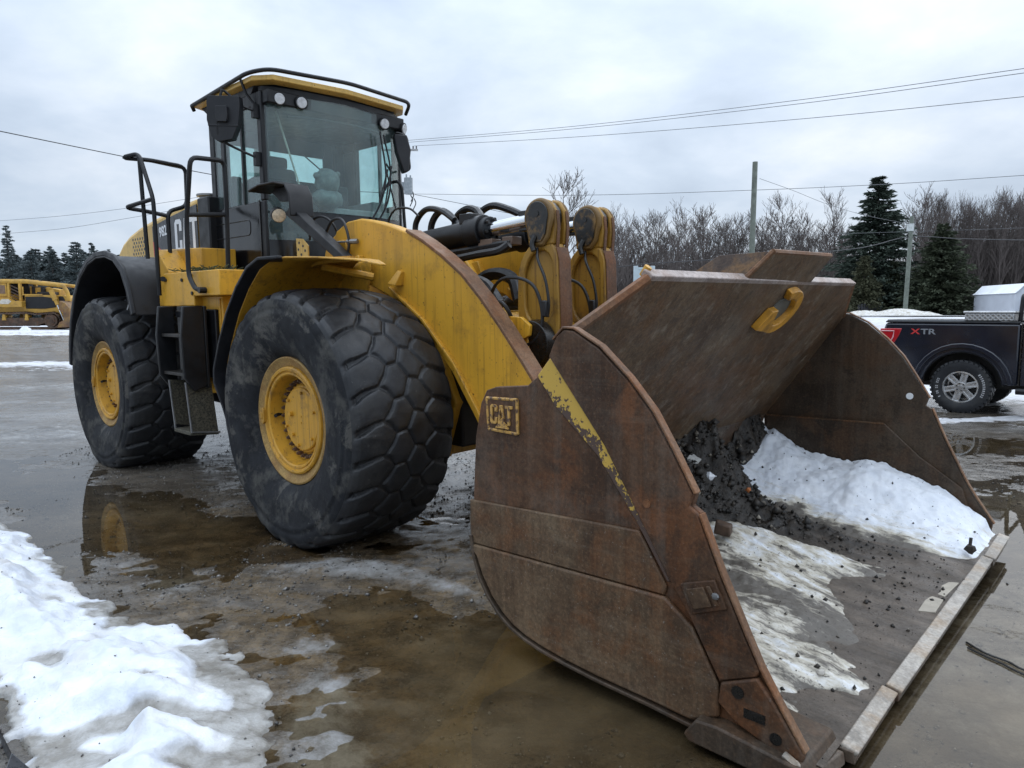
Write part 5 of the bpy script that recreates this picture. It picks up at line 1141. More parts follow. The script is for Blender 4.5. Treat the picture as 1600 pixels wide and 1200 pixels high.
# twigs and moss left lying on the deck
b = MB(); rn = random.Random(4)
for i in range(150):
    p = Vector((-2.25 + rn.random() * .85, -1.44 + rn.random() * .26, 2.0 + rn.random() * .03)); d = Vector((rn.uniform(-1, 1), rn.uniform(-1, 1), rn.uniform(.0, .5))) * .06
    b.tube([p, p + d], .004, 3, caps=False)
o = b.build("moss_litter", plain("mossy_twigs", (.045, .055, .020), .8, vary=.6)); o.location = LO; o.rotation_euler = (TILT, 0, YAW); tag(o, "moss and twigs lying on the yellow deck beside the cab", kind="stuff")
# grey plush bundle behind the windshield
b = MB(); b.ball((0, 0, .17), (.11, .13, .13), 14, seed=3, rough=.06); b.ball((.0, .0, .0), (.12, .17, .10), 12, seed=5, rough=.08); b.ball((.02, -.13, .21), .035, 8); b.ball((.02, .11, .25), .03, 8)
o = b.build("plush_bundle", PLUSH, None, angle=60); o.location = lw(-1.72, -.09, 2.74); o.rotation_euler = (TILT, 0, YAW)
tag(o, "grey plush bundle sitting on the dashboard behind the loader windshield", "plush toy")

# ================================================================== load lying in the bucket (loader coordinates, placed by the loader frame)
lx, ly = np.meshgrid(np.arange(2.06, 3.765, .0125), np.arange(YR + .004, YL - .020, .0125))
floor_z = np.interp(lx, [p[0] for p in sorted(PROF[:7])], [p[1] for p in sorted(PROF[:7])])
backlim = np.interp(lx, [2.045, 2.12, 2.27], [.49, .345, .24])
g1, g2, g3 = fbm(lx * 2.2, ly * 2.2, 4, 81), fbm(lx * 7, ly * 7, 4, 85), fbm(lx * 20, ly * 20, 3, 88)
flow = fbm(lx * 1.1, ly * 5.2, 4, 91)                      # ridges running towards the edge
# dark soil: heap against the back plate, tailing forward between the two snow banks
soil = blobs(lx, ly, [(2.06, .42, .27, .33, 0, .38), (2.30, .42, .30, .19, 0, .16), (2.62, .52, .30, .15, -12, .10), (2.95, .64, .28, .09, -14, .055), (2.06, 1.30, .18, .28, 0, .40), (2.10, -.7, .28, .7, 0, .24), (3.25, .30, .30, .32, 0, .030), (3.45, .62, .22, .16, 0, .03)])
soil = soil * (1 + .40 * g1 + .50 * g2) + (.036 * g3 + .024 * fbm(lx * 45, ly * 45, 2, 99)) * sstep(.015, .10, soil) + .003 + .010 * np.maximum(g2, 0) * sstep(3.75, 3.2, lx) + .006 * np.maximum(g1, 0)
# old snow: banked up against both side plates, low in the middle, broken by dirt
def along(x, pts): return np.interp(x, [p[0] for p in pts], [p[1] for p in pts])
far_h = along(lx + .08 * fbm(lx * 4, ly * 5, 3, 59), [(2.06, .25), (2.2, .36), (2.5, .35), (2.9, .40), (3.2, .33), (3.5, .23), (3.70, .07), (3.8, 0)])
near_h = along(lx + .22 * fbm(lx * 1.6, ly * 4.2, 4, 57) + .05 * fbm(lx * 9, ly * 12, 2, 58), [(2.06, .42), (2.5, .36), (2.9, .27), (3.2, .19), (3.45, .11), (3.6, .03), (3.8, 0)])
snow = far_h * np.exp(-(np.maximum(YL - .02 - ly, 0) / (.62 + .10 * fbm(lx * 2, ly * 0, 3, 63))) ** 2.4) + near_h * (.86 + .45 * fbm(lx * 1.8, ly * 2.6, 4, 69)) * np.exp(-((ly + 1.75) / (1.02 + .16 * fbm(lx * 2.3, ly * 0 + 4, 3, 67))) ** 2.2)
snow = snow + blobs(lx, ly, [(2.72, -.08, .38, .26, 0, .14), (3.10, .16, .38, .14, 6, .10), (2.95, -.45, .35, .16, 0, .06), (3.40, .30, .13, .05, 12, .022), (2.16, .28, .10, .08, 0, .05)])
snow = snow * (1 + .16 * g1 + .12 * g2) + .055 * flow * sstep(.02, .10, snow) * (ly < .6) + .030 * fbm(lx * 1.6, ly * 9, 4, 95) * sstep(.02, .12, snow) * (ly < .7) + .012 * g3 * sstep(.02, .08, snow) + .006 * fbm(lx * 40, ly * 40, 2, 97) * sstep(.02, .06, snow) - .026
lim = 1 - sstep(3.68, 3.75, lx)
rear = np.where(lx < 2.14, 1, 1)
SOILZ = floor_z + soil * lim; SNOWZ = floor_z + np.where(snow > .0, snow, snow - .02) * (1 - sstep(3.66, 3.74, lx))
k = NT("dark_wet_soil")
n1 = k.noise(16, 9, .75); n2 = k.noise(4, 6, .65); n3 = k.noise(65, 4, .6)
c = k.mix(k.ramp(n1, [(.35, 0.0), (.68, 1.0)]), (.006, .005, .004), (.036, .026, .017))
c = k.mix(k.math('MULTIPLY', k.ramp(n3, [(.62, 0.0), (.74, 1.0)]), .6), c, (.15, .125, .10))
xf = k.pos("X")
thin_ = k.ramp(xf, [(3.0 / 4, 0.0), (1.0, 0.0)])
fr_ = k.math('MULTIPLY', k.attr("thin"), k.ramp(k.noise(5, 7, .7), [(.3, .35), (.6, 1.0)]))
sc1 = k.noise(8, 9, .78, stretch=(.15, 1, 1))
c = k.mix(fr_, c, k.mix(k.ramp(sc1, [(.35, 0.0), (.65, 1.0)]), (.050, .038, .028), (.165, .130, .100)))
nb = k.bump(n1, .6, .02); nb = k.bump(n3, .5, .006, nb)
SOIL = k.set(Base_Color=c, Roughness=k.ramp(k.noise(6, 5, .6), [(.35, .28), (.65, .75)]), Normal=nb)
so = grid_mesh("soil_heap", lx, ly, SOILZ, SOIL, {"thin": 1 - sstep(.012, .05, soil)}); so.location = LO; so.rotation_euler = (TILT, 0, YAW)
tag(so, "dark wet soil heaped against the back of the rusty bucket", kind="stuff")
k = NT("dirty_bucket_snow")
n1 = k.noise(7, 8, .68); n2 = k.noise(2.5, 7, .7); n3 = k.noise(55, 5, .65); n4 = k.noise(15, 7, .7, stretch=(.25, 1, 1))
c = k.mix(k.ramp(n1, [(.35, 0.0), (.65, 1.0)]), (.60, .63, .68), (.74, .76, .79))
dirt = k.math('ADD', k.attr("dirt"), k.math('MULTIPLY', k.math('SUBTRACT', n4, .5), 1.5))
c = k.mix(k.ramp(dirt, [(.42, 0.0), (.70, 1.0)]), c, k.mix(k.ramp(n2, [(.35, 0.0), (.65, 1.0)]), (.40, .36, .28), (.55, .51, .43)))
c = k.mix(k.ramp(dirt, [(.70, 0.0), (.88, .9)]), c, (.06, .05, .042))
c = k.mix(k.ramp(k.math('ADD', n3, k.math('MULTIPLY', k.attr("dirt"), .10)), [(.68, 0.0), (.74, .85)]), c, (.05, .042, .035))
nb = k.bump(n1, .4, .03); nb = k.bump(n3, .4, .008, nb)
BSNOW = k.set(Base_Color=c, Roughness=.55, Normal=nb)
dirtm = np.clip(.56 - snow * 2.0 + .24 * (ly < .7) + .30 * g1 + .55 * np.exp(-((ly - .72 + .12 * g2) / .16) ** 2) * (lx > 2.5) + .35 * np.exp(-((ly + .62 + .1 * g2) / .10) ** 2), 0, 1)
keep = SNOWZ > SOILZ - .02
sn = grid_mesh("snow_heap", lx, ly, SNOWZ, BSNOW, {"dirt": dirtm}, keep=keep); sn.location = LO; sn.rotation_euler = (TILT, 0, YAW)
tag(sn, "old dirty snow lying in the rusty bucket beside the soil", kind="stuff")
# clods and pebbles on top of both
rs = np.random.default_rng(5); NC = 20000
cx_ = rs.uniform(2.08, 3.76, NC); cy_ = rs.uniform(YR + .03, YL - .05, NC)
ix = np.clip(((cx_ - 2.06) / .0125).astype(int), 0, lx.shape[1] - 1); iy = np.clip(((cy_ - YR) / .0125).astype(int), 0, lx.shape[0] - 1)
sdp, snp = soil[iy, ix], snow[iy, ix]; topz = np.maximum(SOILZ, SNOWZ)[iy, ix]
ok = ((snp < sdp) & (rs.random(NC) < np.clip(sdp * 6, .18 * (fbm(cx_ * 4, cy_ * 4, 3, 93) > .10), 1))) | (rs.random(NC) < .035)
cx_, cy_, topz, sdp, snp = cx_[ok], cy_[ok], topz[ok], sdp[ok], snp[ok]; NC = len(cx_)
size = (.003 + .017 * rs.random(NC) ** 5 + .026 * (rs.random(NC) > .992) * (sdp > .05)) * np.where((snp < sdp) & (sdp > .06), 1.3, .7)
V = octa[None] * size[:, None, None] * rs.uniform(.6, 1.35, (NC, 6, 1)); ang = rs.uniform(0, 6.28, NC); ca, sa = np.cos(ang)[:, None], np.sin(ang)[:, None]
V = np.stack([V[..., 0] * ca - V[..., 1] * sa, V[..., 0] * sa + V[..., 1] * ca, V[..., 2]], -1) + np.stack([cx_, cy_, topz + size * .3], -1)[:, None]
k = NT("soil_clods"); g = k.voronoi(30, out="Color"); sp = k.n("ShaderNodeSeparateColor"); k.link(g, sp.inputs[0])
CLOD = k.set(Base_Color=k.ramp(sp.outputs[0], [(0, (.008, .007, .006)), (.80, (.026, .021, .016)), (.95, (.07, .055, .04)), (1, (.30, .27, .22))]), Roughness=.6)
cl = tri_mesh("soil_clods", V.reshape(-1, 3), (tri[None] + (np.arange(NC) * 6)[:, None, None]).reshape(-1, 3), CLOD); cl.location = LO; cl.rotation_euler = (TILT, 0, YAW)
tag(cl, "crumbs of soil and grit scattered over the bucket load", kind="stuff")
def lump(name, label, cat, c, r, mat, seed, rough=.16, n=10):
    b = MB(); b.ball((0, 0, 0), r, n, seed=seed, rough=rough); o = b.build(name, mat, angle=25); o.location = lw(*c); o.rotation_euler = (TILT, 0, YAW); return tag(o, label, cat)
WOOD = plain("wet_brown_wood", (.075, .045, .028), .6, vary=.5, scale=18, bump=.4)
b = MB(); b.hexa([(-.05, -.035, -.04), (.05, -.04, -.04), (.055, .03, -.035), (-.045, .035, -.04), (-.045, -.03, .035), (.045, -.035, .03), (.05, .03, .03), (-.05, .03, .04)])
o = b.build("wood_block", WOOD, bevel=.010); o.location = lw(2.62, -.22, .325); o.rotation_euler = (.1, .1, YAW + .3); tag(o, "brown wood block on the snow near the front plate of the bucket", "wood block")
ICE_M = plain("grey_ice_chunk", (.50, .49, .46), .3, vary=.25, scale=12)
lump("ice_chunk", "round grey ice lump at the top left of the soil heap", "ice chunk", (2.10, .10, .66), (.045, .05, .045), ICE_M, 2)
lump("ice_chunk", "knobbly pale ice lump just right of the round one on the soil", "ice chunk", (2.16, .24, .60), (.05, .05, .04), ICE_M, 3, .3)
lump("ice_chunk", "white ice lump lower down on the dark soil heap", "ice chunk", (2.27, .28, .49), (.05, .045, .04), plain("white_ice_chunk", (.68, .70, .73), .35, vary=.15), 4, .25)
lump("stone", "pale stone on the bare bucket floor near the right corner", "stone", (3.55, -1.18, .125), (.018, .02, .014), plain("pale_stone", (.45, .42, .37), .6), 6, .2, 8)
lump("leaf_scrap", "orange leaf scrap on the dark soil heap", "leaf", (2.48, .42, .405), (.020, .016, .018), plain("orange_leaf", (.38, .12, .03), .7), 8, .4, 8)
b = MB(); rn = random.Random(2)
b.ball((0, 0, 0), (.035, .03, .03), 8, seed=1, rough=.3); b.tube([(0, 0, .02), (.01, .01, .07)], .010, 5)
o = b.build("soil_clod", SOIL, angle=25); o.location = lw(3.70, .93, .135); tag(o, "black clod standing at the end of the snow near the cutting edge", "clod")

# thin chain lying across the shallow puddle beyond the cutting edge
def chain_path(pts): return [Vector((x, y, max(ground_z(x, y).item(), 0.0) + .006)) for x, y in pts]
b = MB(); b.tube(smooth_path(chain_path([(2.27, 3.42), (2.29, 3.30), (2.34, 3.22), (2.36, 3.14), (2.45, 3.02), (2.50, 2.9)]), 5), .005, 5)
b.tube(smooth_path(chain_path([(2.24, 3.36), (2.27, 3.27), (2.30, 3.20), (2.33, 3.10), (2.41, 2.98), (2.45, 2.86)]), 5), .005, 5)
tag(b.build("wire_strand", HOSE), "doubled black wire strand lying on the icy puddle right of the bucket edge", "wire")
for i, (x, y) in enumerate(((-.95, 3.95), (-.55, 4.15), (.20, 3.7), (.12, 3.55), (-2.2, 5.15))):
    pass

# ================================================================== pickup truck
def heading_frame(name, loc, ang): return empty(name, loc, (0, 0, ang))
TA = R(-44)
NAVY = NT("navy_truck_paint"); NAVY.set(Base_Color=NAVY.mix(NAVY.ramp(NAVY.noise(1.5, 5, .6), [(.3, 0.0), (.7, 1.0)]), (.004, .006, .013), (.007, .010, .021)), Roughness=NAVY.ramp(NAVY.noise(4, 5), [(.3, .16), (.7, .30)]), Coat_Weight=.5, Coat_Roughness=.08); NAVY = NAVY.mat
truck = heading_frame("pickup_truck", (7.95, 12.22, .0), TA)
tag(truck, "dark navy pickup truck with covered bed parked beyond the bucket", "pickup truck")
TW = 1.0
def tpart(mb, name, mat, parent=None, bevel=0.0, angle=35): return mb.build(name, mat, parent or truck, bevel, angle)
arch = [(.56 * math.cos(t), .43 + .56 * math.sin(t)) for t in np.linspace(math.pi * .97, math.pi * .03, 15)]
bed = MB(); bed.prism([(-1.20, .62), (-1.22, 1.25), (-1.16, 1.46), (.76, 1.46), (.76, .50)] + [(x, z) for x, z in arch[::-1]], -TW, TW)
tpart(bed, "bed", NAVY, None, .035)
bumpline = MB(); bumpline.sheet([(-1.10, 1.02), (-.6, 1.06), (-.45, 1.10)], -TW - .012, -TW, .02); tpart(bumpline, "body_crease", NAVY)
flr = MB()
for y0, y1 in ((-TW - .035, -TW + .06), (TW - .06, TW + .035)): flr.sheet([(x * 1.14, .43 + (z - .43) * 1.14) for x, z in arch], y0, y1, .075)
tpart(flr, "wheel_arch_flare", NAVY, None, .015)
inn_ = MB(); inn_.sheet([(x * 1.0, z - .005) for x, z in arch], -TW + .03, TW - .03, .02); inn_.box(-.555, .555, -.60, .60, .50, .98); tpart(inn_, "wheel_well", DARK_FRAME)
cv = MB(); cv.box(-1.16, .48, -TW + .05, TW - .05, 1.462, 1.515); tpart(cv, "bed_cover", plain("wet_black_bed_cover", (.05, .055, .06), .18, vary=.2), None, .02)
rl = MB(); rl.box(-1.16, .76, -TW - .004, -TW + .06, 1.462, 1.49); rl.box(-1.16, .76, TW - .06, TW + .004, 1.462, 1.49); tpart(rl, "bed_rail", PLASTIC, None, .01)
k = NT("diamond_plate"); tr1 = k.n("ShaderNodeTexWave"); tr1.inputs["Scale"].default_value = 9; tr1.bands_direction = 'DIAGONAL'; k.link(k.coord(), tr1.inputs["Vector"])
tr2 = k.n("ShaderNodeTexWave"); tr2.inputs["Scale"].default_value = 9; tr2.bands_direction = 'DIAGONAL'; k.link(k.coord(stretch=(-1, 1, 1)), tr2.inputs["Vector"])
pt = k.math('MAXIMUM', tr1.outputs["Fac"], tr2.outputs["Fac"]); k.set(Base_Color=k.mix(pt, (.22, .22, .22), (.52, .53, .54)), Metallic=.8, Roughness=.3, Normal=k.bump(pt, .6, .004))
tb = MB(); tb.box(.0, .66, -TW + .02, TW - .02, 1.50, 1.62); tbo = tpart(tb, "tool_box", k.mat, None, .012)
tl_ = MB(); tl_.box(-.02, .68, -TW + .0, TW - .0, 1.62, 1.655); tl_.build("tool_box_lid", plain("bright_alloy_lid", (.60, .61, .62), .3, metal=.5), tbo, .01)
ca = MB(); ca.prism([(.79, .50), (.79, 1.46), (.86, 1.50), (1.05, 1.94), (1.30, 2.0), (2.55, 1.98), (3.25, 1.46), (4.35, 1.36), (4.62, 1.22), (4.68, .80), (4.6, .55), (4.22, .50)] + [(3.68 + x, z) for x, z in arch[::-1]] + [(3.1, .50)], -TW + .02, TW - .02)
tpart(ca, "cabin", NAVY, None, .04)
sw_ = MB()
for s in (-1, 1):
    sw_.prism([(1.05, 1.48), (1.20, 1.88), (1.85, 1.90), (1.85, 1.48)], s * (TW - .025), s * (TW - .012)); sw_.prism([(1.92, 1.48), (1.92, 1.90), (2.5, 1.88), (3.05, 1.48)], s * (TW - .025), s * (TW - .012))
sw_.hexa([(.84, -.75, 1.52), (.86, -.75, 1.50), (.86, .75, 1.50), (.84, .75, 1.52), (1.02, -.68, 1.88), (1.04, -.68, 1.87), (1.04, .68, 1.87), (1.02, .68, 1.88)])
tpart(sw_, "cabin_window", GLASS_CAR)
hb = MB(); hb.tube(round_path([(.72, -.85, 1.50), (.74, -.85, 1.90), (.74, .85, 1.90), (.72, .85, 1.50)], .08), .03, 8); tpart(hb, "headache_rack", BLACK)
dr = MB(); dr.box(1.86, 1.90, -TW + .012, -TW + .022, .55, 1.46); dr.box(.765, .785, -TW + .0, -TW + .06, .5, 1.46); dr.box(1.4, 1.6, -TW - .02, -TW + .02, 1.20, 1.24); tpart(dr, "door_gap", GREASE)
bp = MB(); bp.box(-1.34, -1.16, -.95, .95, .58, .78); tpart(bp, "rear_bumper", STEEL, None, .03)
run = MB(); run.tube([(.75, -TW - .02, .42), (3.1, -TW - .02, .42)], .05, 8); tpart(run, "side_step", BLACK)
fr2 = MB(); fr2.box(-1.1, 4.5, -.5, .5, .40, .60); fr2.cyl((0, -.8, .43), (0, .8, .43), .10, n=12); fr2.cyl((-.9, .45, .42), (-.3, .45, .42), .12, n=12); tpart(fr2, "chassis", DARK_FRAME)
k = NT("red_tail_lens"); k.set(Base_Color=(.42, .012, .018), Roughness=.12, Coat_Weight=.6)
TLP = [(-1.24, 1.36), (-.90, 1.365), (-.945, 1.24), (-1.05, 1.05), (-1.12, .95), (-1.24, 1.08)]
for s in (-1, 1):
    o = tpart(MB().prism(TLP, s * TW - s * .05, s * TW + s * .012), "tail_light", k.mat, None, .012)
    MB().tube([(-1.22, s * TW + s * .012, 1.32), (-1.02, s * TW + s * .014, 1.32), (-1.03, s * TW + s * .014, 1.22), (-1.12, s * TW + s * .014, 1.03)], .010, 6).build("light_tube", plain("pale_pink_tube", (.72, .40, .42), .3), o)
for s_, body, mat_, x_ in (("X", "X", RED_DECAL, -.76), ("TR", "TR", plain("silver_decal", (.22, .23, .25), .3), -.615)):
    tx = text_mesh("decal_letter" if s_ == "X" else "decal_letters", body, .125, mat_, truck, .002, .003, 1.45); tx.location = (x_, -TW - .006, 1.275); tx.rotation_euler = (R(90), 0, 0)
def truck_wheel():
    w = MB(); w.lathe([(.26, .10), (.262, -.115), (.255, -.130), (.235, -.132), (.228, -.115), (.222, .06), (.10, .07)], n=40)
    wo = w.build("wheel", ALUMINIUM, truck, angle=30)
    t = MB(); pr = [(.26, .125), (.30, .14), (.36, .145), (.405, .138), (.424, .115), (.428, 0), (.424, -.115), (.405, -.138), (.36, -.147), (.30, -.142), (.26, -.128)]; t.lathe(pr, n=72)
    for k_ in range(36):
        a = k_ * 2 * math.pi / 36; c_, s_ = math.cos(a), math.sin(a)
        for y0, y1, off in ((-.150, -.085, 0), (-.075, -.01, .09), (.01, .075, 0), (.085, .150, .09)):
            ca_, sa_ = math.cos(a + off), math.sin(a + off); d = Vector((ca_, 0, sa_)); e_ = Vector((-sa_, 0, ca_)) * .026
            t.hexa([d * .40 - e_ + Vector((0, y0, 0)), d * .40 + e_ + Vector((0, y0, 0)), d * .40 + e_ + Vector((0, y1, 0)), d * .40 - e_ + Vector((0, y1, 0)), d * .437 - e_ * .8 + Vector((0, y0 * .95, 0)), d * .437 + e_ * .8 + Vector((0, y0 * .95, 0)), d * .437 + e_ * .8 + Vector((0, y1, 0)), d * .437 - e_ * .8 + Vector((0, y1, 0))])
    t.build("tyre", TREAD, wo)
    lt = MB(); rl_ = random.Random(5)
    for a0, a1, n_ in ((2.75, 3.75, 11), (-.45, .75, 12)):
        for q_ in range(n_):
            a = a0 + (a1 - a0) * q_ / n_
            if rl_.random() < .12: continue
            for e0, e1 in ((.315, .350),) if rl_.random() < .5 else ((.315, .328), (.336, .350)):
                d0, d1 = Vector((math.cos(a), 0, math.sin(a))), Vector((math.cos(a + .05), 0, math.sin(a + .05)))
                lt.hexa([d0 * e0 + Vector((0, -.146, 0)), d1 * e0 + Vector((0, -.146, 0)), d1 * e1 + Vector((0, -.146, 0)), d0 * e1 + Vector((0, -.146, 0)), d0 * e0 + Vector((0, -.1505, 0)), d1 * e0 + Vector((0, -.1505, 0)), d1 * e1 + Vector((0, -.1515, 0)), d0 * e1 + Vector((0, -.1515, 0))])
    tag(lt.build("white_tyre_marking", plain("white_tyre_rubber", (.42, .42, .43), .6), wo), kind="stuff")
    sp_ = MB()
    for k_ in range(6):
        a = k_ * math.pi / 3 + .26; d = Vector((math.cos(a), 0, math.sin(a))); e_ = Vector((-math.sin(a), 0, math.cos(a)))
        q = lambda r, w_, y_: d * r + e_ * w_ + Vector((0, y_, 0))
        for sgn in (-1, 1):
            sp_.hexa([q(.05, sgn * .030 - .020, -.07), q(.24, sgn * .036 - .013, -.075), q(.24, sgn * .036 + .013, -.075), q(.05, sgn * .030 + .020, -.07), q(.05, sgn * .030 - .018, -.105), q(.24, sgn * .036 - .011, -.120), q(.24, sgn * .036 + .011, -.120), q(.05, sgn * .030 + .018, -.105)])
        sp_.hexa([q(.05, -.03, -.05), q(.235, -.03, -.055), q(.235, .03, -.055), q(.05, .03, -.05), q(.05, -.03, -.095), q(.235, -.03, -.100), q(.235, .03, -.100), q(.05, .03, -.095)])
    sp_.cyl((0, -.05, 0), (0, -.112, 0), .078, n=18); sp_.cyl((0, -.11, 0), (0, -.122, 0), .036, n=18)
    sp_.build("wheel_spokes", ALUMINIUM, wo, .003)
    nt = MB()
    for k_ in range(6):
        a = k_ * math.pi / 3 + .78; nt.cyl((.058 * math.cos(a), -.112, .058 * math.sin(a)), (.058 * math.cos(a), -.128, .058 * math.sin(a)), .012, n=6)
    tag(nt.build("lug_nuts", GREASE, wo), kind="stuff"); br = MB(); br.cyl((0, .02, 0), (0, -.02, 0), .19, n=24); br.build("brake_disc", DARK_FRAME, wo)
    return wo
tw = truck_wheel(); tw.location = (0, -.86, .43)
for x_, s in ((3.68, -1), (0, 1), (3.68, 1)):
    c_ = copy_tree(tw, truck); c_.location = (x_, s * .86, .43); c_.rotation_euler = (0, 0, 0 if s < 0 else math.pi)

# ================================================================== bulldozer far left
dz = heading_frame("bulldozer", at(50, 514, 52) - Vector((0, 0, 0)), R(3))
tag(dz, "old yellow crawler bulldozer with rusty tracks parked at the treeline", "bulldozer")
DY = plain("old_yellow_machine_paint", (.44, .25, .035), .55, vary=.25, scale=2, dirt=(.13, .07, .03), dirt_amt=.7)
def dpart(mb, name, mat, bevel=.02): return mb.build(name, mat, dz, bevel)
def U_(px): return (px - 50) * .0466
def W_(py): return (513.5 - py) * .0466
def PX(pts): return [(U_(a), W_(b)) for a, b in pts]
RT = rust("rusty_track", (.045, .030, .022), (.085, .052, .033), (.13, .06, .03), .3)
for y0 in (-.3, 1.7):
    t = MB(); loop = PX([(88, 487.5), (93, 491), (96, 496), (96.5, 502), (94, 508), (88, 512.5), (60, 513.5), (-50, 513.5), (-66, 511), (-70, 500), (-66, 490), (-50, 488), (-20, 489), (20, 488.5), (45, 487.5), (60, 490)])
    inner = [(x * .985 + .01, W_(500) + (z - W_(500)) * .82) for x, z in loop]
    n = len(loop); v_ = [(x, y0, z) for x, z in loop] + [(x, y0 + .6, z) for x, z in loop] + [(x, y0, z) for x, z in inner] + [(x, y0 + .6, z) for x, z in inner]
    t.add(v_, [(i, (i + 1) % n, n + (i + 1) % n, n + i) for i in range(n)] + [(2 * n + (i + 1) % n, 2 * n + i, 3 * n + i, 3 * n + (i + 1) % n) for i in range(n)] + [(i, 2 * n + i, 2 * n + (i + 1) % n, (i + 1) % n) for i in range(n)] + [(n + (i + 1) % n, 3 * n + (i + 1) % n, 3 * n + i, n + i) for i in range(n)])
    for i in range(n):
        a, b = Vector(loop[i]), Vector(loop[(i + 1) % n]); L_ = (b - a).length; m_ = max(1, int(L_ / .21))
        for j in range(m_):
            p = a.lerp(b, (j + .5) / m_); d = (b - a).normalized(); nn = Vector((-d.y, d.x)); nn = nn if (nn.dot(p - Vector((U_(20), W_(500)))) > 0) else -nn
            q = [p - d * .02, p + d * .02, p + d * .02 + nn * .06, p - d * .02 + nn * .06]; t.prism([(w.x, w.y) for w in q], y0, y0 + .6)
    dpart(t, "track", RT, 0)
    fr_ = MB(); fr_.prism(PX([(-55, 497), (70, 496), (74, 503), (60, 509), (-50, 509.5)]), y0 + .12, y0 + .5); dpart(fr_, "track_frame", RT)
    for px in (82, -56):
        w = MB(); w.lathe([(.16, .0), (.18, -.06), (.30, -.06), (.34, -.02), (.46, -.02), (.50, .05), (.50, .4)], (U_(px), y0 + .06, W_(500.5)), 28); w.cyl((U_(px), y0 + .0, W_(500.5)), (U_(px), y0 + .3, W_(500.5)), .17, n=14); dpart(w, "idler_wheel", RT, 0)
    for px in (-10, 12, 46): w = MB(); w.cyl((U_(px), y0 + .1, W_(494)), (U_(px), y0 + .5, W_(494)), .13, n=14); w.prism(PX([(px - 3, 500), (px - 1.5, 490), (px + 1.5, 490), (px + 3, 500)]), y0 + .05, y0 + .2); dpart(w, "carrier_roller", DY, 0)
b = MB(); b.prism(PX([(-60, 480), (-60, 460), (20, 460), (22, 468), (41, 471), (41, 461), (100, 461), (107, 466), (108, 493), (96, 494), (86, 488), (40, 489), (-60, 489)]), .1, 2.0); dpart(b, "body", DY)
b = MB(); b.prism(PX([(42, 463.5), (70, 463.5), (87, 466), (87, 480), (72, 482), (42, 482)]), .06, .12); dpart(b, "engine_side_panel", BLACK)
b = MB(); b.prism(PX([(92, 463), (99, 463), (102, 470), (100, 479), (94, 479)]), .06, .11); dpart(b, "radiator_side", BLACK)
b = MB(); b.prism(PX([(-60, 471), (22, 466), (27, 470), (41, 471), (41, 479.5), (-60, 480)]), -.32, 0.1); dpart(b, "fender_step", DY)
b = MB(); b.prism(PX([(6, 473), (12, 467.5), (22, 467.5), (26, 471), (22, 475), (8, 475)]), -.335, -.315); dpart(b, "faded_decal", plain("faded_white_decal", (.48, .44, .38), .6, vary=.3))
b = MB(); b.tube([(U_(-60), .1, W_(439.5)), (U_(45), .1, W_(440)), (U_(95), .1, W_(446))], .16, 8); b.tube(smooth_path([(U_(45), .1, W_(440)), (U_(95), .1, W_(446)), (U_(102), .1, W_(450)), (U_(106), .1, W_(458)), (U_(107), .1, W_(470))], 4), .14, 8)
b.tube([(U_(45), 2.0, W_(440)), (U_(95), 2.0, W_(446)), (U_(104), 2.0, W_(453)), (U_(107), 2.0, W_(470))], .13, 8); b.box(U_(-60), U_(40), .1, 2.0, W_(439), W_(436.5))
for px in (-40, 18, 35): b.box(U_(px - 1.7), U_(px + 1.7), .02, .2, W_(471), W_(440)); b.box(U_(px - 1.7), U_(px + 1.7), 1.9, 2.1, W_(471), W_(440))
dpart(b, "canopy_frame", DY)
b = MB()
for i in range(5): b.tube([(U_(21), .08, W_(446 + i * 5)), (U_(33), .08, W_(452 + i * 5))], .045, 6)
dpart(b, "guard_bars", RT, 0)
b = MB(); b.box(U_(-12), U_(15), .06, .12, W_(463), W_(443)); b.box(U_(38), U_(40), .05, .12, W_(460), W_(448)); b.box(U_(38), U_(68), .05, .12, W_(461.5), W_(459.5)); dpart(b, "cab_panel", DY)
b = MB(); b.box(U_(-10), U_(13), .04, .07, W_(459), W_(446)); dpart(b, "side_screen", plain("brown_screen", (.16, .10, .065), .7))
b = MB(); b.prism(PX([(42, 447), (62, 447), (62, 460), (42, 460)]), .9, 1.3); b.cyl((U_(60), 1.0, W_(461)), (U_(60), 1.0, W_(450)), .12, n=12); b.box(U_(56), U_(82), .4, 1.5, W_(461), W_(456)); dpart(b, "engine_top", DARK_FRAME)
b = MB(); b.box(U_(48), U_(56), .85, .9, W_(458), W_(449)); b.box(U_(66), U_(71), .85, .9, W_(458), W_(448)); dpart(b, "operator_station", DY)
b = MB(); b.prism(PX([(38, 447), (70, 449.5), (83, 452), (83, 462), (38, 462)]), 1.0, 1.9); dpart(b, "engine_cover", DY)
b = MB(); b.box(U_(-12), U_(34), 1.2, 1.9, W_(466), W_(441)); dpart(b, "cab_body", DARK_FRAME)
b = MB(); A_, B_ = Vector((U_(84), -.15, W_(453.5))), Vector((U_(95), -.15, W_(482))); b.cyl(A_, A_.lerp(B_, .55), .17, n=14); b.cyl(A_.lerp(B_, .5), A_.lerp(B_, .8), .12, n=14); cy = dpart(b, "lift_cylinder", DY)
b = MB(); b.cyl(A_.lerp(B_, .75), Vector((U_(104), -.15, W_(511))), .05, n=10); b.build("cylinder_rod", CHROME, dz)
b = MB(); b.prism(PX([(106, 470), (114, 474), (120, 482), (120, 500), (126, 510), (100, 511), (104, 503), (110, 500), (110, 488), (104, 484)]), -1.0, 3.0); dpart(b, "blade", rust("worn_blade", (.10, .06, .04), (.30, .17, .05), (.2, .09, .04)))

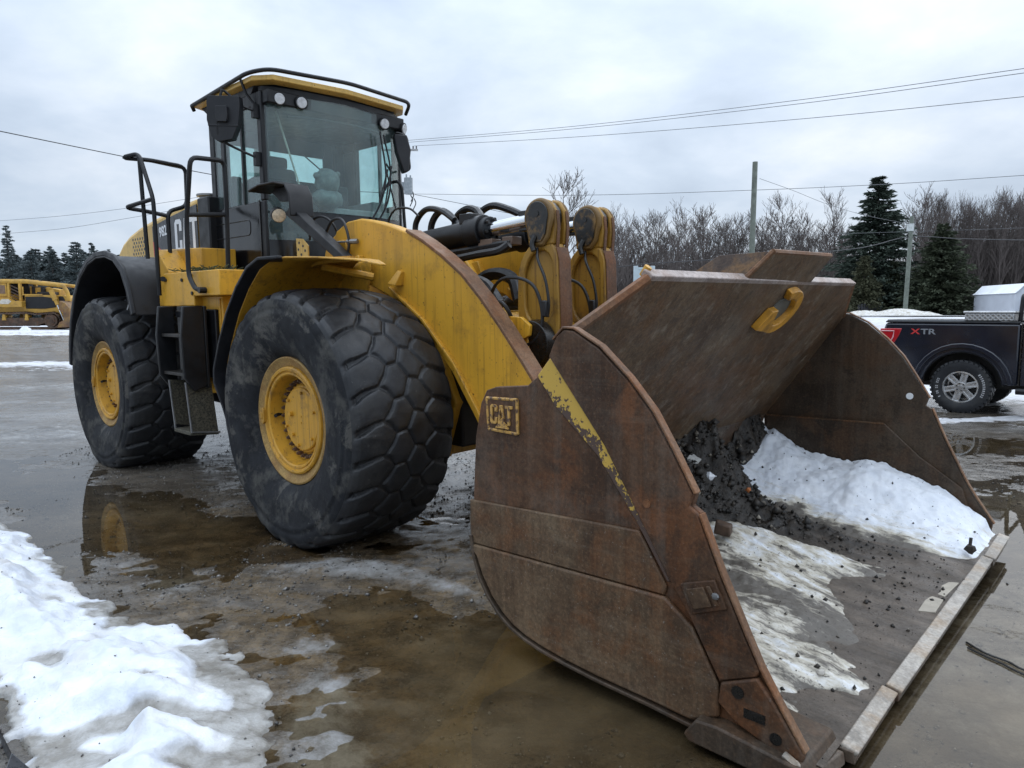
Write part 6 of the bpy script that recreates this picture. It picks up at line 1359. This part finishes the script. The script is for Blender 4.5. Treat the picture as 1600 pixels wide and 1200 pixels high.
# ================================================================== poles and wires
POLEWOOD = plain("weathered_pole_wood", (.135, .15, .125), .8, vary=.3, scale=5, bump=.3)
POLEGREY = plain("grey_pole_wood", (.36, .36, .36), .8, vary=.2, scale=5)
WIRE = plain("black_wire", (.03, .03, .032), .5); WIREGREY = plain("grey_wire", (.10, .105, .11), .5)
def gz(x, y): return float(ground_z(x, y))
def pole(px, ptop, Y, lean, r0, r1, label, mat):
    t = at(px, ptop, Y); g = gz(t.x, t.y); root = empty("utility_pole", (t.x - lean, t.y, g - .1)); tag(root, label, "utility pole")
    MB().tube([(0, 0, 0), (lean * .5, 0, (t.z - g) * .5), (lean, 0, t.z - g + .1)], r0, 12, r1=r1).build("pole", mat, root); return root, t
p1, p1t = pole(1180, 253, 36, .03, .15, .125, "bare green grey utility pole standing behind the bucket guard", POLEWOOD)
p2, p2t = pole(1425, 338, 50, .12, .15, .13, "pale green utility pole standing between the two dark evergreens", POLEWOOD)
MB().box(-.12, .22, -.17, .17, (p2t.z - p2.location.z) - 1.0, (p2t.z - p2.location.z) - .5).build("marker_band", plain("pale_marker", (.45, .47, .46), .6), p2)
p3, p3t = pole(622, 218, 46, -.20, .19, .14, "grey utility pole with crossarm and transformer behind the loader cab", POLEGREY)
H3 = p3t.z - p3.location.z
MB().box(-1.35, 1.05, -.16, -.05, H3 - .72, H3 - .60).build("crossarm", POLEGREY, p3, .01)
m_ = MB()
for x in (-1.25, -.5, .75, .95): m_.cyl((x, -.1, H3 - .60), (x, -.1, H3 - .42), .045, n=8)
m_.build("insulators", plain("dark_insulator", (.10, .10, .11), .3), p3)
m_ = MB(); zt = at(637, 290, 46).z - p3.location.z; m_.cyl((.42, -.1, zt - .55), (.42, -.1, zt + .45), .27, n=18); m_.cyl((.30, -.1, zt + .45), (.30, -.1, zt + .68), .05, n=8); m_.cyl((.55, -.1, zt + .45), (.55, -.1, zt + .62), .05, n=8); m_.box(.0, .2, -.15, -.05, zt - .3, zt + .2); m_.build("transformer", plain("grey_transformer_tank", (.27, .30, .32), .45), p3, .01)
m_ = MB()
for dx, dz_, dy in ((.55, -1.3, 0), (.75, -1.5, 0), (.62, -1.0, .1), (-.45, -1.7, .0), (-.3, -1.95, 0)): m_.tube(smooth_path([(dx, -.1, zt + dz_ + .7), (dx + .12, -.1, zt + dz_ + .4), (dx - .05, -.1, zt + dz_)], 4), .035, 6)
m_.build("drop_leads", WIRE, p3)
def wire(pts, r, label, mat=None, name="overhead_wire", sag=True):
    P = [at(*p) for p in pts]; b = MB().tube(smooth_path(P, 12), r, 5, caps=False); o = b.build(name, mat or WIREGREY); tag(o, label, "overhead wire"); return o
wire([(-120, 180, 30), (0, 205, 32), (205, 247, 37), (345, 275, 40), (500, 295, 44), (634, 303, 46)], .022, "thick black service cable descending from the upper left to the loader cab", WIRE)
wire([(605, 222, 46), (900, 197, 38), (1250, 156, 30), (1600, 107, 24), (1800, 78, 22)], .012, "uppermost of the three thin lines rising to the upper right")
wire([(618, 224, 46), (900, 201, 38), (1250, 162, 30), (1600, 114, 24), (1800, 86, 22)], .012, "middle of the three thin lines rising to the upper right")
wire([(647, 228, 46), (900, 214, 38), (1250, 186, 30), (1600, 151, 24), (1800, 130, 22)], .012, "lowest of the three thin lines rising to the upper right")
wire([(634, 303, 46), (900, 305, 40), (1180, 297, 36), (1400, 287, 33), (1600, 274, 30), (1800, 262, 28)], .013, "thin line running level past the bare pole to the right")
wire([(648, 304, 46), (730, 320, 47), (800, 334, 48), (900, 350, 50), (1000, 362, 53)], .016, "thin service drop sloping down behind the hoses", WIRE)
wire([(1187, 279, 36), (1240, 298, 40), (1290, 318, 44), (1350, 336, 47), (1420, 350, 50)], .012, "thin line from the bare pole down to the pale pole")
wire([(870, 430, 48), (955, 419, 47), (1015, 412, 46), (1200, 400, 46), (1340, 388, 48), (1421, 370, 50), (1500, 373, 50), (1600, 375, 50), (1750, 376, 50)], .028, "thick black cable crossing the bare trees at mid height", WIRE)
wire([(930, 350, 52), (1000, 358, 52), (1100, 363, 53), (1250, 366, 54), (1420, 362, 55), (1600, 356, 55), (1750, 350, 55)], .012, "thin faint line in front of the bare trees")
wire([(-100, 352, 60), (0, 345, 58), (100, 337, 55), (200, 325, 52), (330, 305, 50)], .014, "upper faint line between the far left and the hood")
wire([(-100, 378, 60), (0, 366, 58), (100, 357, 55), (200, 341, 52), (330, 318, 50)], .014, "lower faint line between the far left and the hood")
wire([(1178, 296, 36), (1172, 330, 36.3), (1164, 368, 36.6)], .010, "slender guy wire beside the bare pole")

# ================================================================== sign, shelter, car, snow heaps
sg = empty("road_sign", at(1006, 470, 40)); sgz = sg.location.z; tag(sg, "pale blue grey back of a road sign behind the bucket lip", "road sign")
sz0 = at(1006, 416, 40).z - sgz; sz1 = gz(sg.location.x, sg.location.y) - sgz - .2
PALE = plain("pale_blue_sign_metal", (.46, .54, .57), .5, vary=.12, scale=2)
for x0, x1, a in ((-.60, -.36, 0), (.34, .58, 0)): MB().box(x0, x1, -.04, .04, sz1, sz0 + .02).build("sign_post", PALE, sg, .01)
MB().box(-.35, .33, .0, .03, sz0 - 1.3, sz0 - .06).build("sign_board", plain("sign_back", (.50, .60, .63), .45, vary=.1, scale=1), sg)
MB().box(-.35, .33, -.03, .0, sz0 - .16, sz0 - .12).box(-.35, .33, -.03, .0, sz0 - .9, sz0 - .86).build("sign_batten", PALE, sg)
tc = at(1662, 478, 46); tent = empty("tent_shelter", (tc.x, tc.y, gz(tc.x, tc.y)), (0, 0, R(-8))); tag(tent, "white fabric shelter with arched roof behind the pickup truck", "tent shelter")
WHITE = plain("white_tarpaulin", (.74, .76, .79), .5, vary=.1, scale=1.2, bump=.1)
ht = at(1662, 443, 46).z - tent.location.z
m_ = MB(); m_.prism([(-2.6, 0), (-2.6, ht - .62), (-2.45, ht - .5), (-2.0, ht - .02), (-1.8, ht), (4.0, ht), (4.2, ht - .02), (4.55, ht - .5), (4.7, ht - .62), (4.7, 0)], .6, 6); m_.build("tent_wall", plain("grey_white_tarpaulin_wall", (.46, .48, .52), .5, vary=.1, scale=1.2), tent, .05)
m_ = MB(); m_.sheet([(4.75, ht - .60), (4.58, ht - .47), (4.22, ht + .02), (4.0, ht + .04), (-1.8, ht + .04), (-2.03, ht + .02), (-2.48, ht - .47), (-2.66, ht - .60)], .5, 6.1, -.03); m_.build("tent_roof", WHITE, tent)
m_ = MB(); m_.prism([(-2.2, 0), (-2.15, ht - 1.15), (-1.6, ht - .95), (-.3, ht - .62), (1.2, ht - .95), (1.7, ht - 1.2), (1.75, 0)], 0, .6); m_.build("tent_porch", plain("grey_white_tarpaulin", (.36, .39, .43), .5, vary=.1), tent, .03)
m_ = MB()
for x in (-2.2, -1.2, 1.75): m_.tube([(x, -.04, 0), (x, -.04, ht - 1.15)], .06, 6)
m_.tube(smooth_path([(-2.2, -.04, ht - 1.15), (-1.6, -.04, ht - .95), (-.3, -.04, ht - .60), (1.2, -.04, ht - .95), (1.75, -.04, ht - 1.2)], 4), .085, 6)
for i in range(5): m_.tube([(-2.0 + i * .14, -.03, ht - 1.25), (-2.0 + i * .14, -.03, ht - 2.2)], .022, 5)
m_.build("tent_frame", plain("white_frame_tube", (.78, .79, .80), .4), tent)
cc = at(958, 478, 40); car = empty("parked_car", (cc.x, cc.y, at(958, 466, 40).z - 1.45), (0, 0, R(10))); tag(car, "dark car with grey roof mostly hidden behind the bucket lever", "car")
CARP = plain("grey_green_car_paint", (.10, .13, .14), .25)
MB().prism([(-2.1, .35), (-2.15, .8), (-1.3, .95), (-.8, 1.42), (.6, 1.45), (1.2, 1.0), (2.1, .85), (2.15, .35)], -.85, .85).build("car_body", CARP, car, .08)
MB().prism([(-1.15, .97), (-.75, 1.34), (.55, 1.37), (1.02, 1.0)], -.86, .86).build("car_window", GLASS_CAR, car)
for x in (-1.3, 1.3):
    for y in (-.75, .75): m_ = MB(); m_.lathe([(.0, -.1), (.2, -.1), (.32, -.1), (.33, 0), (.32, .1), (.0, .1)], (x, y, .33), 24); m_.build("car_wheel", TREAD, car)
def heap(px, py, Y, rx, ry, h, label, mat, seed):
    c_ = at(px, py, Y); u = np.linspace(-1.15, 1.15, 46); hx, hy = np.meshgrid(u, u); rr = np.hypot(hx, hy)
    hz = h * np.clip(1 - rr ** 2, -.1, 1) * (1 + .45 * fbm(hx * 2.5 + seed, hy * 2.5, 4, seed)) + .05 * fbm(hx * 9, hy * 9, 2, seed)
    X_, Y_ = c_.x + hx * rx, c_.y + hy * ry; Z_ = ground_z(X_, Y_) - .05 + hz
    tag(grid_mesh("snow_heap", X_, Y_, Z_, mat, {"ice": hx * 0, "dirt": hx * 0 + .62}, keep=rr < 1.12), label, "snow heap")
heap(1412, 486, 47, 2.6, 1.5, .50, "grey rounded snow heap at the foot of the pale pole", BSNOW, 3)
heap(1352, 488, 46, 2.0, 1.3, .35, "low white snow ridge beyond the far bucket plate", BSNOW, 5)
heap(40, 517, 49, .45, .4, .35, "small white snow lump in front of the bulldozer track", SNOW, 7)
b = MB()
for i in range(9): q = at(1342 + i * 4.2, 484, 56); b.box(q.x - .07, q.x + .07, q.y - .05, q.y + .05, q.z - .3, at(0, 476 - (i % 3), 56).z)
q0_, q1_ = at(1340, 480, 56), at(1378, 479, 56); b.tube([q0_, q1_], .05, 6); b.tube([q0_ - Vector((0, 0, .15)), q1_ - Vector((0, 0, .15))], .05, 6)
tag(b.build("rail_fence", plain("dark_fence_wood", (.03, .03, .034), .8)), "short dark rail fence with snow beyond the road", "fence")

# ================================================================== trees
BARK = plain("grey_brown_bark", (.065, .054, .048), .85, vary=.35, scale=3)
TWIG = plain("bare_twigs", (.090, .074, .067), .9, vary=.25, scale=1)
def bare_tree(seed, h, spread, density, vase=.9):
    rn = random.Random(seed); V, F = [], []; tb = MB()
    def seg(a, b, r0, r1):
        d = (b - a); t = d.normalized(); u = t.orthogonal().normalized(); w = t.cross(u); o = len(V)
        for p, r in ((a, r0), (b, r1)):
            for k_ in range(3): V.append(p + (u * math.cos(k_ * 2.094) + w * math.sin(k_ * 2.094)) * r)
        for k_ in range(3): F.append((o + k_, o + (k_ + 1) % 3, o + 3 + (k_ + 1) % 3, o + 3 + k_))
    def grow(p, d, L, r, lvl):
        n = 3 if lvl < 2 else 2
        for i in range(n):
            q = p + d * (L / n); seg(p, q, max(r, .014), max(r * .8, .011)); r *= .8; p = q
            d = (d + Vector((rn.uniform(-1, 1), rn.uniform(-1, 1), rn.uniform(.0, .5))) * .16).normalized()
            if lvl < 4:
                for _ in range(density if lvl < 3 else density - 1):
                    ax_ = Vector((rn.uniform(-1, 1), rn.uniform(-1, 1), rn.uniform(.1, .7))).normalized()
                    grow(p, (d * vase + ax_ * .75).normalized(), L * rn.uniform(.42, .68), r * rn.uniform(.5, .7), lvl + 1)
    trunk = []; p = Vector((0, 0, -.3)); d = Vector((0, 0, 1)); n = 7; r = .010 * h + .05
    for i in range(n + 1):
        trunk.append(p.copy())
        if i >= 2:
            for _ in range(density + 2):
                a = rn.uniform(0, 6.28); up = rn.uniform(.75, 1.5); dd = Vector((math.cos(a) * spread, math.sin(a) * spread, up)).normalized()
                grow(p, dd, h * rn.uniform(.13, .21) * (1.25 - .08 * i), r * (1 - i / n * .75) * .45, 2)
        d = (d + Vector((rn.uniform(-1, 1), rn.uniform(-1, 1), 0)) * .06).normalized(); p = p + d * (h * .86 / n)
    tb.tube(trunk, r, 8, r1=r * .18, caps=False)
    root = empty("bare_tree"); tb.build("trunk", BARK, root)
    me = bpy.data.meshes.new("crown"); me.from_pydata(V, [], F); me.materials.append(TWIG); o = bpy.data.objects.new("crown", me); COL.objects.link(o); o.parent = root
    return root
BT = [bare_tree(s, h, sp, d, v) for s, h, sp, d, v in ((1, 12.5, .70, 3, 1.0), (2, 13.5, .55, 3, 1.1), (3, 11.0, .85, 3, .9), (4, 14.0, .45, 2, 1.2), (5, 9.0, .8, 2, .9))]
BTH = [max(v.co.z for c_ in o.children for v in c_.data.vertices) for o in BT]
def put(protos, i, x, y, s, rz, label, cat, group=None, sz=None):
    o = protos[i] if i not in used_for.setdefault(id(protos), set()) else copy_tree(protos[i])
    used_for[id(protos)].add(i); o.location = (x, y, gz(x, y) - .05); o.rotation_euler = (0, 0, rz); o.scale = (s, s, sz or s); tag(o, label, cat, group); return o
used_for = {}
rn = random.Random(21)
def place_bare(px, top, Y, i, label, group=None, wide=1.0):
    t = at(px, top, Y); g = gz(t.x, t.y); s = (t.z - g) / BTH[i]
    o = put(BT, i, t.x, t.y, s * wide, rn.random() * 6.28, label, "bare tree", group, s); return o
place_bare(893, 262, 58, 2, "tall spreading bare tree rising behind the tilt levers", None, 1.05)
place_bare(960, 310, 66, 0, "bare tree with a leaning crown just right of the tilt levers", None, .9)
G_ = "bare trees along the far side of the road"
for px, top, Y, i in ((985, 318, 72, 3), (1022, 322, 68, 1), (1058, 308, 66, 0), (1102, 314, 70, 2), (1140, 330, 74, 1), (1160, 328, 80, 0)):
    place_bare(px, top, Y, i, ("first", "second", "third", "fourth", "fifth", "sixth")[px > 1000 and 1 + (px > 1040) + (px > 1080) + (px > 1120) + (px > 1150)] + " grey bare maple right of the tilt levers, left of the bare pole", G_)
place_bare(1212, 296, 62, 2, "rounded bare maple just right of the bare utility pole", None, .95)
place_bare(1250, 318, 74, 0, "smaller bare maple between the rounded maple and the tall one", None)
place_bare(1312, 288, 66, 1, "tall bare maple just left of the large spruce", None)
place_bare(1432, 283, 72, 0, "wide bare tree showing above the gap right of the large spruce", None, 1.1)
G2 = "leafless trees of the wood at the right"
for k_ in range(92):
    px = 1445 + (k_ % 46) * 5.8 + rn.uniform(-5, 5); top = 308 + rn.uniform(-14, 22) - (14 if px > 1560 else 0)
    place_bare(px, top, 74 + (k_ // 46) * 10 + rn.uniform(-3, 3), (0, 1, 3, 1, 3)[k_ % 5], "slender leafless tree in the dense wood behind the shelter", G2, .75)
G3 = "leafless trees of the hedge behind the bucket"
for k_ in range(60):
    px = 925 + k_ * 7 + rn.uniform(-4, 4); place_bare(px, 342 + rn.uniform(-16, 24), 80 + rn.uniform(-4, 6), (4, 2, 0)[k_ % 3], "low leafless tree in the thicket beyond the road", G3, 1.1)
# thicket of thin stems filling the wood floor
rs = np.random.default_rng(8); NS_ = 22000
tpx = rs.uniform(900, 1800, NS_); tY = rs.uniform(72, 100, NS_)
X_ = (tpx - 800) / FOCAL * tY; Z_ = ground_z(X_, tY); hh = rs.uniform(1.2, 4.8, NS_) * np.where(tpx > 1440, 2.2, 1.55)
lean = rs.normal(0, .16, (NS_, 2)) * hh[:, None]; wd = rs.uniform(.014, .040, NS_)
base = np.stack([X_, tY, Z_ - .1], -1); top = base + np.stack([lean[:, 0], lean[:, 1], hh], -1)
off = np.array([(1, 0, 0), (-.5, .86, 0), (-.5, -.86, 0)])
V = np.concatenate([base[:, None] + off[None] * wd[:, None, None], top[:, None] + off[None] * wd[:, None, None] * .35], 1)
ft = np.array([(0, 1, 4, 3), (1, 2, 5, 4), (2, 0, 3, 5)])
tag(tri_mesh("thicket", V.reshape(-1, 3), (ft[None] + (np.arange(NS_) * 6)[:, None, None]).reshape(-1, 4), TWIG), "grey brown thicket of thin stems under the bare trees", kind="stuff")

def needle_mat(name, a, b):
    k = NT(name); g = k.n("ShaderNodeObjectInfo"); n = k.noise(1.6, 5, .65)
    c = k.mix(k.ramp(n, [(.35, 0.0), (.65, 1.0)]), a, b); k.set(Base_Color=c, Roughness=.75, Specular_IOR_Level=.25); return k.mat
ND = needle_mat("dark_spruce_needles", (.024, .035, .027), (.056, .074, .054)); NC_ = needle_mat("cedar_foliage", (.026, .034, .020), (.060, .070, .040)); NB = needle_mat("haze_tinted_fir_needles", (.055, .072, .076), (.105, .125, .122))  # far firs: distance haze is mixed into the needle colour as a pale blue tint
def conifer(name, seed, h, rad, mat, tiers, ragged=.35, low=.06, full=.9, n_leaf=34):
    rs_ = np.random.default_rng(seed); pts, dirs, sz_ = [], [], []
    for t in range(tiers):
        f_ = t / tiers; z = h * (low + (1 - low) * f_ ** full); R_ = rad * (1 - f_) ** .85 * (1 + ragged * rs_.uniform(-.6, .5)) + .10
        nb = max(4, int(11 * (1 - f_) + 4))
        for b_ in range(nb):
            a = rs_.uniform(0, 6.283); L = R_ * rs_.uniform(.6, 1.12); droop = rs_.uniform(-.40, -.05)
            tt = rs_.uniform(.12, 1, n_leaf); w = rs_.normal(0, .11 * L + .05, (n_leaf, 3)); w[:, 2] *= .5
            P = np.stack([np.cos(a) * L * tt, np.sin(a) * L * tt, z + droop * L * tt + .18 * L * tt ** 3], -1) + w * (1.1 - tt * .6)[:, None]
            pts.append(P); dirs.append(np.tile([np.cos(a), np.sin(a), droop], (n_leaf, 1)) + rs_.normal(0, .35, (n_leaf, 3))); sz_.append(rs_.uniform(.10, .24, n_leaf) * (.75 + .05 * h / 2))
    P = np.concatenate(pts); D = np.concatenate(dirs); S_ = np.concatenate(sz_); D /= np.linalg.norm(D, axis=1)[:, None]
    side_ = np.cross(D, rs_.normal(0, 1, D.shape)); side_ /= np.linalg.norm(side_, axis=1)[:, None]
    V = np.stack([P - side_ * S_[:, None] * .42, P + side_ * S_[:, None] * .42, P + D * S_[:, None] * 1.5], 1)
    root = empty(name); MB().tube([(0, 0, -.3), (0, 0, h * .55), (0, 0, h * .98)], .02 * h + .05, 7, r1=.02, caps=False).build("trunk", BARK, root)
    o = tri_mesh("crown", V.reshape(-1, 3), np.arange(len(P) * 3).reshape(-1, 3), mat); o.parent = root; return root
def place_con(o, px, top, Y, h, label, cat, group=None, wide=1.0):
    t = at(px, top, Y); g = gz(t.x, t.y); s = (t.z - g) / (h * 1.0); o.location = (t.x, t.y, g - .1); o.scale = (s * wide, s * wide, s); o.rotation_euler = (0, 0, rn.random() * 6); tag(o, label, cat, group); return o
place_con(conifer("spruce_tree", 1, 13, 3.5, ND, 46, .34, .05, .95, 60), 1374, 272, 60, 13, "tall dark spruce left of the pale utility pole", "spruce tree", None, 1.5)
place_con(conifer("cedar_tree", 2, 8, 2.9, NC_, 40, .25, .02, 1.0, 64), 1476, 346, 55, 8, "broad dark cedar right of the pale utility pole", "cedar tree", None, 1.32)
place_con(conifer("cedar_tree", 3, 5, 1.9, needle_mat("olive_cedar_foliage", (.040, .044, .024), (.080, .080, .044)), 26, .3, .02, 1.0, 40), 1352, 396, 57, 5, "small olive green cedar at the foot of the tall spruce", "cedar tree")
place_con(conifer("cedar_tree", 9, 5, 1.6, NC_, 26, .3, .02, 1.0, 40), 1398, 404, 58, 5, "small dark cedar between the tall spruce and the pale pole", "cedar tree")
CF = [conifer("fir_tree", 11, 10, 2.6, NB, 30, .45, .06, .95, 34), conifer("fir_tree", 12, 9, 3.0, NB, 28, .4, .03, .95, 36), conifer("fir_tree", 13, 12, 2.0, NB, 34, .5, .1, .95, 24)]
CH = (10, 9, 12); usedc = set()
def fir(i, px, top, Y, label, group=None, wide=1.0):
    o = CF[i] if i not in usedc else copy_tree(CF[i]); usedc.add(i); return place_con(o, px, top, Y, CH[i], label, "fir tree", group, wide)
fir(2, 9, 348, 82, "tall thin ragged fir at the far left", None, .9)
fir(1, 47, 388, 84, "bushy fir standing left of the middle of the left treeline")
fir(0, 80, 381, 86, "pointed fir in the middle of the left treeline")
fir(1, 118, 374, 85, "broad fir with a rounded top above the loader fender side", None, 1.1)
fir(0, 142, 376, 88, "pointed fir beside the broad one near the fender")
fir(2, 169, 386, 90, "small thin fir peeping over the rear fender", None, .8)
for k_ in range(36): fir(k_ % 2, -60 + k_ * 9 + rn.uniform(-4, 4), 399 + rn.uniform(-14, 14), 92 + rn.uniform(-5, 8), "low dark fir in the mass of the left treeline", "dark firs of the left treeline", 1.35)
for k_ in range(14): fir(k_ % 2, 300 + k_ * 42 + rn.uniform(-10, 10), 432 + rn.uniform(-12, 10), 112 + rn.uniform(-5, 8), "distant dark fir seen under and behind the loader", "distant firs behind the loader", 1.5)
for m in list(bpy.data.meshes):
    if m.users == 0: bpy.data.meshes.remove(m)
